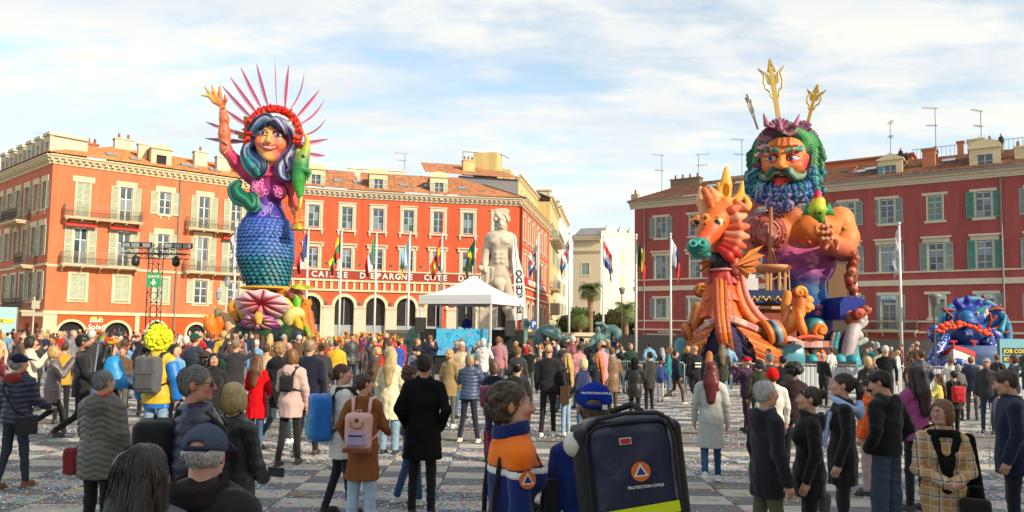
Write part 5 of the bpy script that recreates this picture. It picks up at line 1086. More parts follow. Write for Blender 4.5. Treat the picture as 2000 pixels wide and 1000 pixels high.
for pts in ([(419, 200), (409, 188), (394, 186)], [(421, 194), (409, 181), (400, 170)], [(425, 192), (418, 180), (414, 167)], [(431, 193), (429, 181), (429, 169)], [(437, 203), (441, 195), (439, 186)]):
 sd.chain([E(x_, y_, -.45-.1*k) for k, (x_, y_) in enumerate(pts)], [m(4.0), m(3.2), m(1.8)], col=AC, k=.08)
part('raised_arm', sd.mesh('arm', .035, PAINTG), mer)
sd = SDF(); sd.k = .02
sd.chain([E(438+9*math.sin(t*.9), 300-t*6.5, -.3-m(12)*abs(math.cos(t*.9))) for t in range(15)], .05, col=(.62, .30, .16)); sd.torus(E(460, 317, -.1), m(16), .09, col=(.55, .05, .16), rot=(0, .9, 0))
part('arm_vine', sd.mesh('vine', .03, PAINTG), mer)
sd = SDF(); sd.k = .10; AL = lambda V: ramp(V[:, 2], [(zt(440), (.85, .36, .10)), (zt(395), (.72, .14, .12)), (zt(350), (.62, .08, .20))])
sd.chain([E(562, 350, -.1), E(572, 375, -.2), E(573, 398, -.3), E(578, 412, -.9), E(582, 424, -1.1)], [m(14), m(9.5), m(8), m(7), m(5)], col=AL, k=.2); sd.ell(E(583, 424, -1.2), (m(9), m(5), m(8)), col=AL)
for i in range(4): sd.chain([E(592, 412+i*6, -1.2), E(588, 413+i*6, -1.5), E(578, 416+i*6, -1.55)], [m(3.2), m(3.4), m(2.6)], col=AL, k=.03)
part('lowered_arm', sd.mesh('arm2', .035, PAINTG), mer)
tor = MB().tube([E(582, 436, -1.35), E(586, 400, -1.3), E(592, 350, -1.2)], [.16, .12, .10], 10).lathe([(.14, .2), (.17, .1), (.2, -.1), (.42, -.42), (.44, -.5)], 14, off=tuple(E(582, 432, -1.35)))
part('torch', tor.mesh('torch', GOLD, True), mer)
sd = SDF(); sd.k = .08; GF = lambda V: ramp(V[:, 2], [(zt(375), (.10, .42, .08)), (zt(335), (.05, .30, .12)), (zt(300), (.45, .50, .10)), (zt(265), (.62, .52, .12))])
ribbon_curl(sd, [E(586, 385, -1.3), E(584, 352, -1.3), E(588, 320, -1.3), E(596, 298, -1.3), E(600, 278, -1.2), E(596, 262, -1.1)], [.12, .36, .42, .24, .13, .05], col=GF, n=4)
sd.chain([E(596, 305, -1.3), E(583, 296, -1.3), E(579, 318, -1.2)], [.1, .14, .2], col=GF); sd.chain([E(590, 330, -1.5), E(604, 336, -1.5), E(600, 352, -1.4)], [.2, .12, .04], col=GF); sd.ell(E(592, 306, -1.6), .09, col=(.02, .02, .02), k=.01)
for i in range(7): sd.cap(E(580+i*.6, 322+i*8, -1.2), E(574+i*1.2, 316+i*9, -1.1), .12, .03, col=(.03, .26, .10))
part('green_fish', sd.mesh('fish', .035, PAINTG), mer)
def flower(c, rx, rz_, lobes, cin, cmid, cout, rim, rimcol, name, tilt=.35, seed=0, cup=.5):
 V = []; cc_ = []; nu, nv = lobes*8, 9; c = np.array(c)
 for i in range(nu):
  a = 2*math.pi*i/nu; puff = abs(math.sin(a*lobes/2))**.5
  for j in range(nv+1):
   t = j/nv; r_ = t*(1+.05*math.cos(lobes*a)*t); y = -cup*(.15+.9*math.sin(math.pi*min(t, .97))*puff*.55)*(.6 if t < .15 else 1); z = r_*rz_*math.sin(a)
   V.append(c+np.array([rx*r_*math.cos(a), y+z*tilt, z-.1*t])); s_ = puff
   col = np.array(cin)*(1-min(1, t*2.2))+np.array(cmid)*min(1, t*2.2) if t < .5 else np.array(cmid)*(1-(t-.5)*2)+np.array(cout)*(t-.5)*2
   cc_.append(np.array(cin)*.9 if s_ < .25 and t < .97 else col)
  for (rr_, dz, dy) in ((1.06, -.18, -.0), (1.14+.05*math.sin(a*5+seed), -.34-.1*math.sin(a*7), .25)):
   z = rr_*rz_*math.sin(a); V.append(c+np.array([rx*rr_*math.cos(a), dy+z*tilt, z+dz])); cc_.append(rimcol)
 k = nv+3; Q = [(i*k+j, ((i+1) % nu)*k+j, ((i+1) % nu)*k+j+1, i*k+j+1) for i in range(nu) for j in range(k-1)]
 return part(name, np_mesh('flower', np.array(V), np.array(Q), PAINTG, np.array(cc_)), mer)
flower(E(514, 592, -2.0), m(50), m(27), 9, (.72, .05, .10), (.84, .38, .42), (.84, .68, .70), 0, (.70, .62, .04), 'pink_flower', tilt=-.75, cup=.8)
flower(E(508, 627, -2.3), m(33), m(17), 9, (.55, .10, .12), (.75, .45, .42), (.45, .12, .42), 0, (.42, .10, .36), 'purple_flower', tilt=-.8, seed=2, cup=.7)
sd = SDF(); sd.k = .15
sd.ell(E(521, 660, .6), (m(60), m(38), m(46)), col=(.03, .07, .04)); sd.ell(E(515, 612, .3), (m(52), m(36), m(16)), col=(.55, .20, .14)); sd.ell(E(540, 622, -.6), (m(48), m(20), m(10)), col=(.62, .22, .16)); sd.ell(E(480, 618, -.6), (m(30), m(20), m(8)), col=(.50, .24, .22))
sd.ell(E(520, 563, -.2), (m(50), m(42), m(5)), col=(.80, .48, .06)); sd.ell(E(560, 575, -.4), (m(20), m(14), m(14)), col=(.75, .30, .05))
for k in range(9): sd.chain([E(470+k*13, 640+5*math.sin(k*2), -1.6), E(476+k*13, 655, -2.0), E(470+k*14, 672, -1.9)], [.3, .38, .3], col=[(.02, .08, .05), (.07, .12, .05), (.03, .06, .07)][k % 3])
sd.ell(E(543, 634, -1.8), .30, col=(.42, .46, .26)); sd.chain([E(505, 612, -2.6), E(505, 618, -3.0), E(506, 630, -3.1)], [.12, .2, .14], col=(.82, .45, .12))
part('base_rocks', sd.mesh('base', .055, PAINT), mer)
part('yellow_leaf', MB().add([E(565, 558, -.9), E(585, 553, -1.3), E(618, 562, -1.2), E(600, 566, -1.3), E(575, 564, -1.3)], [(0, 1, 2, 3, 4), (4, 3, 2, 1, 0)]).mesh('yl', C('leaf_yellow', (.62, .62, .05), .4)), mer)
def coral(name, pts, r, col, tips=None, seed=1, h_=.04):
 sd = SDF(); sd.k = .06; ribbon_curl(sd, pts, r, col=col, n=4); r_ = random.Random(seed)
 if tips:
  for p in smooth_pts(pts, 4)[2::2]: sd.cap(p, p+np.array([r_.uniform(-.3, .3), r_.uniform(-.3, 0), r_.uniform(.1, .35)]), r_.uniform(.10, .2), .05, col=tips)
 return part(name, sd.mesh('coral', h_, PAINTG), mer)
coral('orange_coral', [E(600, 655, -1.2), E(592, 625, -1.2), E(596, 600, -1.2), E(602, 592, -1.1)], [.3, .26, .24, .2], (.85, .28, .03), (.85, .36, .05), 1)
coral('orange_coral', [E(611, 658, -1.0), E(606, 635, -1.0), E(604, 612, -1.0)], [.22, .24, .2], (.70, .20, .04), (.62, .15, .03), 2)
coral('yellow_shell', [E(570, 637, -1.6), E(567, 622, -1.7), E(574, 612, -1.8), E(586, 612, -1.7), E(590, 622, -1.5)], [.2, .36, .32, .24, .1], (.80, .72, .30), None, 3)
coral('yellow_tentacle', [E(585, 650, -1.8), E(584, 635, -1.9), E(578, 622, -1.8), E(582, 655, -1.9)], [.18, .2, .14, .16], (.85, .50, .03), None, 4)
coral('green_cactus', [E(590, 625, -1.1), E(582, 605, -1.1), E(580, 585, -1.1)], [.36, .32, .20], (.16, .48, .04), (.40, .62, .08), 5)
coral('brown_shells', [E(572, 588, -.8), E(570, 575, -.8), E(580, 566, -.8), E(590, 585, -.8)], [.2, .25, .2, .18], (.38, .14, .10), (.55, .34, .24), 6)
coral('green_tentacle', [E(598, 640, -1.5), E(604, 655, -1.6), E(611, 668, -1.5)], [.14, .13, .08], (.30, .45, .06), None, 7)
coral('orange_tulip', [E(417, 680, -1.5), E(416, 655, -1.5), E(411, 635, -1.5), E(408, 622, -1.5)], [.2, .2, .36, .24], (.82, .28, .04), (.86, .45, .08), 8)
coral('orange_tulip', [E(420, 690, -1.2), E(425, 650, -1.2), E(429, 628, -1.2)], [.16, .2, .3], (.80, .24, .03), (.86, .42, .08), 9)
coral('cream_horn', [E(450, 665, -1.0), E(452, 640, -1.0), E(445, 620, -1.0), E(438, 612, -1.0)], [.3, .34, .3, .18], (.70, .48, .30), None, 10)
coral('olive_leafage', [E(436, 650, -.7), E(432, 625, -.7), E(426, 608, -.7)], [.3, .35, .2], (.32, .30, .12), (.55, .48, .14), 11)
coral('orange_lobe', [E(462, 620, -.9), E(458, 600, -.9), E(466, 592, -.9)], [.32, .38, .2], (.78, .36, .05), None, 12)
coral('brown_lobe', [E(463, 650, -.8), E(458, 628, -.8), E(470, 612, -.9)], [.4, .36, .3], (.26, .11, .04), None, 13)
part('chassis', MB().box(-2.2, 2.2, -1.8, 2.2, .35, 1.2).box(-1.9, -1.4, -1.9, -1.3, 0, .5).box(1.4, 1.9, -1.9, -1.3, 0, .5).mesh('ch', BLK), mer)
q2 = Pix(1500, 33.0); m2 = q2.m
def G(px, py, d=0): return q2(px, py, d)
zf = lambda py: float(q2(1500, py)[2]); xf = lambda px: float(q2(px, 500)[0])
nep = thing('ship_float', tuple(q2.o), 0, 'huge sea-god ship carnival float with bearded giant, tridents and orange seahorse prow', 'carnival float')
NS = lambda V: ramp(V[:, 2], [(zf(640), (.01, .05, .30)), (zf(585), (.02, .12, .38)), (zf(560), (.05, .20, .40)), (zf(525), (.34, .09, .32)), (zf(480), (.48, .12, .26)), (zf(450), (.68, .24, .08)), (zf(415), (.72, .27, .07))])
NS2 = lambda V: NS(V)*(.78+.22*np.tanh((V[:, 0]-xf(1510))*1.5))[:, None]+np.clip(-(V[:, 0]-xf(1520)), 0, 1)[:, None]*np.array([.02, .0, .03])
sd = SDF(); sd.k = .2; D0 = 2.2
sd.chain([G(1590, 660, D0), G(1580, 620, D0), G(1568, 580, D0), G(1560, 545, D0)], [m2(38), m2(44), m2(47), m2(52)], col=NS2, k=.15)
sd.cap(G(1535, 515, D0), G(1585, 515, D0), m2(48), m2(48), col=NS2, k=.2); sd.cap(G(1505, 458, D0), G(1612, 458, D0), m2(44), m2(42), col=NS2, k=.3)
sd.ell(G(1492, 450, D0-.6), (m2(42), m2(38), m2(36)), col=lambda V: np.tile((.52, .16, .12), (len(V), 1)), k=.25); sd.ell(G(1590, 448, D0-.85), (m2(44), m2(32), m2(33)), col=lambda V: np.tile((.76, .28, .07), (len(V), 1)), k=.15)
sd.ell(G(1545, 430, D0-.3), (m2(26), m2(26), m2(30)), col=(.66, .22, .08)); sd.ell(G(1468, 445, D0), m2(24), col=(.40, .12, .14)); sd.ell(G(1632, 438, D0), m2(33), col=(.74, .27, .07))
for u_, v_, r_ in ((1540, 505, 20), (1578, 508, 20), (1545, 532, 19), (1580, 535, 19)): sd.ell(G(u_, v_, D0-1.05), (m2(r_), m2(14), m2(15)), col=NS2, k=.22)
sd.ell(G(1580, 474, D0-1.75), m2(5), col=(.50, .10, .14), k=.04)
gbody = sd; part('giant_torso', sd.mesh('torso', .06, PAINT), nep)
sd = SDF(); sd.k = .02
gb = lambda px, py: onto(gbody, G, px, py, -4)
for R_ in (38, 31, 24): sd.chain([gb(1500+R_*math.cos(a)*.92, 455+R_*math.sin(a)) for a in np.linspace(0, 6.283, 34)], .055, col=(.50, .17, .15))
for a in np.linspace(.2, 2.9, 9): sd.chain([gb(1498, 478), gb(1498+14*math.cos(a), 468-14*math.sin(a)), gb(1498+25*math.cos(a), 462-22*math.sin(a))], [.05, .08, .06], col=(.55, .24, .22))
for i in range(16): a = 2*math.pi*i/16; sd.ell(gb(1500+34.5*math.cos(a)*.92, 455+34.5*math.sin(a)), .075, col=(.46, .14, .14))
for k in range(6): sd.chain([gb(1464+k*5, 432-k*3), gb(1474+k*6, 419-k*2), gb(1488+k*6, 413), gb(1500+k*5, 414)], .06, col=(.48, .15, .16))
bplate = sd
for u_, v_ in ((1588, 498), (1580, 508), (1592, 512), (1584, 520), (1594, 505), (1605, 540), (1600, 600), (1598, 612)): sd = SDF(); sd.ell(gb(u_, v_), (.17, .10, .15), col=(.50, .20, .34)); part('skin_scale', sd.mesh('ss', .04, PAINTG), nep)
sd = bplate
part('shell_breastplate', sd.mesh('plate', .035, PAINTG), nep)
sd = SDF(); sd.k = .12; AO = lambda V: ramp(V[:, 2], [(zf(500), (.45, .13, .12)), (zf(470), (.66, .24, .08)), (zf(430), (.80, .34, .10))])
sd.chain([G(1640, 430, D0), G(1652, 465, D0-.5), G(1648, 488, D0-1.0)], [m2(28), m2(23), m2(20)], col=AO, k=.3); sd.chain([G(1648, 488, D0-1.0), G(1625, 478, D0-2.4), G(1610, 462, D0-2.8)], [m2(21), m2(18), m2(12)], col=AO, k=.3)
sd.ell(G(1604, 455, D0-3.0), (m2(14), m2(10), m2(12)), col=AO)
for pts in ([(1600, 458), (1595, 452), (1592, 443)], [(1610, 450), (1612, 440), (1609, 424)], [(1618, 456), (1624, 462), (1622, 474)], [(1612, 466), (1618, 474), (1612, 486)], [(1628, 462), (1636, 474), (1634, 488)]):
 sd.chain([G(x_, y_, D0-3.1-.12*k) for k, (x_, y_) in enumerate(pts)], [m2(5.5), m2(5), m2(3.6)], col=AO, k=.08)
for i in range(9): sd.ell(G(1606+(i % 3)*9, 442+(i//3)*12, D0-3.35), .10, col=(.62, .30, .20), k=.03)
sd.torus(G(1655, 455, D0-.4), m2(24), .09, col=(.08, .03, .02), rot=(.5, .7, 0))
part('giant_arm', sd.mesh('garm', .045, PAINTG), nep)
sd = SDF(); sd.k = .09; YG = lambda V: ramp(V[:, 2], [(zf(440), (.05, .34, .08)), (zf(420), (.45, .55, .03)), (zf(395), (.78, .66, .05))])
sd.chain([G(1603, 430, D0-3.6), G(1597, 412, D0-3.6), G(1598, 396, D0-3.5)], [m2(6), m2(15), m2(13)], col=YG); 
for s_ in (-1, 1):
 for k in range(4): sd.cap(G(1600+s_*12, 412, D0-3.4), G(1598+s_*(22+3*k), 398+k*7, D0-3.3), .16, .05, col=(.02, .32, .12))
for i, c in enumerate([(.62, .03, .12), (.70, .08, .16), (.60, .02, .10), (.66, .05, .2)]*2): sd.ell(G(1597+3*math.sin(i*2), 376+i*2.5, D0-3.6), m2(5.5), col=c, k=.03)
for s_ in (-1, 1): sd.ell(G(1597+s_*5, 416, D0-4.1), .07, col=(.02, .02, .02), k=.01)
part('held_seahorse', sd.mesh('shs', .04, PAINTG), nep)
H0 = G(1532, 322, D0-.9); hw = m2(50)
def HP_(u_, v_, d=0.0):
 yaw = .45; roll_ = -.07; x = u_*hw; z = v_*hw; y = -d*hw; x, z = x*math.cos(roll_)-z*math.sin(roll_), x*math.sin(roll_)+z*math.cos(roll_)
 return H0+np.array([x*math.cos(yaw)+y*math.sin(yaw), -x*math.sin(yaw)+y*math.cos(yaw), z])
fs = lambda V: lerp3((.85, .35, .09), (.70, .07, .12), np.clip(.95*np.exp(-(((V[:, 2]-HP_(0, -.12)[2])/(hw*.42))**2))*np.clip(np.abs(V[:, 0]-HP_(.0, 0, .9)[0])/(hw*.9)-.25, 0, 1), 0, 1))
sd = SDF(); sd.k = .15
ry = (0, 0, -.45)
sd.ell(HP_(0, .35, -.25), (hw*.98, hw*1.1, hw*1.05), col=fs, rot=ry); sd.ell(HP_(0, -.25, .12), (hw*.80, hw*.80, hw*.80), col=fs, k=.25, rot=ry)
for s_ in (-1, 1):
 sd.ell(HP_(s_*.48, -.18, .62), (hw*.30, hw*.24, hw*.24), col=fs, k=.2, rot=ry); sd.ell(HP_(s_*.40, .12, .92), (hw*.30, hw*.22, hw*.17), sub=True, k=.10, rot=ry)
 sd.ell(HP_(s_*.40, .10, .70), (hw*.20, hw*.19, hw*.15), col=(.75, .70, .70), k=.01, rot=ry); sd.ell(HP_(s_*.40-.06, .09, .87), (hw*.085, hw*.05, hw*.09), col=(.10, .20, .42), k=.005, rot=ry); sd.ell(HP_(s_*.40-.06, .09, .915), (hw*.04, hw*.03, hw*.045), col=(.0, .0, .01), k=.005, rot=ry)
 sd.chain([HP_(s_*.18, .16, .82), HP_(s_*.38, .24, .90), HP_(s_*.62, .18, .74)], hw*.04, col=(.50, .05, .10), k=.03); sd.chain([HP_(s_*.2, .0, .80), HP_(s_*.4, -.07, .84), HP_(s_*.62, .03, .72)], hw*.035, col=(.55, .05, .10), k=.03)
 sd.chain([HP_(s_*.12, .26, .98), HP_(s_*.4, .42, .95), HP_(s_*.72, .46, .70)], hw*.07, col=fs, k=.1)
sd.chain([HP_(0, .22, .88), HP_(0, -.02, 1.05), HP_(0, -.28, 1.22)], [hw*.11, hw*.12, hw*.16], col=fs, k=.12)
for s_ in (-1, 1): sd.ell(HP_(s_*.17, -.32, 1.02), hw*.115, col=fs, k=.06)
for k in range(4): sd.chain([HP_(-.5+.1*k, .66+.1*k, .72-.03*k), HP_(-.2, .62+.1*k, .86-.03*k), HP_(0, .58+.11*k, .88-.03*k), HP_(.25, .62+.1*k, .85-.03*k), HP_(.55-.1*k, .66+.1*k, .68-.03*k)], hw*.035, col=(.72, .25, .07), k=.08)
sd.ell(HP_(0, -.64, .72), (hw*.32, hw*.20, hw*.13), col=(.12, .01, .02), k=.04, rot=ry); sd.chain([HP_(-.30, -.70, .72), HP_(0, -.80, .88), HP_(.30, -.70, .72)], hw*.06, col=(.72, .08, .10), k=.04); sd.chain([HP_(-.18, -.60, .84), HP_(0, -.58, .91), HP_(.18, -.60, .84)], hw*.035, col=(.80, .74, .66), k=.01)
sd.ell(HP_(0, -.94, .66), (hw*.30, hw*.2, hw*.17), col=(.72, .12, .10), k=.1)
sd.ell(HP_(1.02, .0, -.25), (hw*.16, hw*.14, hw*.28), col=(.70, .22, .08), rot=ry); sd.ell(HP_(1.06, .0, -.10), (hw*.08, hw*.1, hw*.18), sub=True, k=.04, rot=ry)
part('giant_head', sd.mesh('ghead', .036, PAINTG), nep)
GRN = [(.02, .16, .08), (.06, .32, .10), (.02, .10, .07), (.14, .42, .12), (.03, .22, .14)]; TEA = [(.02, .18, .20), (.05, .34, .30), (.03, .12, .24), (.20, .42, .42)]; BLU = [(.02, .10, .30), (.05, .24, .46), (.03, .07, .20), (.24, .38, .52), (.03, .30, .40)]; PUR = [(.16, .08, .26), (.34, .30, .46), (.08, .10, .28), (.40, .34, .50)]
sd = SDF(); sd.k = .06; rh = random.Random(21)
sd.ell(HP_(0, .55, -.65), (hw*1.08, hw*1.05, hw*1.0), col=(.03, .14, .08), rot=ry)
sd.ell(HP_(0, -1.2, .15), (hw*.88, hw*.6, hw*.72), col=(.02, .10, .22), rot=ry)
for i in range(30): # crown of hair sweeping off the brow
 a = math.radians(-25+i*8); u0, v0 = .72*math.cos(a), .55+.55*math.sin(a); l = rh.uniform(.45, .8); sgn = 1 if math.cos(a) > 0 else -1
 p = [HP_(u0*.8, v0*.95, .62-.35*abs(math.cos(a))), HP_(u0*1.15, v0+.22, .55-.4*abs(math.cos(a))), HP_(u0*1.45+.1*sgn, v0+.25+l*.3*math.sin(a), .15-.4*abs(math.cos(a))), HP_(u0*1.5+.3*sgn, v0+.1, -.15-.3*abs(math.cos(a)))]
 lock(sd, p, [hw*.10, hw*.17, hw*.15, hw*.05], GRN, 4, .7, i, .45)
for i in range(26): # side hair
 s_ = 1 if i % 2 else -1; v0 = .7-.10*(i//2); p = [HP_(s_*.95, v0, -.05), HP_(s_*1.08, v0-.1, -.15), HP_(s_*(1.2+rh.uniform(0, .12)), v0-.25+rh.uniform(-.1, .1), -.25), HP_(s_*(1.3+rh.uniform(0, .22)), v0-.1, -.2), HP_(s_*1.25, v0+.05, -.15)]
 lock(sd, p, [hw*.12, hw*.15, hw*.13, hw*.08, hw*.03], GRN if v0 > 0 else TEA, 4, .7, 50+i, .45)
def beard(u0, v0, d0, du, dv, L_, pal, seed, w=.13):
 r_ = random.Random(seed); p = [HP_(u0, v0, d0)]; u_, v_, d = u0, v0, d0
 for k in range(4): u_ += du*L_/4+r_.uniform(-.07, .07)+.10*math.sin(seed+k*2.1); v_ += dv*L_/4; d += (.12 if k < 2 else -.05); p.append(HP_(u_, v_, d))
 sg = 1 if r_.random() < .5 else -1
 p += [HP_(u_+sg*.10, v_-.02, d+.05), HP_(u_+sg*.12, v_+.10, d+.05), HP_(u_+sg*.03, v_+.10, d+.08)]
 lock(sd, p, [hw*w*.6, hw*w, hw*w*1.1, hw*w, hw*w*.8, hw*w*.6, hw*w*.4, hw*w*.2], pal, 4, .7, seed, .45)
for i in range(15): u0 = -.82+i*.117; c_ = abs(u0); beard(u0, -.62-.5*(1-c_*1.05)*.5, .52-.35*c_*c_, u0*.35, -.8, .85, BLU if i % 3 else TEA, i, .13)
for i in range(13): u0 = -.75+i*.125; c_ = abs(u0); beard(u0, -1.25+.2*c_, .55-.3*c_*c_, u0*.2, -.7, .62, PUR if i % 2 else BLU, 40+i, .12)
for i in range(9): u0 = -.42+i*.105; beard(u0, -1.62+.35*abs(u0), .52, -u0*.3, -.7, .55, PUR, 140+i, .11)
for i in range(8): s_ = 1 if i % 2 else -1; beard(s_*.98, -.15-.14*(i//2), .10, s_*.45, -.7, .8, TEA, 70+i, .14)
for s_ in (-1, 1):
 for k in range(3): lock(sd, [HP_(s_*.05, -.42-.04*k, 1.02), HP_(s_*.28, -.42-.05*k, 1.02), HP_(s_*.52, -.60-.05*k, .82), HP_(s_*.78, -.58-.03*k, .62), HP_(s_*.86, -.44, .55), HP_(s_*.76, -.42, .6)], [hw*.07, hw*.12, hw*.11, hw*.08, hw*.05, hw*.03], [(.10, .20, .14), (.24, .34, .24), (.05, .12, .10)], 4, .7, 90+k, .45)
 for k in range(9): sd.cap(HP_(s_*(.14+.07*k), .32+.022*k*(1 if k < 6 else .5), 1.10-.035*k), HP_(s_*(.22+.075*k), .48+.022*k, 1.06-.045*k), hw*.075, hw*.025, col=rh.choice([(.10, .30, .24), (.20, .40, .30), (.04, .16, .14)]), k=.02)
flush('hair_and_beard', sd, .06, nep)
sd = SDF(); sd.k = .04
def shell(c, R_, col, seed, up=0.0):
 for k in range(9): a = math.radians(20+17.5*k)+up; p = np.array(c)+np.array([math.cos(a)*R_, 0, math.sin(a)*R_]); sd.cap(np.array(c)+np.array([0, -.05, 0]), p+np.array([0, -.12, 0]), .03, R_*.125, k=.005, col=col if k % 2 else tuple(.55*x for x in col))
cs = [(1488, 285, 14), (1492, 268, 16), (1502, 255, 16), (1522, 246, 24), (1541, 256, 17), (1562, 250, 22), (1578, 262, 19), (1590, 275, 14), (1570, 240, 14), (1508, 240, 12), (1482, 300, 12), (1475, 318, 11), (1596, 290, 12)]
for i, (a, b, r_) in enumerate(cs): shell(G(a, b+10, D0-1.9+.015*abs(a-1530)), m2(r_), [(.42, .16, .26), (.52, .28, .34), (.36, .10, .22)][i % 3], i)
for a, b, t in ((1553, 245, .35), (1524, 252, -.1), (1497, 243, -.25)): sd.cap(G(a, b, D0-2.0), G(a+24*t, b-22, D0-1.9), m2(6), .03, col=(.46, .18, .28))
part('shell_crown', sd.mesh('sc', .04, PAINTG), nep)
def trident(base, tip, W_, d, mt, flat=1.0, yaw=0.0):
 b0 = G(*base, d); t0 = G(*tip, d); L_ = np.linalg.norm(t0-b0); mb = MB(); w = W_
 def bar(p, r_): mb.tube([(x*w, 0, z*L_) for x, z in p], r_, 5)
 mb.box(-.10*w/.6, .10*w/.6, -.04, .04, 0, L_*.86)
 for s_ in (-1, 1): bar([(0, 1.0), (s_*.28, .78), (s_*.08, .80), (s_*.12, .84), (0, .97)], .045)
 for s_ in (-1, 1): bar([(s_*.1, .30), (s_*.30, .36), (s_*.34, .44), (s_*.62, .50), (s_*.72, .62), (s_*.62, .74), (s_*1.0, .86), (s_*.45, .76), (s_*.38, .60), (s_*.22, .56), (s_*.28, .72), (s_*.45, .76)], .045)
 dr_ = (t0-b0)/L_; ang = math.atan2(dr_[0], dr_[2])
 return part('trident', mb.mesh('tri', mt), nep, L=Matrix.Translation(b0) @ RY(ang) @ RZ(yaw))
trident((1520, 228), (1503, 116), m2(28), D0, GOLDB); trident((1480, 252), (1458, 184), m2(18), D0+.6, C('silver_paint', (.34, .29, .22), .4, metal=.5), yaw=.95); trident((1578, 238), (1597, 165), m2(20), D0+.4, GOLD, yaw=-.5)
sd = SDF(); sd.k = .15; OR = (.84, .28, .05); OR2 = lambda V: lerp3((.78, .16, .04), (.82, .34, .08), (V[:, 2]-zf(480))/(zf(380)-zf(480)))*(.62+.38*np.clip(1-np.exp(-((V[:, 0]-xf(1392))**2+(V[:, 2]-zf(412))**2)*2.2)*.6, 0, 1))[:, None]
P_ = -1.4
sd.chain([G(1404, 600, P_), G(1407, 560, P_), G(1409, 530, P_), G(1410, 512, P_)], [m2(28), m2(24), m2(21), m2(19)], col=lambda V: ramp(V[:, 2], [(zf(610), (.60, .15, .04)), (zf(575), (.74, .20, .04)), (zf(530), (.55, .05, .05))]), k=.25)
part('prow_neck', sd.mesh('neck', .05, PAINT), nep)
mb = MB(); bc = G(1408, 512, P_)
for k, (z0_, z1_, r_, mt_) in enumerate(((-.40, -.30, 30, C('band_pink', (.62, .30, .30), .4)), (-.30, .36, 24.5, C('band_black', (.012, .012, .02), .3)), (.36, .48, 28, C('band_brown', (.34, .10, .05), .4)))): part('neck_band', MB().lathe([(m2(r_)*.9, z0_), (m2(r_), z0_+.04), (m2(r_), z1_-.04), (m2(r_)*.9, z1_)], 24).mesh('nb', mt_, True), nep, L=Matrix.Translation(bc))
for k, (pz, r0, r1, cc_) in enumerate(((520, 22, 33, (.50, .05, .06)), (552, 24, 35, (.72, .15, .04)), (585, 29, 43, (.70, .17, .04)))):
 V = []; cl_ = []; n = 56
 for i in range(n):
  a = 2*math.pi*i/n; sc_ = .5+.5*abs(math.cos(a*4.5))
  for t in np.linspace(0, 1, 6): R_ = m2(r0+(r1-r0)*t**1.6*sc_+0); V.append(G(1410-k*2, pz+36*t*(.8+.2*sc_), P_)+np.array([R_*math.cos(a), R_*math.sin(a), 0])); cl_.append(np.array(cc_)*(1.15 if sc_ > .8 else .85))
 Q = [(i*6+j, ((i+1) % n)*6+j, ((i+1) % n)*6+j+1, i*6+j+1) for i in range(n) for j in range(5)]
 part('scalloped_collar', np_mesh('collar', np.array(V), np.array(Q), PAINTG, np.array(cl_)), nep)
sd = SDF(); sd.k = .10; HD = P_-.3
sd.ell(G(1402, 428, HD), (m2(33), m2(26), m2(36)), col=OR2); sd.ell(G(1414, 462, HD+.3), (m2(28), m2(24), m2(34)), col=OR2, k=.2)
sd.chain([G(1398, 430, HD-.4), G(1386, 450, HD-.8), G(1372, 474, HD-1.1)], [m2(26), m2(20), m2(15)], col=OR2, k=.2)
TG = (.03, .30, .26)
sd.ell(G(1364, 482, HD-1.3), (m2(21), m2(18), m2(16)), col=TG, k=.12); sd.ell(G(1369, 497, HD-1.15), (m2(18), m2(15), m2(8)), col=(.05, .36, .30), k=.06)
for u_, v_ in ((1353, 475), (1372, 474)): sd.torus(G(u_, v_, HD-1.75), .13, .06, col=(.08, .42, .36), rot=(1.2, 0, 0)); sd.ell(G(u_, v_, HD-1.8), .09, sub=True, k=.02); sd.ell(G(u_, v_, HD-1.7), .09, col=(.01, .06, .06), k=.005)
sd.chain([G(1348, 492, HD-1.6), G(1364, 496, HD-1.85), G(1384, 490, HD-1.4)], .045, col=(.01, .10, .09), k=.01)
for u_, v_, dd in ((1402, 434, -.95), (1362, 434, -.3)):
 sd.ell(G(u_, v_, HD+dd+.12), (m2(12), .28, m2(9.5)), col=(.12, .03, .02), k=.03); sd.ell(G(u_, v_, HD+dd-.0), (m2(9.5), .26, m2(7)), col=(.76, .66, .42), k=.01); sd.ell(G(u_-1, v_, HD+dd-.2), (m2(5), .1, m2(5)), col=(.03, .02, .02), k=.01); sd.chain([G(u_-12, v_-3, HD+dd-.1), G(u_, v_-11, HD+dd-.2), G(u_+12, v_-4, HD+dd)], m2(3), col=(.86, .34, .08), k=.05)
for u_, v_, r_ in ((1378, 424, 7), (1377, 436, 5.5), (1373, 446, 4.5)): sd.ell(G(u_, v_, HD-1.0), m2(r_), col=(.84, .38, .10), k=.03); sd.ell(G(u_, v_, HD-1.2), m2(r_*.5), col=(.45, .10, .03), k=.01)
part('seahorse_head', sd.mesh('shh', .038, PAINTG), nep)
sd = SDF(); sd.k = .06
sd.chain([G(1378, 415, HD), G(1372, 392, HD+.1), G(1368, 366, HD+.2)], [m2(12), m2(12), m2(3)], col=(.82, .50, .28)); sd.chain([G(1392, 412, HD-.5), G(1384, 388, HD-.5), G(1376, 372, HD-.5)], [m2(7), m2(9), m2(7)], col=(.72, .20, .04))
sd.chain([G(1396, 405, HD-.1), G(1396, 385, HD), G(1388, 370, HD)], [m2(8), m2(12), m2(6)], col=(.80, .42, .20))
part('ears', sd.mesh('ears', .04, PAINTG), nep)
sd = SDF(); sd.k = .05
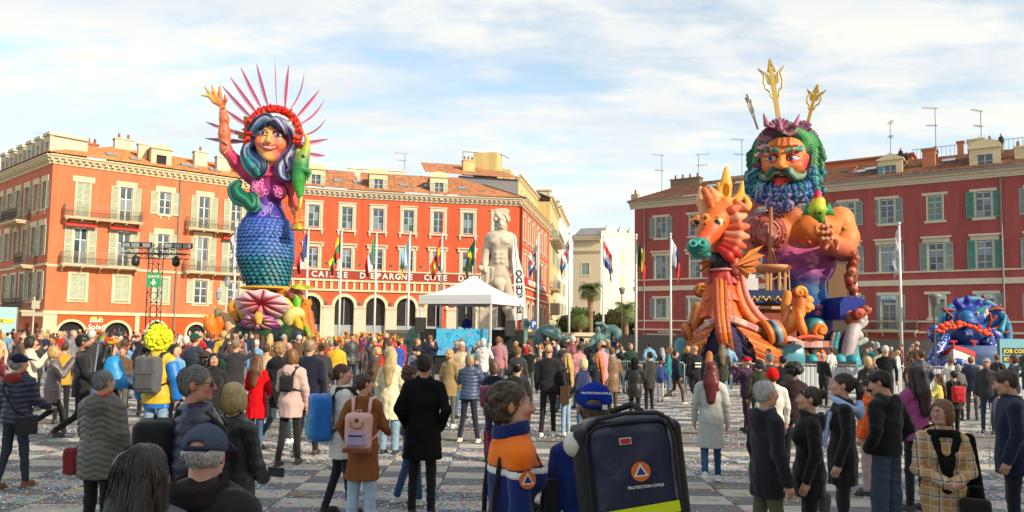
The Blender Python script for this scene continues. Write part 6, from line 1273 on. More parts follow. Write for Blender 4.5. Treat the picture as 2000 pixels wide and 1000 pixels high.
for pts, r_ in (([(1416, 395), (1418, 360), (1418, 324)], [9, 11, 1]), ([(1402, 392), (1408, 378), (1401, 355)], [6, 6, 1]), ([(1405, 405), (1430, 398), (1446, 380), (1450, 352)], [9, 8, 6, 1.5]), ([(1450, 410), (1462, 400), (1454, 380)], [7, 6, 1])):
 ribbon_curl(sd, [G(x_, y_, HD+.3) for x_, y_ in pts], [m2(a) for a in r_], col=(.80, .46, .08), n=4, sq=(1, .5, 1))
sd.ell(G(1418, 372, HD+.1), (m2(7), .3, m2(14)), sub=True, k=.03); sd.ell(G(1416, 398, HD), m2(14), col=(.85, .30, .08))
part('gold_crest', sd.mesh('crest', .04, PAINTG), nep)
sd = SDF(); sd.k = .04
for i, (x_, y_, l, a) in enumerate([(1415, 418, 32, .45), (1420, 430, 36, .25), (1424, 444, 36, .05), (1424, 456, 36, -.18), (1422, 468, 34, -.42), (1418, 478, 32, -.66), (1412, 486, 30, -.9)]):
 sd.chain([G(x_-6, y_, HD-.5), G(x_+l*.55*math.cos(a), y_-l*.55*math.sin(a), HD-.7), G(x_+l*math.cos(a), y_-l*math.sin(a), HD-.4)], [m2(6), m2(9.5), m2(5)], col=[(.80, .20, .10), (.84, .40, .26)][i % 2] if i < 5 else (.62, .06, .05))
for i in range(5): sd.chain([G(1432, 412, HD+.3), G(1438+i*5, 402+i*4-10, HD+.2)], [m2(4), m2(5)], col=(.62, .24, .10))
part('cheek_frill', sd.mesh('frill', .04, PAINTG), nep)
def fan(c, pts, d, name='fin'):
 V = []; cl_ = []; n = len(pts); c0 = G(*c, d)
 for i, p in enumerate(pts): V += [c0+np.array([0, -.15 if i % 2 else .1, 0]), G(*p, d)+np.array([0, -.2 if i % 2 else .15, 0])]; cl_ += [(.80, .26, .05), (.86, .46, .14) if i % 2 else (.70, .22, .04)]
 Q = [(2*i, 2*i+1, 2*i+3, 2*i+2) for i in range(n-1)]; part(name, np_mesh('fin', np.array(V), np.array(Q), PAINTG, np.array(cl_), smooth=False), nep)
fan((1436, 520), [(1462, 546), (1461, 536), (1480, 530), (1470, 520), (1491, 516), (1476, 507), (1497, 498), (1474, 495), (1494, 478), (1462, 490), (1446, 500)], P_-.6)
fan((1392, 512), [(1376, 545), (1378, 530), (1366, 532), (1372, 520), (1362, 515), (1376, 508)], P_-.2)
sd = SDF(); sd.cap(G(1432, 500, P_-.5), G(1438, 528, P_-.5), m2(9), m2(9), col=(.72, .24, .16)); part('fin_boss', sd.mesh('fb', .05, PAINTG), nep)
for k, x_ in enumerate((1399, 1408, 1416)):
 sd = SDF(); sd.k = .02; ribbon_curl(sd, [G(x_, 545+k*3, P_-1.6), G(x_+1, 600, P_-2.2), G(x_+6, 650, P_-2.6), G(x_+15-k*1, 688-k*2, P_-2.3)], [m2(4), m2(6), m2(6), m2(4)], col=[(.42, .10, .02), (.76, .25, .04), (.50, .13, .03)][k], n=4); part('keel_board', sd.mesh('kb', .045, PAINTG), nep)
def loft(name, rows_, cols_, parent, thick=.1, mt=None):
 R_ = [[np.array(p) for p in r] for r in rows_]; nr, nc = len(R_), len(R_[0]); V = [p for r in R_ for p in r]; cl_ = []
 for i in range(nr):
  for j in range(nc): cl_.append(cols_[i] if not callable(cols_) else cols_(i/(nr-1), j/(nc-1)))
 Q = [(i*nc+j, i*nc+j+1, (i+1)*nc+j+1, (i+1)*nc+j) for i in range(nr-1) for j in range(nc-1)]
 return part(name, np_mesh(name, np.array(V), np.array(Q), mt or PAINT, np.array(cl_)), parent)
def hullside(sg):
 top = [(1424, 628, P_-1.3), (1470, 648, P_-.9), (1530, 666, .0), (1590, 674, 2.0), (1625, 672, 4.6)] if sg > 0 else [(1400, 634, P_-1.3), (1376, 644, P_-.6), (1352, 655, .9), (1347, 658, 2.6), (1345, 660, 4.6)]
 bot = [(1472, 722, P_-1.6), (1506, 734, P_-1.1), (1550, 744, 0), (1592, 746, 1.8), (1625, 746, 4.2)] if sg > 0 else [(1372, 722, P_-1.5), (1356, 730, P_-.9), (1344, 736, .3), (1342, 728, 2.0), (1342, 732, 4.2)]
 n = 7
 for k in range(n):
  r0 = []; r1 = []; rm_ = []
  for a, b in zip(smooth_pts([G(*t) for t in top], 5), smooth_pts([G(*t) for t in bot], 5)):
   bulge = lambda t: np.array([sg*.35*math.sin(math.pi*t), -.25*math.sin(math.pi*t), 0])
   t0_, t1_ = k/n, (k+1)/n-.012; r0.append(a+(b-a)*t0_+bulge(t0_)+np.array([0, -.05, 0])); r1.append(a+(b-a)*t1_+bulge(t1_)); rm_.append((r0[-1]+r1[-1])/2+np.array([sg*.05, -.06, 0]))
  base = np.array([(.66, .20, .04), (.48, .13, .025), (.74, .27, .06)][k % 3]); loft('hull_plank', [r0, rm_, r1], lambda a_, b_, bc_=base: bc_*(.85+.3*abs(math.sin(b_*17+a_*3))), nep)
hullside(1); hullside(-1)
sd = SDF(); sd.ell(G(1480, 700, 3.0), (m2(120), 3.6, m2(38)), col=(.10, .03, .02)); part('hull_core', sd.mesh('core', .12, PAINT), nep)
loft('bow_panel', [[G(1398+i*4.5, 622, P_-1.1-.06*i*(7-i)) for i in range(8)], [G(1380+i*11, 668, P_-1.25-.05*i*(7-i)) for i in range(8)], [G(1366+i*15.5, 712, P_-1.3) for i in range(8)], [G(1364+i*16, 740, P_-1.3) for i in range(8)]], lambda a_, b_: (.035, .03, .12) if a_ < .4 else ((.01, .015, .08) if abs(b_-.5) > .28 else (.006, .006, .01)), nep)
part('bow_opening', MB().prism([(float(G(1480-0, 0)[0]*0)+x_, z_) for x_, z_ in [(m2(34)*math.cos(a), m2(34)*math.sin(a)) for a in np.linspace(0, math.pi, 14)]], -.05, .0).mesh('bo', DARK), nep, L=Matrix.Translation(G(1418, 725, P_-1.75)))
BP = [(1350, 658, 1.2), (1368, 645, -1.0), (1392, 628, -2.9), (1416, 622, -3.3), (1440, 627, -3.0), (1480, 644, -2.0), (1530, 660, -1.0), (1560, 668, 0.0)]
pts = smooth_pts([G(*b) for b in BP], 5); n = len(pts)
for i in range(0, n-1, 2):
 mb = MB().tube([pts[i], pts[min(i+2, n-1)]*.985+pts[i]*.015], m2(7.0), 6); part('gunwale_block', mb.mesh('gb', C('gun%d' % (i//2 % 3), [(.62, .36, .32), (.72, .48, .40), (.50, .22, .22)][i//2 % 3], .35)), nep)
for c, r_ in (((1352, 652, .5), 17), ((1506, 649, -1.9), 19)):
 cc_ = G(*c); sd = SDF(); sd.k = .04
 for k, (off, rr_, col) in enumerate(((-.25, 1.0, (.70, .26, .05)), (.0, .95, (.012, .02, .05)), (.22, 1.0, (.30, .42, .52)), (.42, 1.05, (.68, .24, .06)))): sd.torus(cc_+np.array([off*.9, off*.3, 0]), m2(r_)*rr_, .13, col=col, rot=(0, math.pi/2-.35, 0))
 sd.ell(cc_, (.5, .4, m2(r_)*.9), col=(.34, .12, .05), rot=(0, .0, .35)); part('lashing_ring', sd.mesh('lr', .045, PAINTG), nep)
for (pts_, rr_, col) in (([(1436, 540, P_), (1446, 590, P_-.2), (1470, 628, P_-.3), (1505, 650, -1.2)], [6, 9, 10, 9], (.80, .24, .07)), ([(1446, 528, P_+.2), (1458, 580, P_), (1482, 618, P_), (1512, 640, -1.0)], [5, 7, 8, 7], (.66, .30, .26)), ([(1382, 575, P_), (1372, 610, P_), (1358, 640, 0)], [8, 9, 8], (.72, .22, .06)), ([(1362, 600, .5), (1356, 630, .6), (1350, 655, .8)], [11, 12, 10], (.55, .26, .08))):
 sd = SDF(); sd.k = .03; ribbon_curl(sd, [G(*p) for p in pts_], [m2(a) for a in rr_], col=col, n=5); part('wale', sd.mesh('wale', .05, PAINTG), nep)
def volute(pts_, rr_, c, r0, turns, col, ecol, sgn=1, ph=0.0, d=0.0):
 sd = SDF(); sd.k = .03
 if pts_: ribbon_curl(sd, [G(*p) for p in pts_], [m2(a) for a in rr_], col=col, n=5)
 cc_ = G(*c); sp = spiral(cc_, m2(r0), .04, turns, 34, ph, sgn=sgn); sd.chain([p+np.array([0, -.16-.004*i, 0]) for i, p in enumerate(sp)], [.10-.001*i for i in range(35)], col=col, k=.005); sd.ell(cc_+np.array([0, .05, 0]), (m2(r0)*.95, .20, m2(r0)*.95), col=(.50, .05, .03)); sd.ell(cc_+np.array([0, -.2, 0]), .13, col=ecol)
 part('scroll_volute', sd.mesh('vol', .042, PAINTG), nep)
YO = lambda V: lerp3((.62, .18, .03), (.82, .42, .08), .5+.5*np.sin(V[:, 2]*5))
volute([(1520, 660, -1.6), (1545, 640, -1.7), (1560, 610, -1.7), (1562, 585, -1.6)], [6, 9, 12, 13], (1559, 572, -1.7), 12, 1.2, YO, (.70, .06, .03), 1, -.5)
volute([(1538, 640, -.8), (1534, 605, -.8), (1538, 575, -.8)], [7, 9, 8], (1573, 602, -1.6), 10, 1.4, (.80, .36, .06), (.80, .1, .03))
volute([(1560, 610, -2.0), (1566, 640, -2.1), (1580, 660, -2.1), (1600, 656, -2.1)], [6, 8, 7, 6], (1600, 645, -2.2), 13, 1.5, (.82, .28, .04), (.86, .30, .03), -1, -1.5)
volute([], [], (1574, 588, -1.2), 8, 1.0, (.78, .42, .06), (.5, .1, .03)); volute([], [], (1368, 568, .2), 14, 1.3, (.62, .30, .05), (.5, .1, .03))
sd = SDF(); sd.k = .05
for i in range(9): sd.ell(G(1536+3*math.sin(i), 600+i*6, -1.3), (.14, .12, .10), col=(.78, .42, .20)); sd.ell(G(1560+i*5, 660-3*math.sin(i*.4), -2.5), .08, col=(.82, .16, .10))
part('leaf_beading', sd.mesh('bead', .04, PAINTG), nep)
NAVY = C('navy_paint', (.02, .05, .14), .3)
dk = part('deck_panel', MB().box(float(G(1452, 0, .2)[0]), float(G(1542, 0, .2)[0]), -.3, 2.6, zf(597)+.1, zf(572)+.1).mesh('dp', NAVY), nep)
sd = SDF(); sd.k = .01
for c, s_ in ((1474, 1), (1497, -1), (1520, 1)): sd.chain([G(c-10+i*1.2, 583+4*math.sin(i*.65)*s_, -.32) for i in range(18)], .035, col=(.78, .55, .20))
part('deck_scrollwork', sd.mesh('ds', .03, PAINTG), dk)
part('cabin_wall', MB().box(float(G(1462, 0, .2)[0]), float(G(1545, 0, .2)[0]), .0, 2.4, zf(660), zf(597)+.1).mesh('cw', C('cabin_red', (.26, .045, .03), .5)), nep)
part('deck_lip', MB().box(float(G(1458, 0, .2)[0]), float(G(1545, 0, .2)[0]), -.2, 2.6, zf(604), zf(598)).mesh('dl', C('lip_cream', (.55, .36, .20), .5)), nep)
part('confetti_cannon', MB().box(-.30, .30, -.2, .2, 0, .62).box(-.22, .22, -.1, .1, .62, .8).tube([(0, 0, .8), (0, 0, 1.1)], .05, 6).mesh('cc', C('cannon_white', (.62, .62, .66), .4)), nep, L=Matrix.Translation(G(1465, 571, 0)))
rl_ = MB(); 
for x_ in (1498, 1505, 1522, 1533): rl_.tube([G(x_, 575, 0), G(x_, 530, 0)], .07, 6)
for a, b in ((1485, 1498), (1498, 1522), (1522, 1540)): rl_.tube([G(a+(b-a)*t, 536+9*math.sin(math.pi*t), 0) for t in np.linspace(0, 1, 8)], .03, 5)
part('rope_rail', rl_.mesh('rr', C('rope', (.55, .30, .12), .6)), nep)
part('mast', MB().tube([G(1506, 575, .5), G(1506, 405, .5)], [.14, .08], 8).mesh('mast', C('mast_wood', (.36, .12, .05), .5), True), nep)
part('crows_nest', MB().lathe([(.5, -.25), (m2(36), -.08), (m2(38), 0), (m2(38), .1), (m2(36), .12)], 20).mesh('cn', C('nest_wood', (.52, .22, .09), .5), True), nep, L=Matrix.Translation(G(1506, 524, .5)))
rg = MB().tube([G(1440, 475, .5), G(1475, 520, .5)], .025, 4).tube([G(1506, 470, .5), G(1530, 570, .3)], .02, 4).tube([G(1540, 520, .5), G(1543, 572, .3)], .03, 4)
part('rigging', rg.mesh('rg', C('rope', (.5, .3, .1))), nep)
TB = C('throne_blue', (.012, .03, .26), .35)
part('throne_cushion', MB().prism([(-m2(26), -m2(24)), (m2(24), -m2(24)), (m2(26), -m2(6)), (m2(22), m2(14)), (m2(8), m2(20)), (-m2(18), m2(20)), (-m2(26), m2(6))], -1.6, 1.6).mesh('tc', TB), nep, L=Matrix.Translation(G(1636, 602, 1.2)))
part('throne_back', MB().box(float(G(1606, 0, 3)[0]), float(G(1660, 0, 3)[0]), 3.0, 4.6, zf(690), zf(470)).mesh('tb', C('throne_dark', (.05, .025, .012), .5)), nep)
part('throne_side', MB().box(float(G(1612, 0, 2)[0]), float(G(1648, 0, 2)[0]), 2.2, 3.0, zf(580), zf(505)).mesh('ts', C('throne_brown', (.16, .07, .02), .5)), nep)
WV = [(.30, .06, .03), (.44, .12, .05), (.20, .05, .03), (.50, .24, .12)]
sd = SDF(); sd.k = .04
for i, (x_, y_) in enumerate([(1672, 505), (1668, 515), (1668, 512), (1664, 530), (1660, 548), (1668, 565), (1672, 585), (1664, 600), (1670, 618)]):
 sd.torus(G(x_, y_, .4), m2(5.5), .08, col=WV[i % 4], rot=(math.pi/2, 0, 0)); sd.ell(G(x_, y_, .35), .09, col=(.40, .05, .04)); sd.chain([G(x_-6, y_-10, .6), G(x_-2, y_+12, .6)], m2(6), col=WV[(i+1) % 4])
for pts_, rr_ in (([(1668, 480, 1.0), (1672, 510, 1.0), (1668, 550, 1.0)], [5, 6, 6]), ([(1662, 585, 0), (1655, 612, -.2), (1668, 632, -.4), (1684, 618, -.5)], [8, 10, 9, 6])): ribbon_curl(sd, [G(*p) for p in pts_], [m2(a) for a in rr_], col=(.34, .12, .05), n=4)
part('carved_post', sd.mesh('cp', .045, PAINTG), nep)
volute([], [], (1674, 614, -.6), 10, 1.3, (.45, .10, .05), (.62, .1, .06)); volute([], [], (1686, 604, -.3), 9, 1.2, (.42, .10, .05), (.6, .1, .06), -1)
sd = SDF(); sd.k = .06; ribbon_curl(sd, [G(1686, 628, -.2), G(1668, 640, -.4), G(1660, 670, -.6), G(1652, 700, -.6), G(1646, 735, -.5)], [m2(9), m2(12), m2(12), m2(10), m2(8)], col=(.55, .48, .50), n=5)
for u_, v_ in ((1680, 628), (1686, 620), (1672, 648), (1678, 655), (1665, 668)): sd.ell(G(u_, v_, -.5), m2(8), col=(.60, .52, .50))
part('pale_carved_leg', sd.mesh('leg', .045, PAINTG), nep)
sd = SDF(); sd.k = .06
for k, (x_, c) in enumerate(((1632, (.02, .28, .36)), (1648, (.10, .05, .03)), (1672, (.03, .36, .42)), (1622, (.16, .06, .03)))): ribbon_curl(sd, [G(x_, 760, 1.0), G(x_+5*math.sin(k), 715, .8), G(x_-3, 680, .9), G(x_+4, 650, 1.0)], [m2(7), m2(6), m2(7), m2(5)], col=c, n=4)
sd.chain([G(1600, 690, 1.4), G(1598, 640, 1.4)], m2(16), col=(.02, .22, .34)); sd.chain([G(1672, 672, .2), G(1690, 664, .2)], m2(6), col=(.45, .55, .48))
part('stern_pipes', sd.mesh('sp', .05, PAINTG), nep)
sd = SDF(); sd.chain([G(1668, 755, .2), G(1664, 720, .2), G(1668, 690, .2)], [m2(4), m2(8), m2(5)], col=(.50, .26, .04)); sd.ell(G(1676, 715, .0), m2(6), col=(.62, .05, .04)); part('hanging_bell', sd.mesh('hb', .05, PAINTG), nep)
part('teal_wheel_arch', MB().lathe([(m2(14), -.5), (m2(19), -.4), (m2(19), .4), (m2(14), .5)], 24, M=RX(math.pi/2)).mesh('twa', C('teal_dark', (.02, .20, .22), .4), True), nep, L=Matrix.Translation(G(1588, 640, .2)))
Gy = -.9
for i, x_ in enumerate((1556, 1572, 1590, 1604)):
 sd = SDF(); sd.k = .03; ribbon_curl(sd, [G(x_, 686, Gy), G(x_+6, 698, Gy), G(x_-3, 714, Gy), G(x_+3, 732, Gy)], [m2(4.5)]*4, col=[(.60, .52, .44), (.80, .30, .05)][i % 2], n=4); part('gallery_column', sd.mesh('gc', .04, PAINTG), nep)
for x_ in (1563, 1597): sd = SDF(); sd.k = .02; sd.ell(G(x_, 706, Gy), (m2(9), .15, m2(19)), col=(.82, .32, .06)); sd.ell(G(x_, 706, Gy-.12), (m2(5), .12, m2(13)), col=(.62, .03, .02)); part('gallery_oval', sd.mesh('go', .04, PAINTG), nep)
part('gallery_wall', MB().box(float(G(1540, 0)[0]), float(G(1612, 0)[0]), -.6, 2.5, zf(740), zf(678)).mesh('gw', C('gallery_dark', (.06, .02, .015), .5)), nep)
for i in range(6): part('gallery_rail_block', MB().box(-m2(6), m2(6), -.25, .25, -m2(6), m2(6)).mesh('grb', C('gun%d' % (i % 3), (.6, .3, .3))), nep, L=Matrix.Translation(G(1549+i*12, 672, Gy-.2)))
for c, w_ in (((1541, 698, Gy-.5), 10), ((1345, 690, 1.5), 12)):
 part('teal_casing', MB().lathe([(m2(w_)*1.0, -.6), (m2(w_)*1.25, -.5), (m2(w_)*1.25, .5), (m2(w_), .6)], 24, M=RY(math.pi/2)).mesh('tcs', C('teal_paint', (.06, .27, .34), .4), True), nep, L=Matrix.Translation(G(*c)) @ Matrix.Scale(2.0, 4, (0, 0, 1)))
for i, x_ in enumerate((1316, 1345, 1560, 1586, 1640, 1668)):
 sd = SDF(); sd.k = .05; p0 = G(x_, 745, -1.0); sd.cap(p0, p0+np.array([0, 0, .9]), .35, .28, col=(.06, .42, .50)); sd.cap(p0+np.array([.25, -.1, 0]), p0+np.array([.25, -.1, .7]), .12, .1, col=(.30, .62, .64)); part('wave_skirt', sd.mesh('ws', .06, PAINTG), nep)
part('chassis', MB().box(-3.2, 3.2, -1.5, 4, .3, 1.0).box(-2.4, -1.8, -1.2, -.4, 0, .4).box(1.8, 2.4, -1.2, -.4, 0, .4).mesh('ch', BLK), nep)
q3 = Pix(1900, 40.0); m3 = q3.m
def B(px, py, d=0): return q3(px, py, d)
mon = thing('sea_monster_float', tuple(q3.o), 0, 'blue sea-monster carnival float with round coral shield and small red and white boat', 'carnival float')
BL = lambda V: lerp3((.008, .03, .18), (.02, .14, .48), (V[:, 2]-float(B(1900, 690)[2]))/2.5)
V = []; cl_ = []; n = 40
for i in range(n):
 a = 2*math.pi*i/n
 for R_, dd in ((0.01, .35), (.5, .25), (.9, .05), (1.0, -.15), (1.04, .1), (1.0, .35)): V.append(B(1904, 652, .8)+np.array([m3(72)*R_*math.cos(a), dd, m3(72)*R_*math.sin(a)])); cl_.append((.02, .22, .52) if R_ < .95 else (.14, .42, .62))
Q = [(i*6+j, ((i+1) % n)*6+j, ((i+1) % n)*6+j+1, i*6+j+1) for i in range(n) for j in range(5)]; part('round_shield', np_mesh('shield', np.array(V), np.array(Q), PAINTG, np.array(cl_)), mon)
CRL = (.42, .05, .03)
for pts in ([(1930, 640), (1935, 625), (1932, 612)], [(1935, 628), (1945, 618)], [(1930, 645), (1950, 640), (1962, 625)], [(1950, 640), (1958, 648)], [(1930, 605), (1945, 602), (1960, 605)], [(1948, 602), (1952, 596)], [(1860, 620), (1845, 606)], [(1862, 606), (1842, 604)], [(1866, 628), (1870, 616)], [(1925, 585), (1920, 578)], [(1913, 632), (1914, 615)], [(1963, 650), (1970, 648)], [(1955, 665), (1964, 668)], [(1952, 676), (1960, 680)]):
 sd = SDF(); sd.k = .04; sd.chain([B(*p, .72) for p in pts], m3(3.2), col=CRL); part('coral_branch', sd.mesh('cr', .04, PAINTG), mon)
sd = SDF(); sd.k = .1
sd.ell(B(1892, 665, 0), (m3(42), m3(28), m3(42)), col=BL); sd.ell(B(1876, 655, -.5), (m3(20), m3(14), m3(14)), col=BL, k=.08); sd.ell(B(1912, 656, -.5), (m3(20), m3(14), m3(14)), col=BL, k=.08); sd.ell(B(1893, 620, -.3), (m3(26), m3(22), m3(24)), col=(.02, .09, .38)); sd.ell(B(1888, 620, -1.0), (m3(14), m3(12), m3(14)), col=(.04, .24, .50)); sd.ell(B(1892, 630, -1.0), (m3(19), m3(14), m3(7)), col=(.03, .12, .40))
for pts in ([(1880, 605), (1868, 590), (1868, 580)], [(1890, 602), (1890, 585), (1889, 574)], [(1902, 605), (1912, 592), (1914, 584)], [(1912, 612), (1926, 602), (1938, 594)]): sd.chain([B(*p, -.3-.1*i) for i, p in enumerate(pts)], [m3(9), m3(6), m3(1)], col=(.05, .06, .42), k=.12)
for s_ in (-1, 1): sd.ell(B(1896+s_*12, 612, -1.0), .10, col=(.70, .68, .60), k=.01); sd.ell(B(1896+s_*12, 612, -1.1), .05, col=(.02, .02, .02), k=.01)
sd.chain([B(1918, 620, -.6), B(1926, 612, -.6), B(1924, 604, -.5)], m3(3.5), col=(.62, .60, .55)); sd.chain([B(1910, 608, -.8), B(1925, 600, -.8)], m3(4), col=(.04, .35, .36))
part('monster_body', sd.mesh('mb', .05, PAINTG), mon)
def _spots(nt, co, vec):
 N = nt.nodes; Lk = nt.links; v = N.new('ShaderNodeTexVoronoi'); v.inputs['Scale'].default_value = 5.5; Lk.new(vec, v.inputs['Vector']); r_ = N.new('ShaderNodeMath'); r_.operation = 'LESS_THAN'; r_.inputs[1].default_value = .30; Lk.new(v.outputs['Distance'], r_.inputs[0]); x = N.new('ShaderNodeMix'); x.data_type = 'RGBA'; Lk.new(r_.outputs[0], x.inputs[0]); Lk.new(co, x.inputs[6]); x.inputs[7].default_value = (.50, .56, .78, 1); return x.outputs[2]
SPOT = mat('tentacle_spotted', (.02, .05, .30), .35, extra=lambda nt, co, vec, b: _spots(nt, co, vec))
for pts, rr_ in (([(1850, 655, -.8), (1840, 672, -1.2), (1826, 695, -1.4), (1822, 715, -1.6), (1850, 722, -2.0)], [5, 9, 11, 11, 10]), ([(1822, 662, -.6), (1820, 645, -.6), (1827, 638, -.6)], [7, 7, 4]), ([(1826, 662, -.6), (1838, 668, -.8), (1846, 655, -.8)], [5, 6, 4]), ([(1926, 648, -.6), (1936, 680, -1.0), (1945, 700, -1.4), (1940, 718, -1.8)], [8, 12, 13, 10]), ([(1832, 715, -2.4), (1868, 706, -2.8), (1898, 716, -2.8), (1932, 722, -2.4)], [6, 6, 6, 4]), ([(1938, 650, -.4), (1948, 660, -.4), (1942, 672, -.4)], [9, 9, 6])):
 sd = SDF(); sd.k = .06; ribbon_curl(sd, [B(*p) for p in pts], [m3(a) for a in rr_], n=5); part('spotted_tentacle', sd.mesh('ten', .05, SPOT, cols=False), mon)
def boatloft():
 bow = np.array(B(1862, 680, -1.9)); V = []; cl_ = []; secs = [((1862, 675), (1862, 680), (1863, 706)), ((1880, 678), (1883, 688), (1880, 712)), ((1900, 686), (1902, 696), (1898, 716)), ((1920, 697), (1921, 706), (1914, 718)), ((1931, 704), (1932, 712), (1926, 720))]
 L_ = []; Rr = []
 for i, s_ in enumerate(secs): L_.append([B(x_, y_, -2.3+.25*i) for x_, y_ in s_])
 for i, s_ in enumerate([((1862, 675), (1862, 680), (1863, 706)), ((1852, 680), (1853, 690), (1855, 708)), ((1838, 688), (1840, 696), (1846, 712))]): Rr.append([B(x_, y_, -2.3+.5*i) for x_, y_ in s_])
 return L_, Rr
L_, Rr = boatloft()
bt_ = part('boat_hull', MB().mesh('x', PAINT) if False else np_mesh('bh', np.array([p for r in L_ for p in (r[1], r[2])]+[p for r in Rr for p in (r[1], r[2])]), np.array([(2*i, 2*i+1, 2*i+3, 2*i+2) for i in range(4)]+[(10+2*i+2, 10+2*i+3, 10+2*i+1, 10+2*i) for i in range(2)]), C('boat_white', (.72, .70, .66), .4)), mon)
part('boat_gunwale', np_mesh('bg', np.array([p+np.array([0, -.05, 0]) for r in L_ for p in (r[0], r[1])]+[p+np.array([0, -.05, 0]) for r in Rr for p in (r[0], r[1])]), np.array([(2*i, 2*i+1, 2*i+3, 2*i+2) for i in range(4)]+[(10+2*i+2, 10+2*i+3, 10+2*i+1, 10+2*i) for i in range(2)]), C('boat_red', (.62, .02, .02), .35)), bt_)
part('boat_inside', np_mesh('bi', np.array([L_[0][0], L_[2][0], L_[4][0], B(1880, 690, 0), Rr[2][0]]), np.array([(0, 1, 2, 3), (0, 3, 3, 4)]), C('boat_in', (.2, .05, .05))), bt_)
for i, (x_, y_) in enumerate([(1838, 636), (1832, 646), (1845, 642), (1852, 634), (1862, 640), (1872, 630), (1874, 636), (1892, 636), (1903, 640), (1912, 646), (1922, 646), (1926, 652), (1848, 632)]):
 sd = SDF(); sd.k = .03; sd.ell(B(x_, y_, -1.3), (m3(6.5), .1, m3(4.2)), col=(.82, .10, .02), rot=(0, .3*math.sin(i), 0)); sd.cap(B(x_+5, y_, -1.3), B(x_+9, y_-2+4*(i % 2), -1.3), .05, .12, col=(.80, .14, .03)); part('orange_fish', sd.mesh('of', .035, PAINTG), mon)
sd = SDF(); sd.k = .06; sd.chain([B(1963, 622, .3), B(1955, 645, .2), B(1952, 660, .2)], [m3(3), m3(6), m3(2)], col=(.05, .40, .45)); part('teal_fish', sd.mesh('tf', .04, PAINTG), mon)
part('skirt', MB().lathe([(m3(66), 0), (m3(76), 1.2), (m3(74), 1.5), (m3(60), 1.7), (.1, 1.7)], 28).mesh('sk', C('skirt_bluegrey', (.10, .16, .32), .4), True), mon)
for i in range(2): part('red_letter_band', MB().box(0, m3(13), -.02, .02, 0, m3(3)).box(m3(5), m3(8), -.02, .02, -m3(14), 0).mesh('rl', C('boat_red', (.6, .02, .02))), mon, L=Matrix.Translation(B(1856+i*40, 668, -1.5)))
MAR = mat('marble', (.58, .49, .385), .75, var=.34, vscale=1.6, bump=.02, bscale=9)
BRZ = mat('bronze_patina', (.10, .20, .19), .6, var=.35, vscale=3, bump=.02, bscale=6)
q4 = Pix(975, 45.0); m4 = q4.m
def S(px, py, d=0): return q4(px, py, d)
sta = thing('marble_statue', tuple(q4.o), 0, 'colossal pale marble standing male statue with drapery over one arm, behind the tent', 'statue')
sd = SDF(); sd.k = .16
sd.cap(S(968, 470), S(986, 470), m4(20), m4(19)); sd.cap(S(960, 468), S(996, 468), m4(13), m4(13)); sd.chain([S(976, 480), S(976, 500), S(975, 520), S(974, 535)], [m4(23), m4(19.5), m4(18.5), m4(20)], sq=(1, .8, 1))
for s_ in (-1, 1): sd.ell(S(976+s_*11, 472, -.46), (m4(10), .2, m4(7)), k=.05); sd.ell(S(976+s_*19, 497, -.2), (m4(3), .3, m4(12)), sub=True, k=.1)
sd.cap(S(976, 466, -.62), S(976, 515, -.66), .05, .05, sub=True, k=.08); sd.chain([S(958, 528, -.5), S(967, 540, -.62), S(975, 546, -.68), S(984, 540, -.62), S(993, 528, -.5)], .045, sub=True, k=.06)
for i in range(3):
 for s_ in (-1, 1): sd.ell(S(976+s_*5, 494+i*9, -.48), (m4(5), .09, m4(4.2)), k=.07)
sd.chain([S(965, 540), S(963, 575), S(962, 600), S(962, 622), S(963, 638)], [m4(13), m4(11), m4(8), m4(7.5), m4(5)]); sd.chain([S(985, 540), S(991, 575, .1), S(990, 602, .2), S(998, 624, .4), S(1003, 640, .5)], [m4(13), m4(11), m4(8), m4(7), m4(5)])
sd.ell(S(960, 643, -.25), (m4(5), .42, .14)); sd.ell(S(1005, 645, .3), (m4(5), .42, .14)); sd.ell(S(974, 553, -.5), (m4(13), .28, m4(10)), k=.12); sd.ell(S(977, 562, -.52), (m4(8), .2, m4(11)), k=.1)
sd.chain([S(956, 466), S(950, 490), S(946, 512, -.2), S(948, 530, -.5)], [m4(9.5), m4(8), m4(6.5), m4(4)]); sd.chain([S(997, 466), S(1004, 495, .1), S(1005, 520, 0), S(1004, 536, -.2)], [m4(9.5), m4(8), m4(6.5), m4(4)])
sd.cap(S(979, 455), S(980, 444), m4(8), m4(7.5)); sd.ell(S(980, 432, -.05), (m4(10.5), m4(12), m4(15))); sd.ell(S(980, 441, -.15), (m4(8), m4(9), m4(9)))
sd.cap(S(978, 430, -.40), S(978, 438, -.52), .05, .075, k=.05); sd.chain([S(971, 428, -.38), S(978, 426, -.44), S(985, 428, -.38)], .05, k=.04); sd.chain([S(974, 444, -.42), S(982, 444, -.42)], .035, k=.03)
part('figure', sd.mesh('statue', .05, MAR, cols=False), sta)
sd = SDF(); sd.k = .05; rs = random.Random(3)
for i in range(60): a = rs.uniform(-.2, 3.4); sd.ell(S(980+12.5*math.cos(a), 432-10*math.sin(a)-rs.uniform(0, 5), rs.uniform(-.42, .3)), m4(rs.uniform(3, 4.5)))
for i in range(9): a = math.radians(20+17*i); sd.cap(S(980+11*math.cos(a), 422-3*math.sin(a), -.2), S(980+14*math.cos(a), 413-5*math.sin(a), -.2), m4(2.6), m4(2.0))
part('curled_hair', sd.mesh('sh', .04, MAR, cols=False), sta)
sd = SDF(); sd.k = .06
for i in range(8): x_ = 940+i*3.2; sd.chain([S(x_+4, 522+abs(i-4)*1.5, -.35+.1*math.sin(i*2)), S(x_, 560, -.2+.12*math.sin(i*1.7)), S(x_-1, 605, -.1), S(x_-2, 645, 0)], [m4(3), m4(3.4), m4(4), m4(4.5)])
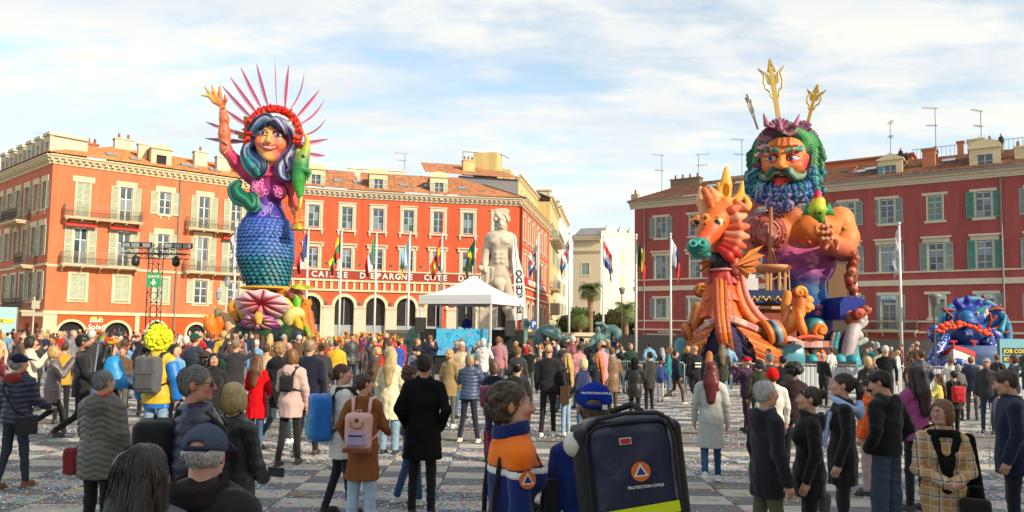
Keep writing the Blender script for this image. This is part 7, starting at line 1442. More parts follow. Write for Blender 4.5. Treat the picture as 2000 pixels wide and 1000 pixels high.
sd.cap(S(938, 524, -.4), S(966, 528, -.1), m4(6), m4(4)); part('drapery', sd.mesh('drp', .05, MAR, cols=False), sta)
part('plinth', MB().box(float(S(938, 0)[0]), float(S(1016, 0)[0]), -1.2, 1.6, 0, float(S(975, 650)[2])).box(float(S(930, 0)[0]), float(S(1030, 0)[0]), -1.6, 2.0, 0, float(S(975, 672)[2])).mesh('pl', MAR), sta)
def bronze(px, Y, label, build):
 q5 = Pix(px, Y); o = thing('bronze_figure', tuple(q5.o), 0, label, 'sculpture', 'green bronze fountain figures'); sd = SDF(); sd.k = .12; build(sd, lambda a, b, d=0: q5(a, b, d), q5.m); part('figure', sd.mesh('bz', .05, BRZ, cols=False), o)
 r_ = MB().lathe([(q5.m(34), 0), (q5.m(32), .5), (q5.m(24), .9), (.1, 1.0)], 9); part('rock_base', r_.mesh('rb', BRZ), o)
def bz1(sd, P, mm):
 ribbon_curl(sd, [P(1060, 690), P(1054, 668), P(1060, 648), P(1075, 643), P(1084, 655), P(1080, 668)], [mm(12), mm(11), mm(9), mm(7), mm(6), mm(5)]); sd.chain([P(1085, 690, -.3), P(1088, 672, -.3), P(1090, 660, -.3)], [mm(9), mm(10), mm(6)]); sd.ell(P(1090, 649, -.3), (mm(6), mm(6), mm(7.5))); sd.chain([P(1093, 664, -.4), P(1104, 660, -.5), P(1116, 659, -.6)], [mm(4.5), mm(3.6), mm(2.5)])
 for i in range(8): sd.cap(P(1058+i*4, 645-2*math.sin(i), -.2), P(1062+i*4.4, 653+i*2, -.5), mm(2.5), mm(1.5))
def bz2(sd, P, mm):
 sd.chain([P(1168, 692), P(1170, 676), P(1169, 662)], [mm(12), mm(10), mm(12)]); sd.ell(P(1168, 644, -.1), (mm(6), mm(6.5), mm(8))); sd.chain([P(1158, 662), P(1154, 676, -.4), P(1140, 684, -.8)], [mm(5), mm(4), mm(3)]); sd.chain([P(1180, 660), P(1184, 640, -.2), P(1176, 632, -.2), P(1164, 632, -.3)], [mm(5), mm(4), mm(3.4), mm(3)])
 ribbon_curl(sd, [P(1182, 700, .4), P(1188, 676, .4), P(1184, 655, .4), P(1194, 645, .3), P(1206, 650, .1), P(1204, 660, 0)], [mm(14), mm(13), mm(11), mm(9), mm(7), mm(4)]); sd.chain([P(1150, 700, -.5), P(1136, 690, -.6), P(1150, 682, -.4)], [mm(12), mm(10), mm(6)])
def bz3(sd, P, mm):
 ribbon_curl(sd, [P(800, 700), P(806, 676), P(800, 655), P(808, 648), P(818, 662), P(822, 690)], [mm(12), mm(9), mm(6), mm(5), mm(8), mm(10)]); sd.chain([P(806, 672), P(794, 666, -.3), P(784, 664, -.4)], [mm(5), mm(4), mm(3)]); sd.chain([P(796, 688), P(784, 684), P(776, 690)], [mm(6), mm(5), mm(4)])
def bz4(sd, P, mm): sd.chain([P(1024, 640), P(1030, 632), P(1026, 622)], [mm(6), mm(5), mm(3)]); sd.chain([P(1028, 640), P(1020, 626), P(1022, 616)], [mm(4), mm(3), mm(2)]); sd.cap(P(1024, 680), P(1024, 640), mm(8), mm(6))
bronze(1075, 38, 'green bronze figure with a curled horse tail beside a pale plinth', bz1); bronze(1172, 37, 'green bronze seated figure shading its eyes beside a rearing horse', bz2); bronze(800, 38, 'green bronze figure leaning out left of the stage', bz3); bronze(1024, 42, 'small green bronze figure seen behind the feather banner', bz4)
# ================================================================= people
SKIN = mat('skin', rough=.55, src='vc', var=.06, vscale=30); CLOTH = mat('cloth', rough=.92, src='obj', var=.16, vscale=9, bump=.010, bscale=14, spec=.2, sheen=.15)
WOOL = mat('wool', rough=1, src='obj', var=.12, vscale=30, bump=.006, bscale=60, spec=.1); SHINY = mat('puffer_nylon', rough=.45, src='obj', var=.15, vscale=7, bump=.010, bscale=14)
DENIM = mat('denim', rough=.9, src='obj', var=.22, vscale=10, bump=.004, bscale=90, spec=.2); SHOE = mat('shoe', rough=.6, src='obj', var=.1); HAIR = mat('hair', rough=.5, src='obj', var=.40, vscale=14, bump=.012, bscale=12, stretch=(6, 6, .7), spec=.4); CURLY = mat('curly_hair', rough=.6, src='obj', var=.35, vscale=40, bump=.006, bscale=60)
def _hx(nt, co, vec, b):
 c = nt.nodes.new('ShaderNodeVertexColor'); c.layer_name = 'Col'; m = nt.nodes.new('ShaderNodeMix'); m.data_type = 'RGBA'; m.blend_type = 'MULTIPLY'; m.inputs[0].default_value = 1; nt.links.new(co, m.inputs[6]); nt.links.new(c.outputs[0], m.inputs[7]); return m.outputs[2]
STRAND = mat('hair_strands', rough=.42, src='obj', spec=.5, extra=_hx)
def strands(sd, V, N, L, seed=1, curl=0.0, w=.0022):
 r_ = np.random.default_rng(seed); P = V[r_.integers(0, len(V), N)].copy()
 def grad(P):
  e = 1e-3; d0 = sd.ev(P); g = np.stack([sd.ev(P+np.eye(3)[i]*e)-d0 for i in range(3)], 1); g /= np.linalg.norm(g, axis=1)[:, None]+1e-9; return d0, g
 n = 5; rows = []; wander = r_.normal(0, .30 if L < .06 else .10, (N, 3)); ln = L*r_.uniform(.5, 1.1, N)/n; off = r_.uniform(.001, .006 if L < .06 else .003, N)
 for k in range(n+1):
  d0, g = grad(P); P = P-g*d0[:, None]; fl = np.array([0, 0, -1.])[None]+wander+(np.sin(k*2.4+wander*9)*curl if curl else 0)+np.stack([0*ln, -.35*(P[:, 2] > 1.70), 0*ln], 1); t = fl-g*(fl*g).sum(1)[:, None]; t /= np.linalg.norm(t, axis=1)[:, None]+1e-9; s_ = np.cross(g, t); ww = w*(1-.8*abs(k/n-.4))
  rows.append((P+g*(off*(1 if k < n else 2.2))[:, None]-s_*ww, P+g*(off*(1 if k < n else 2.2))[:, None]+s_*ww+g*.0008)); P = P+t*ln[:, None]
 A = np.stack([x for r in rows for x in r], 1).reshape(-1, 3); b = (np.arange(N)*2*(n+1))[:, None, None]; q = np.array([[2*k, 2*k+1, 2*k+3, 2*k+2] for k in range(n)])[None]; c = np.repeat((r_.uniform(.5, 1.7, N) if L < .06 else r_.uniform(.7, 1.35, N))[:, None]*np.ones((1, 3)), 2*(n+1), 0)
 return A, (b+q).reshape(-1, 4), c
TOPM = dict(cloth=CLOTH, wool=WOOL, puffer=SHINY, nylon=SHINY)
ARMS = dict(down=((.222, -.02, 1.15), (.232, .06, .90)), pocket=((.258, -.08, 1.16), (.180, .06, .96)), phone=((.24, .14, 1.20), (.085, .33, 1.50)), clasp=((.215, .03, 1.13), (.035, .24, 1.05)), fore=((.215, .06, 1.15), (.22, .27, 1.06)), back=((.225, -.13, 1.16), (.23, -.17, .92)), up=((.30, .06, 1.46), (.24, .16, 1.74)), low=((.218, .02, 1.14), (.12, .22, 1.0)))
LEGS = dict(stand=((.095, .0, .49), (.105, -.02, .09), (-.095, .01, .49), (-.11, 0, .09)), walk=((.09, .16, .51), (.10, .22, .10), (-.09, -.02, .50), (-.09, -.36, .24)), step=((.09, .06, .50), (.10, .10, .09), (-.10, -.02, .49), (-.12, -.14, .09)), wide=((.12, .02, .49), (.19, .0, .09), (-.12, .02, .49), (-.19, 0, .09)))
def shape_top(P, infl=0.0):
 sd = SDF(); sd.k = .05; b = P.get('bulk', .0)*.55+infl; fem = P.get('fem', 0); hem = P.get('hem', .86); fl = P.get('flare', .0)
 sd.chain([(0, 0, 1.36), (0, 0, 1.24), (0, .0, 1.08)], [.134+b-.006*fem, .134+b-.010*fem, .118+b-.008*fem], sq=(1.14, .80, 1))
 sd.cap((0, 0, 1.08), (0, 0, .93), .118+b, .136+b+.008*fem, sq=(1.12, .86, 1))
 if hem < .9: sd.cap((0, 0, .95), (0, -.01*fl, hem-.06), .136+b, .140+b+fl, sq=(1.14, .92, 1))
 if fem:
  for s_ in (-1, 1): sd.ell((s_*.07, .095+b*.4, 1.28), (.07, .06, .07), k=.06)
 sd.cap((-.135+.012*fem, -.01, 1.405), (.135-.012*fem, -.01, 1.405), .054+b*.7, k=.05)
 for s_, a in ((-1, P['arms'][0]), (1, P['arms'][1])):
  e, w = ARMS[a]; e = (s_*e[0], e[1], e[2]); w = (s_*w[0], w[1], w[2]); sl = P.get('sleeve', 0); sd.chain([(s_*(.172-.012*fem), -.01, 1.392), e, w], [.054+b*.8, .047+b*.8+sl, .038+b*.8+sl], k=.018)
 if P.get('hood'): sd.ell((0, -.105-b*.5, 1.425), (.115, .042, .095), k=.04); sd.torus((0, -.03, 1.475), .085, .032, k=.02, rot=(.35, 0, 0))
 elif P.get('collar', 1): sd.torus((0, -.012, 1.475), .070, .024+b*.2, k=.02, rot=(.25, 0, 0)); sd.torus((0, -.012, 1.50), .066, .018, k=.02, rot=(.25, 0, 0))
 q_ = P.get('quilt', 0); sd_ = P.get('seed', 1); w1 = wob(.004, 12, sd_, (1.2, 1, .8)); w2_ = ridge(.010, 13, sd_+5, (1, 1, .9))
 if q_ == 2: sd.fn = lambda X, Y, Z: w1(X, Y, Z)*.7-.011*np.abs(np.sin(math.pi*(Z+.45*np.abs(np.abs(X)-.09))/.058))
 elif q_: sd.fn = lambda X, Y, Z: w1(X, Y, Z)-.012*np.abs(np.sin(math.pi*(Z+.01*np.sin(X*20))/.07))
 else: sd.fn = lambda X, Y, Z: w1(X, Y, Z)+w2_(X, Y, Z)+.004*np.abs(np.sin(Z*38+X*16))*(np.abs(X) > .17)+(.006*np.sin(np.arctan2(Y, X)*9+Z*3)*np.clip((1.0-Z)*2.5, 0, 1) if P.get('hem', .86) < .8 else 0)
 return sd
def shape_head(skin, brow, fine, old=0, beard=None, specs=0):
 sd = SDF(); sd.k = .018; sk = np.array(skin); rd = sk*np.array([1.02, .80, .78]); lip = sk*np.array([.80, .48, .48])
 sd.cap((0, -.015, 1.42), (0, -.012, 1.56), .056, .052, col=sk); sd.ell((0, -.018, 1.668), (.073, .093, .083), col=sk); sd.ell((0, .018, 1.610), (.060, .074, .078), col=sk, k=.03); sd.cap((-.030, .035, 1.568), (.030, .035, 1.568), .032, col=beard if beard else sk, k=.03); sd.ell((0, .074, 1.553), (.022, .018, .016), col=beard if beard else sk)
 for s_ in (-1, 1): sd.ell((s_*.078, -.012, 1.630), (.011, .021, .033), col=rd, k=.006, rot=(0, 0, s_*.35))
 if fine:
  for s_ in (-1, 1):
   sd.ell((s_*.031, .098, 1.645), (.020, .014, .012), sub=True, k=.014); sd.ell((s_*.040, .062, 1.612), (.022, .022, .022), col=rd, k=.02); sd.ell((s_*.031, .0745, 1.644), (.0145, .0125, .0105), col=(.62, .58, .54), k=.001); sd.ell((s_*.031, .0865, 1.644), (.0062, .003, .0065), col=(.05, .03, .02), k=.001)
   sd.cap((s_*.014, .083, 1.655), (s_*.048, .072, 1.655), .0042, col=sk*.9, k=.004); sd.cap((s_*.013, .092, 1.668), (s_*.048, .080, 1.668), .0050, .003, col=brow, k=.004); sd.ell((s_*.012, .100, 1.607), (.009, .010, .008), col=rd, k=.006)
  sd.cap((0, .085, 1.662), (0, .108, 1.616), .0085, .0125, col=rd, k=.014); sd.chain([(-.022, .079, 1.583), (0, .090, 1.587), (.022, .079, 1.583)], [.003, .0062, .003], col=lip, k=.003); sd.chain([(-.019, .078, 1.576), (0, .089, 1.573), (.019, .078, 1.576)], [.003, .0072, .003], col=lip, k=.003)
  if old: sd.chain([(-.028, .078, 1.600), (-.034, .072, 1.580)], .002, sub=True, k=.004)
 else: sd.cap((0, .085, 1.655), (0, .106, 1.616), .009, .014, col=rd)
 return sd
def hand(sd, w, e, col, s_, pose='relax'):
 w = np.array(w, float); e = np.array(e, float); f = w-e; f /= np.linalg.norm(f); up = np.array([0, 0, 1.]) if abs(f[2]) < .8 else np.array([0, 1., 0]); side = np.cross(f, up); side /= np.linalg.norm(side); inn = np.cross(side, f)
 if abs(f[2]) >= .8: side, inn = inn, side*-s_
 sd.cap(w-f*.05, w+f*.01, .026, .024, col=col, k=.01); sd.cap(w+f*.015, w+f*.075, .030, .034, col=col, k=.008, sq=(1, 1, 1))
 for i in range(4):
  o = w+f*.085+side*(i-1.5)*.0195; L_ = (.030, .035, .033, .026)[i]; c = .5 if pose == 'relax' else 1.1; d1 = f*math.cos(c*.5)+inn*math.sin(c*.5); d2 = f*math.cos(c*1.3)+inn*math.sin(c*1.3); sd.chain([o-f*.02, o+d1*L_, o+d1*L_+d2*L_*1.1], [.0102, .0096, .0078], col=col, k=.002)
 t = w+f*.03-side*.030; sd.chain([w+f*.015-side*.012, t, t+(f*.8+inn*.5-side*.3)*.045], [.013, .0115, .009], col=col, k=.005)
HSTY = {}
def shape_hair(st, seed=1):
 sd = SDF(); sd.k = .02; r_ = random.Random(seed)
 if st not in ('wig', 'bald', 'fringe'): sd.ell((0, -.027, 1.674), (.080, .099, .086)); sd.ell((0, -.055, 1.625), (.070, .056, .058), k=.02)
 if st == 'bob': sd.ell((0, -.06, 1.60), (.080, .056, .085), k=.03); [sd.ell((s_*.066, .0, 1.605), (.022, .054, .075)) for s_ in (-1, 1)]
 if st in ('long', 'vlong'):
  zz = 1.20 if st == 'long' else 1.05; sd.chain([(0, -.075, 1.64), (0, -.125, 1.44), (0, -.155, zz)], [.070, .078, .045], sq=(1.25, .6, 1)); [sd.cap((s_*.072, -.01, 1.64), (s_*.095, -.06, 1.36), .026, .03) for s_ in (-1, 1)]
 if st == 'bun': sd.ell((0, -.130, 1.690), (.045, .040, .045), k=.008)
 if st == 'lowbun': sd.ell((0, -.125, 1.60), (.038, .036, .036), k=.01)
 if st == 'pony': sd.ell((0, -.12, 1.68), .028); sd.chain([(0, -.14, 1.68), (0, -.17, 1.58), (0, -.15, 1.42)], [.026, .032, .012])
 if st in ('curly', 'wavy'):
  sd.ell((0, -.05, 1.63), (.088, .078, .09), k=.03)
  for i in range(190): a = r_.uniform(0, 6.28); z = r_.uniform(-.9, 1); c = math.sqrt(1-z*z); x, y = c*math.cos(a), c*math.sin(a); (y < .12 or z > .62) and sd.ell((x*.090, -.035+y*.104, 1.655+z*.092-.02*(z < 0)), r_.uniform(.011, .021), k=.005)
 if st == 'afro': [sd.ell((.125*math.cos(a)*c, -.035+.13*math.sin(a)*c, 1.68+.11*z), .035) for a, z, c in [(r_.uniform(0, 6.28), z, math.sqrt(1-z*z)) for z in [r_.uniform(-.7, 1) for _ in range(60)]]]
 if st == 'wig':
  sd.ell((0, -.02, 1.68), (.13, .13, .13))
  for i in range(260): a = r_.uniform(0, 6.28); z = r_.uniform(-.95, 1); c = math.sqrt(1-z*z); rr = r_.uniform(.135, .160); sd.ell((rr*1.08*c*math.cos(a), -.02+rr*c*math.sin(a), 1.675+rr*1.12*z), r_.uniform(.016, .028), k=.006)
 if st == 'fringe': sd.ell((0, -.03, 1.635), (.082, .096, .052)); sd.ell((0, .0, 1.73), (.09, .11, .055), sub=True, k=.01)
 if st != 'wig': sd.ell((0, .105, 1.590), (.072 if st != 'bob' else .060, .075, .095), sub=True, k=.012); sd.ell((0, .115, 1.65), (.058, .045, .035), sub=True, k=.01)
 if st in ('short', 'fringe'): [sd.ell((s_*.085, .0, 1.615), (.03, .030, .036), sub=True, k=.01) for s_ in (-1, 1)]; sd.ell((0, -.05, 1.52), (.1, .1, .045), sub=True, k=.01)
 sd.fn = wob(.0035, 60, seed, (1, 1, .25)) if st not in ('wig', 'curly') else None
 return sd
def shape_hat(kind):
 sd = SDF(); sd.k = .006; pl = ()
 if kind == 'cap': sd.ell((0, -.018, 1.672), (.092, .112, .100)); sd.box((0, .135, 1.690), (.072, .055, .007), .006, k=.02, rot=(-.22, 0, 0)); sd.ell((0, -.02, 1.771), (.010, .010, .006)); sd.ell((0, -.115, 1.665), (.040, .03, .022), sub=True); pl = (((0, -.02, 1.656), (0, .05, -1)),)
 elif kind == 'beanie': sd.ell((0, -.025, 1.68), (.097, .120, .112)); sd.torus((0, -.02, 1.645), .088, .018, k=.01); pl = (((0, 0, 1.618), (0, .25, -1)),)
 elif kind == 'hoodup': sd.ell((0, -.03, 1.655), (.108, .125, .128)); sd.ell((0, .13, 1.63), (.07, .09, .095), sub=True, k=.02); sd.ell((0, -.06, 1.52), (.11, .09, .09), k=.05)
 elif kind == 'wide': sd.ell((0, -.01, 1.72), (.09, .10, .07)); sd.ell((0, -.01, 1.69), (.17, .18, .012))
 elif kind == 'flowers':
  r_ = random.Random(5); cs_ = [(.75, .45, .02), (.62, .04, .03), (.75, .20, .02), (.20, .42, .04)]
  for i in range(26): a = r_.uniform(0, 6.28); sd.ell((.10*math.cos(a)*r_.uniform(.5, 1), -.02+.11*math.sin(a)*r_.uniform(.5, 1), 1.745+r_.uniform(-.02, .05)), r_.uniform(.022, .04), col=cs_[i % 4], k=.004)
 return sd, pl
def headM(P):
 return T(0, 0, 1.50) @ RZ(math.radians(-P.get('turn', 0))) @ RX(math.radians(-P.get('nod', 0))) @ T(0, 0, -1.50)
def person_meshes(P, v):
 out = []; hmx = np.array(headM(P)); fine = v < .016; sk = P.get('skin', (.62, .32, .21))
 tr = lambda V: V @ hmx[:3, :3].T+hmx[:3, 3]
 Vh, Qh, Ch = shape_head(sk, P.get('brow', (.10, .06, .04)), v < .024, P.get('old', 0), P.get('beard')).build(min(v*.55, .012) if v < .024 else v*.6)
 bd = SDF(); bd.k = .03; bd.cap((0, 0, .92), (0, 0, 1.36), .09, .10, col=sk); L_ = LEGS[P.get('legs', 'stand')]
 for s_, kn, an in ((1, L_[0], L_[1]), (-1, L_[2], L_[3])): bd.chain([(s_*.08, 0, .9), kn, an], [.06, .045, .032], col=sk)
 hs_ = []
 for s_, a in ((-1, P['arms'][0]), (1, P['arms'][1])):
  e, w = ARMS[a]; e = (s_*e[0], e[1], e[2]); w = (s_*w[0], w[1], w[2]); bd.chain([(s_*.165, -.01, 1.38), e, w], [.042, .036, .028], col=sk)
  if a != 'pocket':
   if fine: hd = SDF(); hd.k = .01; hand(hd, w, e, sk, s_, 'grip' if a in ('phone', 'clasp', 'low') else 'relax'); hs_.append(hd.build(.0075))
   else: f = np.array(w)-np.array(e); f /= np.linalg.norm(f); bd.chain([np.array(w), np.array(w)+f*.05, np.array(w)+f*.12], [.028, .034, .02], col=sk)
 out.append(('body', merge('body', [(tr(Vh), Qh, Ch), bd.build(max(v, .030))]+hs_, SKIN), None))
 hem = P.get('hem', .86); sd = shape_top(P); pl = (((0, 0, hem), (0, 0, -1)),)
 out.append(('jacket' if hem > .8 else 'coat', np_mesh('top', *sd.build(v, False, pl)[:2], TOPM[P.get('mat', 'cloth')]), P['top']))
 if P.get('trim'):
  for nm, infl, z0_, z1_, col in P['trim']: V, Q, _ = shape_top(P, infl).build(v, False, (((0, 0, z0_), (0, 0, -1)), ((0, 0, z1_), (0, 0, 1)))); out.append((nm, np_mesh(nm, V, Q, CLOTH), col))
 sd = SDF(); sd.k = .05; w_ = P.get('wide', 0); sd.ell((0, -.005, .93), (.142, .108, .12))
 for s_, kn, an in ((1, L_[0], L_[1]), (-1, L_[2], L_[3])): sd.chain([(s_*.082, -.005, .88), kn, an], [.080+w_*.3, .056+w_*.8, .046+w_], k=.03)
 sd.fn = ridge(.008, 22, P.get('seed', 1), (.7, .7, 1.6)); out.append(('trousers', np_mesh('trousers', *sd.build(max(v, .014), False, (((0, 0, .07), (0, 0, -1)),))[:2], DENIM if P.get('denim') else CLOTH), P['legc']))
 for an in (L_[1], L_[3]):
  sd = SDF(); sd.k = .02; z = an[2]-.09; sd.ell((an[0], an[1]+.075, z+.042), (.046, .085, .042)); sd.ell((an[0], an[1]-.005, z+.055), (.038, .055, .055)); sd.box((an[0], an[1]+.045, z+.014), (.044, .130, .014), .012, k=.004); out.append(('shoe', np_mesh('shoe', *sd.build(max(v*.8, .011), False, (((0, 0, z+.002), (0, 0, -1)),))[:2], SHOE), P.get('shoec', (.03, .03, .03))))
 st = P.get('hair', 'short')
 def hp(nm, sd, pl, mt, col, vv, cols=False):
  V, Q, c_ = sd.build(vv, cols, pl); return (nm, np_mesh(nm, tr(V), Q, mt, c_), col)
 if st not in ('bald', 'wig', 'afro') and P.get('hat') != 'hoodup' and v < .02:
  sd = shape_hair(st, P.get('seed', 1)); V, Q, _ = sd.build(.012, False); sd.fn = None; V_ = V[V[:, 2] < (1.645 if P.get('hat') else 9)]; S_ = strands(sd, V_, (1700 if st != 'long' else 2200) if v < .0145 else 800, {'short': .045, 'fringe': .03, 'curly': .03, 'wavy': .04}.get(st, .11), P.get('seed', 1), .8 if st in ('curly', 'wavy') else 0, .0016 if v < .0145 else .0028)
  me = merge('hair', [(tr(V), Q, np.full((len(V), 3), .75)), (tr(S_[0]), S_[1], S_[2])], STRAND); out.append(('hair', me, P.get('hairc', (.05, .03, .02))))
 elif st != 'bald' and P.get('hat') != 'hoodup': out.append(hp('hair', shape_hair(st, P.get('seed', 1)), (), CURLY if st in ('curly', 'wig', 'afro') else HAIR, P.get('hairc', (.05, .03, .02)), max(v*.6, .0065) if v < .024 else v*.7))
 if P.get('hat'): sd, pl = shape_hat(P['hat']); out.append(hp('hat' if P['hat'] != 'hoodup' else 'hood', sd, pl, PAINTG if P['hat'] == 'flowers' else WOOL, P.get('hatc', (.1, .1, .1)), max(v*.7, .007), P['hat'] == 'flowers'))
 return out
PEOPLE = []
def add_person(px, ytop, s, face, P, label, h=None, cat='person'):
 Y = FPX/s; g = at(px, ytop, Y); hh = h or max(1.05, min(1.98, g[2]*(1.0 if P.get('hat') not in ('cap', 'beanie', 'hoodup', 'wide', 'flowers') and P.get('hair') != 'wig' else .985)))
 v = .014 if s > 150 else (.015 if s > 105 else (.022 if s > 80 else .032)); P.setdefault('arms', ('down', 'down')); P.setdefault('seed', len(PEOPLE)+3)
 W = T(g[0], Y, 0) @ RZ(math.radians(-face)) @ Matrix.Scale(hh/1.75, 4)
 o = thing('person', W=W, label=label, cat=cat, group='people in the crowd on the square')
 for nm, me, col in person_meshes(P, v): part(nm, me, o, color=col)
 PEOPLE.append((g[0], Y, o)); return o
def worn(o, name, label, cat, pieces, group=None):
 b = thing(name, W=wm(o).copy(), label=label, cat=cat, group=group)
 for nm, me, col in pieces: part(nm, me, b, color=col)
 return b
def backpack(o, label, col, w=.15, h=.21, d=.085, z=1.20, strap=(.02, .02, .02), mt=None, pocket=None, top=0, yoff=-.22, vox=.014, dx=0.0):
 mt = mt or CLOTH; sd = SDF(); sd.k = .02; sd.box((dx, yoff, z), (w, d, h), .055); sd.fn = wob(.004, 18, 3)
 ps = [('bag', np_mesh('bag', *sd.build(vox, False)[:2], mt), col)]
 sd = SDF(); sd.k = .01; sd.box((dx, yoff-d*.85, z-h*.35), (w*.8, d*.35, h*.45), .03); ps.append(('front_pocket', np_mesh('fp', *sd.build(vox, False)[:2], mt), pocket or tuple(c*.8 for c in col)))
 mb = MB()
 for s_ in (-1, 1): mb.tube([(s_*w*.6, yoff+d, z+h*.7), (s_*.10, -.10, 1.475), (s_*.115, .05, 1.475), (s_*.125, .175, 1.36), (s_*.15, .16, 1.18), (s_*.19, .0, 1.10), (s_*w*.8, yoff+d, z-h*.6)], [.02, .024, .024, .024, .02, .014, .014], 6)
 ps.append(('straps', mb.mesh('straps', CLOTH, True), strap)); mb = MB().tube([(dx-.03, yoff, z+h), (dx-.02, yoff, z+h+.03), (dx+.02, yoff, z+h+.03), (dx+.03, yoff, z+h)], .007, 5).box(dx-w*.7, dx+w*.7, yoff-d*1.22, yoff-d*1.18, z+.01, z+.018); ps.append(('handle', mb.mesh('hd', CLOTH), strap))
 return worn(o, 'backpack', label, 'backpack', ps, 'backpacks worn in the crowd')
def phone(o, label, c=(.0, .40, 1.60)):
 return worn(o, 'phone', label, 'phone', [('case', MB().box(-.075+c[0], .075+c[0], c[1]-.005, c[1]+.005, c[2]-.037, c[2]+.037).mesh('ph', C('phone_black', (.015, .015, .018), .25)), None), ('screen', MB().box(-.07+c[0], .07+c[0], c[1]-.008, c[1]-.005, c[2]-.033, c[2]+.033).mesh('sc', C('phone_screen', (.08, .10, .13), .1)), None)], 'phones held up by the crowd')
def bag(o, label, col, at_, w=.15, h=.14, d=.06, cat='handbag'):
 sd = SDF(); sd.k = .02; sd.box(at_, (w, d, h), .04); sd.fn = wob(.006, 16, 9); x, y, z = at_
 return worn(o, 'handbag', label, cat, [('bag', np_mesh('bag', *sd.build(.012, False)[:2], CLOTH), col), ('handle', MB().tube([(x-w*.6, y, z+h*.9), (x-w*.4, y, z+h+.10), (x+w*.4, y, z+h+.10), (x+w*.6, y, z+h*.9)], .009, 6).mesh('hd', CLOTH, True), tuple(c*.7 for c in col))])
GREY = (.30, .29, .28); BLND = (.50, .34, .13); BRN = (.075, .035, .016); BLK_ = (.010, .008, .008); AUB = (.16, .02, .018); GING = (.40, .13, .03); LBR = (.20, .105, .045); WHT = (.52, .50, .47)
NAVYC = (.014, .018, .045); BK = (.014, .014, .016); JEAN = (.045, .085, .17); LJEAN = (.20, .30, .42); DJ = (.02, .03, .06)
p = add_person(40, 690, 156, 8, dict(top=NAVYC, mat='puffer', quilt=1, bulk=.035, hood=0, legc=(.03, .04, .055), denim=1, hair='short', hairc=GREY, hat='cap', hatc=(.012, .016, .04), shoec=(.16, .06, .03), arms=('down', 'fore'), legs='step', beard=None, turn=20), 'man in navy quilted jacket and navy cap with dark red hood, left edge')
part('red_hood', (lambda sd: np_mesh('h', *sd.build(.012, False)[:2], CLOTH))(SDF().ell((0, -.11, 1.45), (.13, .065, .07)).torus((0, -.01, 1.49), .088, .032, rot=(.3, 0, 0))), p, color=(.22, .02, .015))
worn(p, 'shoulder_bag', 'black crossbody bag on the hip of the man in the navy cap', 'bag', [('strap', MB().tube([(-.16, -.03, 1.44), (-.05, -.20, 1.30), (.14, -.20, 1.05), (.23, -.10, .95)], .018, 6).mesh('s', CLOTH, True), BK), ('bag', MB().box(.17, .27, -.20, .06, .72, .96).mesh('b', CLOTH), BK)])
add_person(165, 655, 116, 62, dict(top=BK, bulk=.015, hem=.78, legc=BK, hair='short', hairc=BLK_, beard=(.02, .015, .012), skin=(.30, .15, .09), arms=('down', 'fore'), legs='walk', mat='cloth'), 'tall bearded man in black leaning towards the right, behind the olive jacket')
p = add_person(108, 676, 108, 55, dict(top=(.13, .10, .105), bulk=.03, hem=.68, hood=1, mat='nylon', legc=BK, hair='bob', hairc=(.45, .28, .10), arms=('phone', 'phone'), legs='walk', shoec=(.02, .03, .07), fem=1), 'blonde woman in a taupe parka taking a picture at the far left')
p = add_person(62, 657, 100, 60, dict(top=(.62, .54, .40), bulk=.01, legc=BK, hair='bob', hairc=BLK_, arms=('phone', 'phone'), fem=1), 'dark-haired woman in cream jacket aiming a black camera'); phone(p, 'black camera held by the woman in the cream jacket')
p = add_person(205, 724, 215, 12, dict(top=(.085, .083, .070), mat='puffer', quilt=2, bulk=.065, hem=.72, hood=1, flare=.02, legc=BK, hair='short', hairc=(.20, .20, .205), arms=('fore', 'down'), fem=1, old=1, turn=12), 'grey-haired woman in an olive chevron-quilted jacket with a red scarf')
part('scarf', (lambda sd: np_mesh('h', *sd.build(.01, False)[:2], WOOL))(SDF().torus((0, -.005, 1.51), .072, .026, rot=(.2, 0, 0)).torus((.02, .02, 1.485), .075, .022)), p, color=(.50, .015, .03)); bag(p, 'dark red handbag in the crook of the grey-haired woman’s arm', (.17, .012, .015), (-.30, .12, .86), .09, .13, .19)
p = add_person(216, 664, 126, 40, dict(top=(.012, .015, .03), bulk=.02, legc=(.03, .04, .12), hair='long', hairc=BLK_, arms=('down', 'fore'), fem=1, hat='flowers', mat='nylon'), 'dark-haired woman with flower headdress, blue bow and long white ribbon')
part('cape', (lambda sd: np_mesh('h', *sd.build(.014, False, (((0, 0, 1.05), (0, 0, -1)),))[:2], SHINY))(SDF().cap((.05, .02, 1.38), (.12, .05, 1.12), .17, .21, sq=(1.1, .85, 1))), p, color=(.01, .22, .50)); part('bow', (lambda sd: np_mesh('h', *sd.build(.008, False)[:2], SHINY))(SDF().ell((-.05, -.13, 1.74), (.045, .02, .026)).ell((.05, -.13, 1.74), (.045, .02, .026)).ell((0, -.135, 1.74), .015)), p, color=(.01, .14, .55)); part('ribbon', MB().quad((-.05, -.16, 1.72), (.02, -.165, 1.72), (.0, -.20, 1.15), (-.06, -.20, 1.13)).quad((.02, -.165, 1.72), (-.05, -.16, 1.72), (-.06, -.20, 1.13), (.0, -.20, 1.15)).mesh('r', SHINY), p, color=(.55, .57, .60))
p = add_person(312, 646, 131, 2, dict(top=(.62, .40, .03), bulk=.03, hem=.80, legc=LJEAN, denim=1, hair='wig', hairc=(.80, .78, .01), arms=('down', 'down'), mat='nylon', trim=[('blue_jersey', -.012, .74, .93, (.01, .13, .48))]), 'person in a bright yellow curly wig and yellow jacket with blue sleeves'); backpack(p, 'grey backpack on the person in the yellow wig', (.085, .088, .095), .16, .24, .10, 1.20, yoff=-.25)
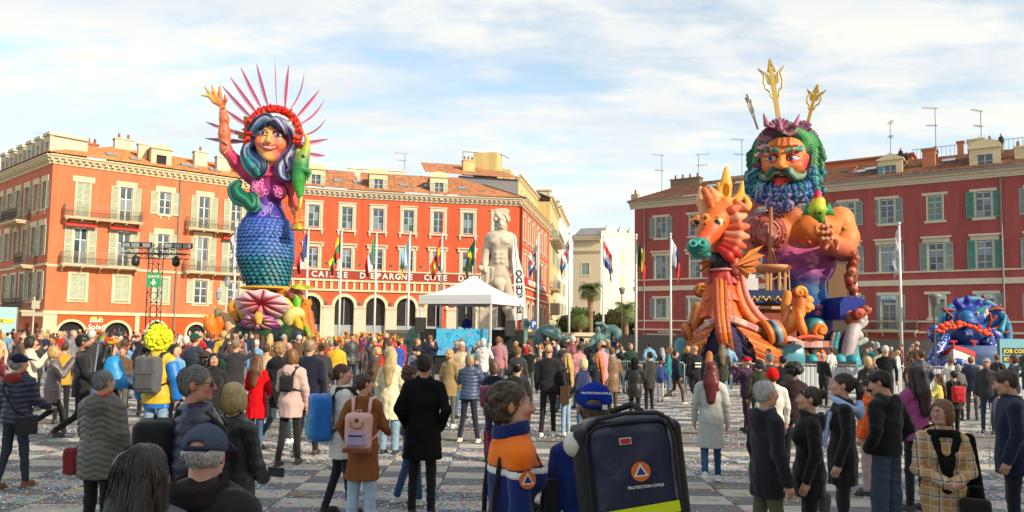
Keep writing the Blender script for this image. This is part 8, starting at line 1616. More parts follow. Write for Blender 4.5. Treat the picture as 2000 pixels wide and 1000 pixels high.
part('blue_sleeve', (lambda sd: np_mesh('h', *sd.build(.012, False)[:2], SHINY))(SDF().chain([(.20, -.01, 1.30), (.245, -.02, 1.16), (.25, .05, .90)], [.092, .085, .07]).chain([(-.20, -.01, 1.30), (-.245, -.02, 1.16), (-.25, .05, .90)], [.092, .085, .07])), p, color=(.01, .16, .52))
p = add_person(388, 717, 300, 72, dict(top=NAVYC, mat='puffer', quilt=1, bulk=.06, legc=DJ, hair='short', hairc=(.15, .145, .14), brow=(.12, .11, .10), arms=('down', 'down'), old=1, skin=(.56, .27, .17), turn=8), 'grey-haired man in sunglasses and navy padded jacket looking right'); backpack(p, 'black backpack of the man in sunglasses', BK, .16, .25, .11, 1.17, yoff=-.24)
def glasses(o, P, label, dark=True):
 mb = MB(); r_ = .024
 for s_ in (-1, 1):
  pts = [(s_*.033+.028*math.cos(a), .108-.012*abs(math.cos(a)), 1.642+.019*math.sin(a)) for a in np.linspace(0, 2*math.pi, 13)]
  mb.tube(pts, .0022, 4)
  if dark: mb.add([(x*1.0, y-.002, z) for x, y, z in pts[:-1]], [tuple(range(12)), tuple(range(11, -1, -1))])
  mb.tube([(s_*.061, .098, 1.648), (s_*.080, .05, 1.648), (s_*.083, -.02, 1.640)], .003 if dark else .002, 4)
 mb.tube([(-.007, .108, 1.645), (.007, .108, 1.645)], .0022, 4)
 W = wm(o) @ headM(P); b = thing('glasses', W=W, label=label, cat='glasses'); part('frame', mb.mesh('gl', C('glasses_dark', (.012, .01, .01), .1)), b)
glasses(p, dict(turn=8), 'dark sunglasses on the grey-haired man in navy')
part('shirt_collar', (lambda sd: np_mesh('h', *sd.build(.007, False)[:2], WOOL))(SDF().torus((0, .005, 1.512), .058, .014, rot=(.25, 0, 0)).cap((0, .075, 1.49), (0, .135, 1.38), .025, .03)), p, color=(.30, .31, .32))
p = add_person(460, 748, 270, 20, dict(top=(.018, .018, .022), bulk=.03, hood=0, mat='nylon', legc=DJ, hair='bob', hairc=(.52, .37, .17), arms=('down', 'low'), fem=1, turn=-5), 'woman with a blonde bob in a black jacket looking at her phone'); phone(p, 'blue-lit phone held low by the blonde woman in black', (.15, .34, 1.02))
add_person(286, 868, 560, 5, dict(top=(.03, .045, .065), mat='puffer', quilt=1, bulk=.08, legc=BK, hair='long', hairc=(.022, .012, .009), arms=('down', 'down'), fem=1), 'woman with long dark brown hair in a shiny navy jacket, bottom left foreground')
p = add_person(398, 826, 490, 0, dict(top=(.020, .016, .017), bulk=.11, nod=14, legc=BK, hair='fringe', hairc=(.50, .48, .46), hat='cap', hatc=(.065, .085, .13), arms=('down', 'down'), old=1, skin=(.66, .36, .27)), 'man in faded blue cap and black coat seen from behind, foreground left')
part('cap_strap', MB().tube([(.085*math.sin(a), -.02-.108*math.cos(a), 1.655) for a in np.linspace(-.7, .7, 9)], .010, 6).mesh('cs', WOOL, True), p, L=headM(dict(nod=14)), color=(.03, .04, .07)); part('coat_collar', (lambda sd: np_mesh('h', *sd.build(.008, False)[:2], WOOL))(SDF().torus((0, -.02, 1.475), .105, .036, rot=(.25, 0, 0)).torus((0, -.025, 1.515), .095, .026, rot=(.25, 0, 0))), p, color=(.020, .016, .017))
p = add_person(505, 692, 116, 10, dict(top=(.62, .008, .012), bulk=.012, hem=.58, flare=.04, legc=(.05, .10, .2), hair='long', hairc=(.16, .07, .03), arms=('low', 'low'), fem=1, mat='wool'), 'girl with long brown hair in a bright red coat'); 
p = add_person(572, 682, 130, 5, dict(top=(.52, .36, .33), bulk=.035, hem=.72, hood=1, legc=BK, hair='bob', hairc=(.20, .095, .035), arms=('fore', 'down'), legs='step', fem=1, mat='cloth', shoec=(.03, .025, .02)), 'woman in a pale pink hooded coat with black trousers'); backpack(p, 'small black backpack on the woman in the pale pink coat', BK, .11, .13, .05, 1.24, yoff=-.21)
add_person(606, 663, 121, 5, dict(top=(.010, .013, .028), bulk=.03, hem=.72, legc=(.012, .013, .02), hair='short', hairc=(.33, .24, .15), arms=('down', 'down'), mat='cloth', shoec=(.05, .03, .02), legs='step'), 'tall sandy-haired man in a navy coat beside the pale pink coat')
add_person(548, 668, 112, 10, dict(top=BK, bulk=.03, hem=.7, hood=1, legc=(.03, .05, .06), hair='curly', hairc=(.40, .25, .11), fem=1, legs='walk', shoec=(.6, .6, .58)), 'curly blonde woman in a fur-hooded black coat behind the pale pink coat')
P_w = dict(top=(.62, .60, .57), bulk=.03, hem=.66, hood=1, legc=(.014, .016, .025), hair='lowbun', hairc=(.10, .05, .025), arms=('down', 'down'), fem=1, mat='wool', turn=28, legs='step', skin=(.64, .34, .24), shoec=BK)
p = add_person(672, 712, 176, 62, P_w, 'woman in a white fleece coat with a blue scrunchie looking right'); backpack(p, 'bright blue rucksack on the woman in the white coat', (.01, .15, .50), .15, .27, .12, 1.14, mt=SHINY, pocket=(.02, .26, .40), yoff=-.27)
P_b = dict(top=(.23, .085, .032), bulk=.018, hem=.56, flare=.03, legc=(.34, .47, .60), denim=1, wide=.02, hair='lowbun', hairc=(.06, .03, .02), arms=('pocket', 'fore'), fem=1, mat='wool', turn=50)
p = add_person(713, 730, 190, 3, P_b, 'young woman in a camel-brown long coat and pale jeans'); backpack(p, 'pink backpack with brown leather trim on the camel-brown coat', (.62, .36, .32), .145, .20, .09, 1.13, strap=(.66, .42, .38), pocket=(.42, .33, .50), yoff=-.22, mt=SHINY)
worn(p, 'backpack_trim', 'brown leather handles and badge of the pink backpack', 'backpack trim', [('base', MB().box(-.145, .145, -.33, -.14, .905, .95).mesh('b', CLOTH), (.20, .06, .025)), ('handle', MB().tube([(-.07, -.315, 1.24), (-.065, -.33, 1.19), (0, -.335, 1.165), (.065, -.33, 1.19), (.07, -.315, 1.24)], .007, 6).mesh('h', CLOTH, True), (.28, .09, .04)), ('badge', MB().lathe([(.022, 0), (.022, .01)], 12, M=RX(math.pi/2)).mesh('bd', CLOTH), (.12, .04, .02)) if False else ('badge', MB().prism([(.022*math.cos(a), 1.255+.022*math.sin(a)) for a in np.linspace(0, 6.28, 13)[:-1]], -.322, -.31).mesh('bd', CLOTH), (.12, .04, .02)), ('zip', MB().box(-.075, .075, -.352, -.345, 1.085, 1.10).mesh('z', CLOTH), BK)])
add_person(765, 683, 118, 8, dict(top=(.66, .58, .40), bulk=.03, hem=.58, flare=.03, legc=(.20, .30, .40), denim=1, wide=.02, hair='long', hairc=(.56, .40, .18), arms=('down', 'down'), fem=1, mat='wool'), 'woman with long blonde hair in a long cream coat')
add_person(830, 692, 178, 2, dict(top=(.009, .009, .010), bulk=.03, hem=.63, flare=.045, legc=(.010, .011, .014), hair='short', hairc=(.030, .018, .012), arms=('pocket', 'pocket'), mat='wool', skin=(.50, .24, .16), seed=11), 'man in a long black wool coat seen from behind, centre left')
add_person(806, 714, 165, 70, dict(top=(.02, .03, .06), legc=(.04, .08, .18), denim=1, hair='curly', hairc=(.10, .05, .03), legs='step', shoec=(.6, .6, .58), fem=1), 'walker in blue jeans and white canvas shoes hidden behind the black wool coat')
add_person(880, 683, 92, 25, dict(top=(.30, .21, .09), bulk=.02, hem=.7, legc=(.10, .10, .07), hair='wavy', hairc=(.46, .30, .12), fem=1, shoec=(.6, .58, .55)), 'wavy-haired blonde woman in an olive-tan coat before the stage')
p = add_person(918, 692, 106, 12, dict(top=(.05, .07, .14), mat='puffer', bulk=.02, quilt=1, legc=(.016, .02, .04), hair='bob', hairc=(.34, .25, .15), arms=('phone', 'phone'), fem=1, legs='wide', shoec=(.58, .56, .52), seed=2), 'woman in a blue padded jacket photographing the stage'); phone(p, 'phone raised by the woman in the blue padded jacket')
p = add_person(966, 705, 124, 15, dict(top=(.015, .022, .06), bulk=.025, legc=(.03, .05, .12), denim=1, hair='bob', hairc=(.13, .07, .04), arms=('low', 'low'), fem=1, shoec=BK), 'woman in navy with pink scarf and floral bag beside the orange-shouldered rescuer'); backpack(p, 'burgundy backpack on the woman in navy', (.12, .015, .04), .13, .19, .09, 1.14, yoff=-.2, dx=-.05); bag(p, 'black bag with pink flowers hanging by the knees of the woman in navy', (.09, .01, .035), (-.02, -.15, .34), .11, .22, .04)
add_person(1010, 706, 128, 10, dict(top=BK, bulk=.03, hood=1, legc=BK, hair='bun', hairc=BLK_, fem=1), 'dark-haired woman in black with a white fleece collar behind the rescuer')
P_o = dict(top=(.008, .022, .13), bulk=.024, hem=.80, legc=(.01, .02, .09), hair='curly', hairc=(.085, .05, .028), arms=('down', 'down'), fem=1, skin=(.66, .34, .22), brow=(.10, .05, .03), turn=14, trim=[('orange_yoke', .010, 1.335, 1.60, (.86, .17, .008)), ('white_band', .008, 1.295, 1.335, (.70, .70, .68))], seed=31)
p = add_person(1003, 748, 375, 74, P_o, 'rescue worker with brown curls and orange-shouldered navy jacket, looking right')
def emblem(parent, Mx, r_, oc=(.75, .16, .02)):
 n = 24; e = part('emblem', MB().prism([(r_*math.cos(2*math.pi*i/n), r_*math.sin(2*math.pi*i/n)) for i in range(n)], -.001, .002).mesh('e', C('emblem_orange', oc, .6)), parent, L=Mx)
 for nm, k, y, c in (('white_triangle', .98, -.002, SIGNW), ('blue_triangle', .62, -.003, C('emblem_blue', (.01, .03, .22), .6))):
  part(nm, MB().prism([(r_*k*.9*math.cos(a), r_*k*.9*math.sin(a)-r_*.05) for a in (math.pi/2, math.pi*7/6, -math.pi/6)], y, .001).mesh(nm, c), e)
emblem(p, T(.268, .0, 1.305) @ RZ(math.pi/2) @ RX(-.12), .042)
part('high_collar', (lambda sd: np_mesh('h', *sd.build(.008, False)[:2], CLOTH))(SDF().torus((0, -.01, 1.50), .078, .026, rot=(.25, 0, 0)).torus((0, -.012, 1.535), .078, .020, rot=(.25, 0, 0))), p, color=(.008, .020, .12))
worn(p, 'radio_harness', 'black chest harness with radio and pens on the curly-haired rescuer', 'harness', [('strap', MB().tube([(.09, -.125, .95), (.10, -.118, 1.2), (.11, -.095, 1.38), (.11, -.01, 1.462), (.11, .09, 1.39), (.10, .145, 1.25), (.09, .13, 1.05)], .015, 6).tube([(-.09, -.125, .95), (-.10, -.118, 1.2), (-.11, -.095, 1.38), (-.11, -.01, 1.462), (-.11, .09, 1.39), (-.10, .145, 1.25), (-.09, .13, 1.05)], .015, 6).tube([(.165*math.cos(a), .15*math.sin(a), 1.10) for a in np.linspace(-.3, 3.4, 16)], .022, 6).mesh('s', CLOTH, True), BK), ('radio', MB().box(.04, .11, .15, .21, 1.10, 1.27).tube([(.09, .19, 1.27), (.09, .21, 1.33)], .008, 5).mesh('r', CLOTH), BK), ('pens', MB().tube([(.07, .20, 1.2), (.07, .205, 1.31)], .006, 5).tube([(.05, .20, 1.2), (.05, .21, 1.33)], .006, 5).mesh('p', CLOTH), (.6, .35, .25)), ('lanyard', MB().box(-.02, .04, -.155, -.130, .78, 1.10).mesh('l', CLOTH), BK)])
P_r = dict(top=(.006, .020, .14), bulk=.03, legc=(.01, .02, .09), hair='short', hairc=(.14, .10, .07), hat='cap', hatc=(.006, .026, .26), arms=('down', 'down'), skin=(.66, .33, .23), turn=4)
p = add_person(1162, 744, 372, 4, P_r, 'rescue worker in a royal-blue cap seen from behind, carrying the medical rucksack')
part('cap_lettering', text_mesh('PROTECTION CIVILE', .016, SIGNW, .0006, .0004), p, L=T(0, -.128, 1.722) @ RX(math.pi/2-.5)); part('cap_strap', MB().tube([(.085*math.sin(a), -.02-.110*math.cos(a), 1.652) for a in np.linspace(-.8, .8, 9)], .010, 6).mesh('cs', WOOL, True), p, color=(.005, .018, .16)); part('buckle', MB().box(.032, .058, -.138, -.125, 1.642, 1.664).mesh('bk', SIGNW), p)
qb = Pix(1230, 3.45); mm_ = qb.m; Z = lambda a, b, d=0: qb(a, b, d)
bp = thing('medical_rucksack', tuple(qb.o), 0, 'large navy medical rucksack with black edges and a neon yellow stripe', 'rucksack')
sd = SDF(); sd.k = .02; tilt = .12; cxz = Z(1234, 962); sd.box(cxz, (mm_(88), .11, mm_(150)), .075, rot=(0, -tilt, 0)); sd.fn = ridge(.008, 9, 8); RUB = mat('rucksack_tarpaulin', (.012, .020, .060), .32, var=.15, vscale=6, bump=.006, bscale=9)
part('main_body', np_mesh('b', *sd.build(.009, False)[:2], RUB), bp)
BKN = mat('black_webbing', (.010, .010, .011), .7, bump=.002, bscale=80)
sd = SDF(); sd.k = .02; sd.box(cxz+np.array([mm_(92), .06, -.01]), (mm_(14), .13, mm_(146)), .03, rot=(0, -tilt, 0)); sd.box(cxz+np.array([-mm_(82), .03, -.02]), (mm_(20), .12, mm_(132)), .03, rot=(0, -tilt, 0)); part('side_pockets', np_mesh('b', *sd.build(.010, False)[:2], BKN), bp)
mb = MB(); F_ = lambda u_, v_, d=-.108: tuple(Vector(cxz) + (RY(-tilt) @ Vector((mm_(u_*.9), d, mm_(v_)))))
mb.tube([F_(x, y) for x, y in ((-92, -140), (-92, 0), (-91, 100), (-85, 124), (-66, 137), (0, 141), (70, 138), (86, 126), (92, 104), (92, 0), (92, -140))], .008, 6).tube([F_(x, y, -.10) for x, y in ((-96, 112), (-84, 134), (-60, 150), (0, 156), (64, 151), (86, 138), (96, 118))], .010, 6); part('zip_edge', mb.mesh('z', BKN, True), bp)
part('strap', MB().tube([F_(80, 140, 0), F_(98, 120, .05), F_(108, 40, .05), F_(110, -140, .04)], .018, 6).tube([F_(40, 150, 0), F_(30, 162, .10), F_(-20, 150, .12)], .016, 6).mesh('st', BKN, True), bp)
MF = Matrix.Translation(Vector(F_(0, 0, 0))) @ RY(-tilt)
emblem(bp, MF @ T(mm_(14), -.123, mm_(48)), mm_(18)); part('lettering', text_mesh('PROTECTION CIVILE', mm_(7.2), SIGNW, .0006, .0005), bp, L=MF @ T(mm_(20), -.124, mm_(20)) @ RX(math.pi/2))
YEL = mat('neon_stripe', (.70, .85, .01), .4); part('reflective_stripe', MB().box(-mm_(72), mm_(78), -.121, -.116, -mm_(36), -mm_(16)).mesh('ys', YEL), bp, L=MF @ RY(-.06)); part('reflective_stripe', MB().box(-mm_(30), mm_(78), -.121, -.116, -mm_(62), -mm_(44)).mesh('ys', YEL), bp, L=MF @ RY(-.06))
rp = part('maker_patch', MB().box(-mm_(11), mm_(11), -.121, -.114, -mm_(6), mm_(6)).mesh('rp', SIGNW), bp, L=MF @ T(-mm_(8), 0, mm_(106))); part('red_field', MB().box(-mm_(9.5), mm_(9.5), -.123, -.121, -mm_(4.8), mm_(4.8)).mesh('rf', C('patch_red', (.5, .02, .02))), rp)
hl = thing('white_helmet', tuple(qb.o), 0, 'white helmet tucked in the side pocket of the medical rucksack', 'helmet'); part('shell', SDF().ell(Z(1122, 868, -.02), (mm_(22), .07, mm_(24))).mesh('hs', .008, C('helmet_white', (.62, .60, .54), .3), cols=False), hl)
p = add_person(1072, 673, 99, 8, dict(top=BK, bulk=.03, legc=BK, hair='fringe', hairc=(.30, .17, .09), shoec=(.55, .55, .54), legs='step', seed=4), 'balding man in a black jacket and white trainers holding a paper bag'); worn(p, 'paper_bag', 'brown paper carrier bag beside the balding man in black', 'paper bag', [('bag', MB().box(.24, .40, -.12, .12, .62, .96).mesh('b', CLOTH), (.24, .13, .06)), ('handle', MB().tube([(.32, -.06, .96), (.32, -.04, 1.04), (.32, .04, 1.04), (.32, .06, .96)], .006, 5).mesh('h', CLOTH), (.2, .1, .05))])
R_ = [ # px, ytop, s, face, hair, hair colour, top colour, hem, legs colour, arms, legs, mat, label, extra
 (1106, 690, 98, -60, 'vlong', (.44, .28, .09), BK, .8, (.24, .36, .50), ('down', 'low'), 'stand', 'cloth', 'girl with very long blonde hair in black jacket and light jeans', dict(fem=1, denim=1, shoec=(.6, .6, .6))),
 (1138, 700, 102, -50, 'bob', (.62, .50, .28), (.02, .03, .08), .8, (.06, .12, .2), ('low', 'low'), 'stand', 'cloth', 'woman with pale blonde bob and cream scarf carrying a white coat', dict(fem=1, denim=1)),
 (1166, 690, 92, -70, 'vlong', GING, BK, .8, BK, ('down', 'down'), 'stand', 'cloth', 'girl with long ginger hair in black above the blue cap', dict(fem=1)),
 (1195, 678, 80, 8, 'short', (.14, .07, .035), (.19, .12, .065), .62, (.09, .05, .03), ('pocket', 'fore'), 'stand', 'puffer', 'person in a long tan padded coat standing at the barrier', dict(quilt=1, bulk=.02)),
 (1240, 698, 86, 15, 'short', BLK_, (.012, .012, .013), .70, BK, ('phone', 'phone'), 'stand', 'nylon', 'person in a black hooded coat holding up a camera', dict(hat='hoodup', hatc=(.012, .012, .013), bulk=.035)),
 (1268, 687, 78, -35, 'short', BLK_, (.03, .03, .025), .74, BK, ('down', 'down'), 'stand', 'cloth', 'dark-haired man in an olive-black jacket turned left', dict(bulk=.03)),
 (1232, 670, 58, 180, 'short', (.12, .08, .06), (.02, .045, .03), .80, BK, ('clasp', 'clasp'), 'stand', 'cloth', 'man in a dark green jacket facing the camera behind the barrier', dict(bulk=.03)),
 (1290, 704, 64, 5, 'short', BRN, (.03, .06, .22), .80, (.48, .46, .42), ('down', 'down'), 'step', 'cloth', 'small child in blue vest and white trousers by the barrier', {}),
 (1320, 684, 67, 80, 'short', BLK_, NAVYC, .80, (.07, .045, .03), ('down', 'down'), 'walk', 'cloth', 'man in a navy jacket striding past the barrier', dict(shoec=(.5, .45, .38), bulk=.02)),
 (1357, 675, 70, -15, 'bald', BRN, (.012, .012, .015), .82, BK, ('down', 'fore'), 'walk', 'cloth', 'bald steward in a black vest with white print', {}),
 (1410, 673, 68, 10, 'long', (.16, .10, .06), (.035, .04, .03), .72, (.2, .3, .42), ('down', 'down'), 'step', 'cloth', 'woman in dark green coat and torn jeans at the ship bow', dict(fem=1, denim=1)),
 (1386, 686, 72, 30, 'long', GING, (.02, .03, .05), .8, BK, ('down', 'down'), 'walk', 'cloth', 'ginger woman with a teal scarf before the ship bow', dict(fem=1)),
 (1388, 707, 142, 14, 'long', AUB, (.44, .45, .43), .52, (.025, .07, .17), ('down', 'down'), 'walk', 'wool', 'woman with long dark red hair in a pale grey long coat', dict(fem=1, denim=1, flare=.03, bulk=.02, shoec=(.62, .62, .58))),
 (1458, 696, 92, -40, 'fringe', GREY, (.06, .02, .06), .82, (.05, .015, .03), ('phone', 'phone'), 'step', 'cloth', 'man in a red cap and plum jacket taking a phone picture', dict(hat='cap', hatc=(.55, .01, .015), shoec=BK)),
 (1482, 702, 100, 5, 'curly', BLK_, (.035, .04, .025), .8, BK, ('down', 'down'), 'stand', 'cloth', 'dark curly-haired person in khaki beside the red beanie', {}),
 (1504, 690, 88, 0, 'short', (.2, .2, .2), (.05, .05, .06), .8, BK, ('down', 'down'), 'stand', 'cloth', 'man in a grey flat cap behind the red beanie', dict(hat='cap', hatc=(.16, .16, .16))),
 (1528, 694, 96, 0, 'short', BLK_, BK, .8, BK, ('down', 'down'), 'stand', 'cloth', 'dark-haired man in black with his back to the camera', {}),
 (1508, 719, 136, 5, 'short', BRN, (.58, .56, .52), .66, (.14, .02, .025), ('down', 'down'), 'step', 'wool', 'person in a red beanie and white hooded coat', dict(hat='beanie', hatc=(.66, .012, .01), hood=1, bulk=.035)),
 (1549, 712, 128, 10, 'afro', BLK_, (.03, .015, .02), .8, BK, ('down', 'down'), 'stand', 'cloth', 'person with a big dark afro in maroon between two crowds', dict(skin=(.22, .11, .07))),
 (1608, 690, 68, 60, 'short', GREY, BK, .72, BK, ('clasp', 'low'), 'stand', 'cloth', 'grey-haired man in a black suit beside the gallery of the ship', {}),
 (1497, 745, 232, 80, 'short', (.46, .46, .45), (.012, .013, .018), .74, (.085, .09, .045), ('down', 'down'), 'step', 'cloth', 'white-haired man in a black parka and olive trousers looking right', dict(old=1, hood=1, bulk=.03, skin=(.60, .31, .22), brow=(.4, .38, .35))),
 (1578, 756, 224, -78, 'bun', (.035, .02, .014), (.010, .010, .011), .72, (.012, .012, .014), ('down', 'down'), 'stand', 'cloth', 'girl with a hair bun and black hoodie facing the white-haired man', dict(fem=1, hood=1, bulk=.028, skin=(.60, .32, .22))),
 (1643, 730, 204, -72, 'pony', (.030, .016, .012), (.010, .010, .012), .66, BK, ('down', 'pocket'), 'stand', 'cloth', 'young woman in black with a pale blue hood round her shoulders', dict(fem=1, bulk=.02, skin=(.62, .34, .24))),
 (1727, 725, 196, -28, 'short', (.012, .009, .008), (.010, .010, .011), .90, (.055, .08, .12), ('pocket', 'pocket'), 'stand', 'cloth', 'young man in a black hoodie and grey-blue wide jeans looking down', dict(denim=1, wide=.035, bulk=.045, hood=1, nod=22, turn=-30)),
 (1785, 716, 165, -20, 'long', (.035, .016, .014), (.34, .075, .22), .86, BK, ('low', 'low'), 'stand', 'wool', 'woman with long dark hair in a magenta-purple sweater', dict(fem=1, bulk=.035)),
 (1690, 742, 150, -60, 'short', BLK_, (.72, .10, .015), .86, (.42, .30, .28), ('down', 'down'), 'stand', 'cloth', 'child in an orange and yellow jersey behind the young man', {}),
 (1838, 781, 246, 196, 'bob', (.17, .075, .03), (.50, .36, .20), .55, BK, ('clasp', 'clasp'), 'stand', 'wool', 'woman in glasses and a beige plaid jacket with clasped hands', dict(fem=1, bulk=.035, skin=(.60, .33, .24), turn=42)),
 (1972, 724, 200, -62, 'short', (.07, .04, .03), (.010, .016, .042), .74, (.010, .013, .022), ('down', 'down'), 'stand', 'cloth', 'man in a navy coat looking down at the right edge', dict(bulk=.04, nod=20, skin=(.60, .31, .21))),
 (1912, 714, 66, -50, 'bob', BLND, (.60, .55, .47), .62, (.5, .48, .44), ('down', 'low'), 'stand', 'wool', 'small blonde figure in a cream fur coat before the sea monster', dict(fem=1, bulk=.03)),
 (1862, 724, 98, 5, 'short', BLK_, (.02, .02, .02), .8, BK, ('down', 'down'), 'step', 'cloth', 'dark-haired person carrying a red backpack', {}),
 (1870, 712, 78, 0, 'bob', GREY, (.12, .12, .13), .7, BK, ('down', 'down'), 'stand', 'cloth', 'grey-haired person in a grey coat before the small boat', {}),
 (1955, 712, 76, 5, 'short', BLK_, BK, .8, BK, ('down', 'down'), 'stand', 'cloth', 'steward in black with white print near the right hoarding', {}),
 (1832, 730, 100, -60, 'long', BRN, (.58, .48, .12), .8, BK, ('phone', 'phone'), 'stand', 'cloth', 'woman in a yellow jacket photographing beside the sea monster', dict(fem=1)),
 (725, 657, 66, 5, 'short', (.3, .22, .15), (.16, .125, .12), .72, (.03, .04, .06), ('down', 'down'), 'step', 'cloth', 'man in a taupe jacket with a cross strap before the bank arcade', {}),
 (382, 650, 88, 15, 'short', BRN, (.02, .03, .05), .72, BK, ('down', 'down'), 'stand', 'nylon', 'man in a dark green cap and navy rain jacket', dict(hat='cap', hatc=(.01, .07, .04))),
 (402, 686, 118, 40, 'long', BLK_, BK, .8, BK, ('down', 'down'), 'stand', 'cloth', 'woman in a wide-brimmed dark hat behind the man in sunglasses', dict(hat='wide', hatc=(.05, .04, .03), fem=1)),
 (418, 690, 122, 150, 'long', BLK_, BK, .8, BK, ('down', 'down'), 'stand', 'cloth', 'dark-haired woman in orange sunglasses facing the camera', dict(fem=1)),
 (462, 662, 100, 0, 'short', (.20, .14, .10), (.03, .03, .035), .8, BK, ('up', 'up'), 'stand', 'cloth', 'man raising both hands to photograph the mermaid', {}),
 (658, 660, 78, 0, 'short', BRN, (.66, .38, .03), .8, (.02, .03, .1), ('down', 'down'), 'stand', 'cloth', 'reveller in a golden-yellow vest with a navy collar', dict(hat='flowers')),
 (145, 645, 60, 90, 'short', GREY, (.16, .16, .18), .8, BK, ('down', 'down'), 'stand', 'puffer', 'white-haired man in a striped grey padded jacket at far left', dict(quilt=1)),
 (290, 648, 84, 160, 'short', BRN, (.02, .02, .03), .8, BK, ('phone', 'phone'), 'stand', 'cloth', 'man with a phone held up facing the camera near the yellow wig', {}),
]
for px, yt, s, fc, hr, hc, tc_, hem, lc, ar, lg, mt_, lab, ex in R_:
 P = dict(top=tc_, hem=hem, legc=lc, hair=hr, hairc=hc, arms=ar, legs=lg, mat=mt_, bulk=.02); P.update(ex); o = add_person(px, yt, s, fc, P, lab)
 if 'phone' in ar: phone(o, 'phone or camera held by the '+' '.join(lab.split()[:10]))
 if 'plaid' in lab: glasses(o, P, 'thin-framed glasses on the woman in the plaid jacket', False); plaid = o
 if 'pale blue hood' in lab: part('blue_hood', (lambda sd: np_mesh('h', *sd.build(.01, False)[:2], WOOL))(SDF().torus((0, -.04, 1.44), .125, .034, rot=(.5, 0, 0)).ell((0, -.16, 1.40), (.12, .05, .10)).cap((.12, .12, 1.36), (.10, .17, 1.02), .022, .012).cap((-.12, .12, 1.36), (-.10, .17, 1.02), .022, .012)), o, color=(.36, .46, .72))
 if 'red backpack' in lab: backpack(o, 'red backpack worn in front of the sea-monster float', (.50, .02, .03), .14, .2, .09, 1.18, vox=.02)
 if 'white-haired man in a black' in lab: part('shirt_collar', (lambda sd: np_mesh('h', *sd.build(.008, False)[:2], WOOL))(SDF().torus((0, .0, 1.505), .064, .016, rot=(.25, 0, 0)).cap((0, .07, 1.47), (0, .15, 1.30), .03, .04)), o, color=(.22, .24, .27))
 if 'girl with a hair bun' in lab: bag(o, 'grey checked cloth bag hanging beside the girl with the bun', (.10, .10, .11), (.16, -.16, .62), .10, .13, .05)
 if 'bald steward' in lab or 'steward in black' in lab: part('vest_print', MB().box(-.09, .09, -.185, -.18, 1.24, 1.28).box(-.09, .09, -.187, -.18, 1.15, 1.19).mesh('vp', SIGNW), o)
 if 'navy coat looking down' in lab: part('zip', MB().tube([(0, .165, 1.42), (0, .185, 1.1), (0, .19, .78)], .006, 5).mesh('z', SIGNW), o)
def plaid_extra(nt, co, vec, b):
 N = nt.nodes; Lk = nt.links; sx = N.new('ShaderNodeSeparateXYZ'); Lk.new(vec, sx.inputs[0]); cur = co
 wn_ = N.new('ShaderNodeTexNoise'); wn_.inputs['Scale'].default_value = 5; Lk.new(vec, wn_.inputs['Vector'])
 for ax_, per_, lo_, hi_, col in ((0, .15, .0, .42, (.36, .15, .04, 1)), (2, .16, .0, .40, (.40, .17, .045, 1)), (0, .15, .62, .70, (.05, .08, .16, 1)), (2, .16, .60, .68, (.05, .08, .16, 1)), (0, .075, .1, .2, (.62, .55, .44, 1)), (2, .08, .1, .2, (.62, .55, .44, 1))):
  ad_ = N.new('ShaderNodeMath'); ad_.operation = 'ADD'; Lk.new(sx.outputs[ax_], ad_.inputs[0]); ad_.inputs[1].default_value = 3.03; dv = N.new('ShaderNodeMath'); dv.operation = 'DIVIDE'; Lk.new(ad_.outputs[0], dv.inputs[0]); dv.inputs[1].default_value = per_; fr = N.new('ShaderNodeMath'); fr.operation = 'FRACT'; Lk.new(dv.outputs[0], fr.inputs[0])
  g1 = N.new('ShaderNodeMath'); g1.operation = 'GREATER_THAN'; Lk.new(fr.outputs[0], g1.inputs[0]); g1.inputs[1].default_value = lo_; g2 = N.new('ShaderNodeMath'); g2.operation = 'LESS_THAN'; Lk.new(fr.outputs[0], g2.inputs[0]); g2.inputs[1].default_value = hi_
  m_ = N.new('ShaderNodeMath'); m_.operation = 'MULTIPLY'; Lk.new(g1.outputs[0], m_.inputs[0]); Lk.new(g2.outputs[0], m_.inputs[1]); m3_ = N.new('ShaderNodeMath'); m3_.operation = 'MULTIPLY'; Lk.new(m_.outputs[0], m3_.inputs[0]); m3_.inputs[1].default_value = .5 if col[0] in (.36, .40) else .75
  x = N.new('ShaderNodeMix'); x.data_type = 'RGBA'; Lk.new(m3_.outputs[0], x.inputs[0]); Lk.new(cur, x.inputs[6]); x.inputs[7].default_value = col; cur = x.outputs[2]
 return cur
PLAID = mat('plaid_fleece', rough=1, src='obj', var=.15, vscale=40, bump=.012, bscale=50, extra=plaid_extra, spec=.1)
for c in plaid.children:
 if c.name.startswith('coat'): c.data.materials[0] = PLAID
part('black_shawl', (lambda sd: np_mesh('h', *sd.build(.012, False)[:2], WOOL))(SDF().torus((0, -.01, 1.445), .115, .036, rot=(.15, 0, 0)).cap((.09, .13, 1.42), (.03, .165, 1.18), .036, .030, sq=(1, .5, 1)).cap((-.09, .13, 1.42), (-.02, .165, 1.20), .036, .030, sq=(1, .5, 1)).cap((.0, .165, 1.22), (.01, .175, .98), .038, .036, sq=(1.2, .5, 1)).cap((.0, -.16, 1.40), (-.10, -.22, .85), .12, .09, sq=(1.3, .5, 1)).cap((-.22, -.05, 1.40), (-.30, -.12, .85), .06, .07, sq=(1, .7, 1))), plaid, color=(.008, .008, .009))
bag(plaid, 'black shoulder bag at the hip of the woman in plaid', (.012, .012, .013), (-.20, .19, .84), .12, .09, .04)
VAR = []; VF = []
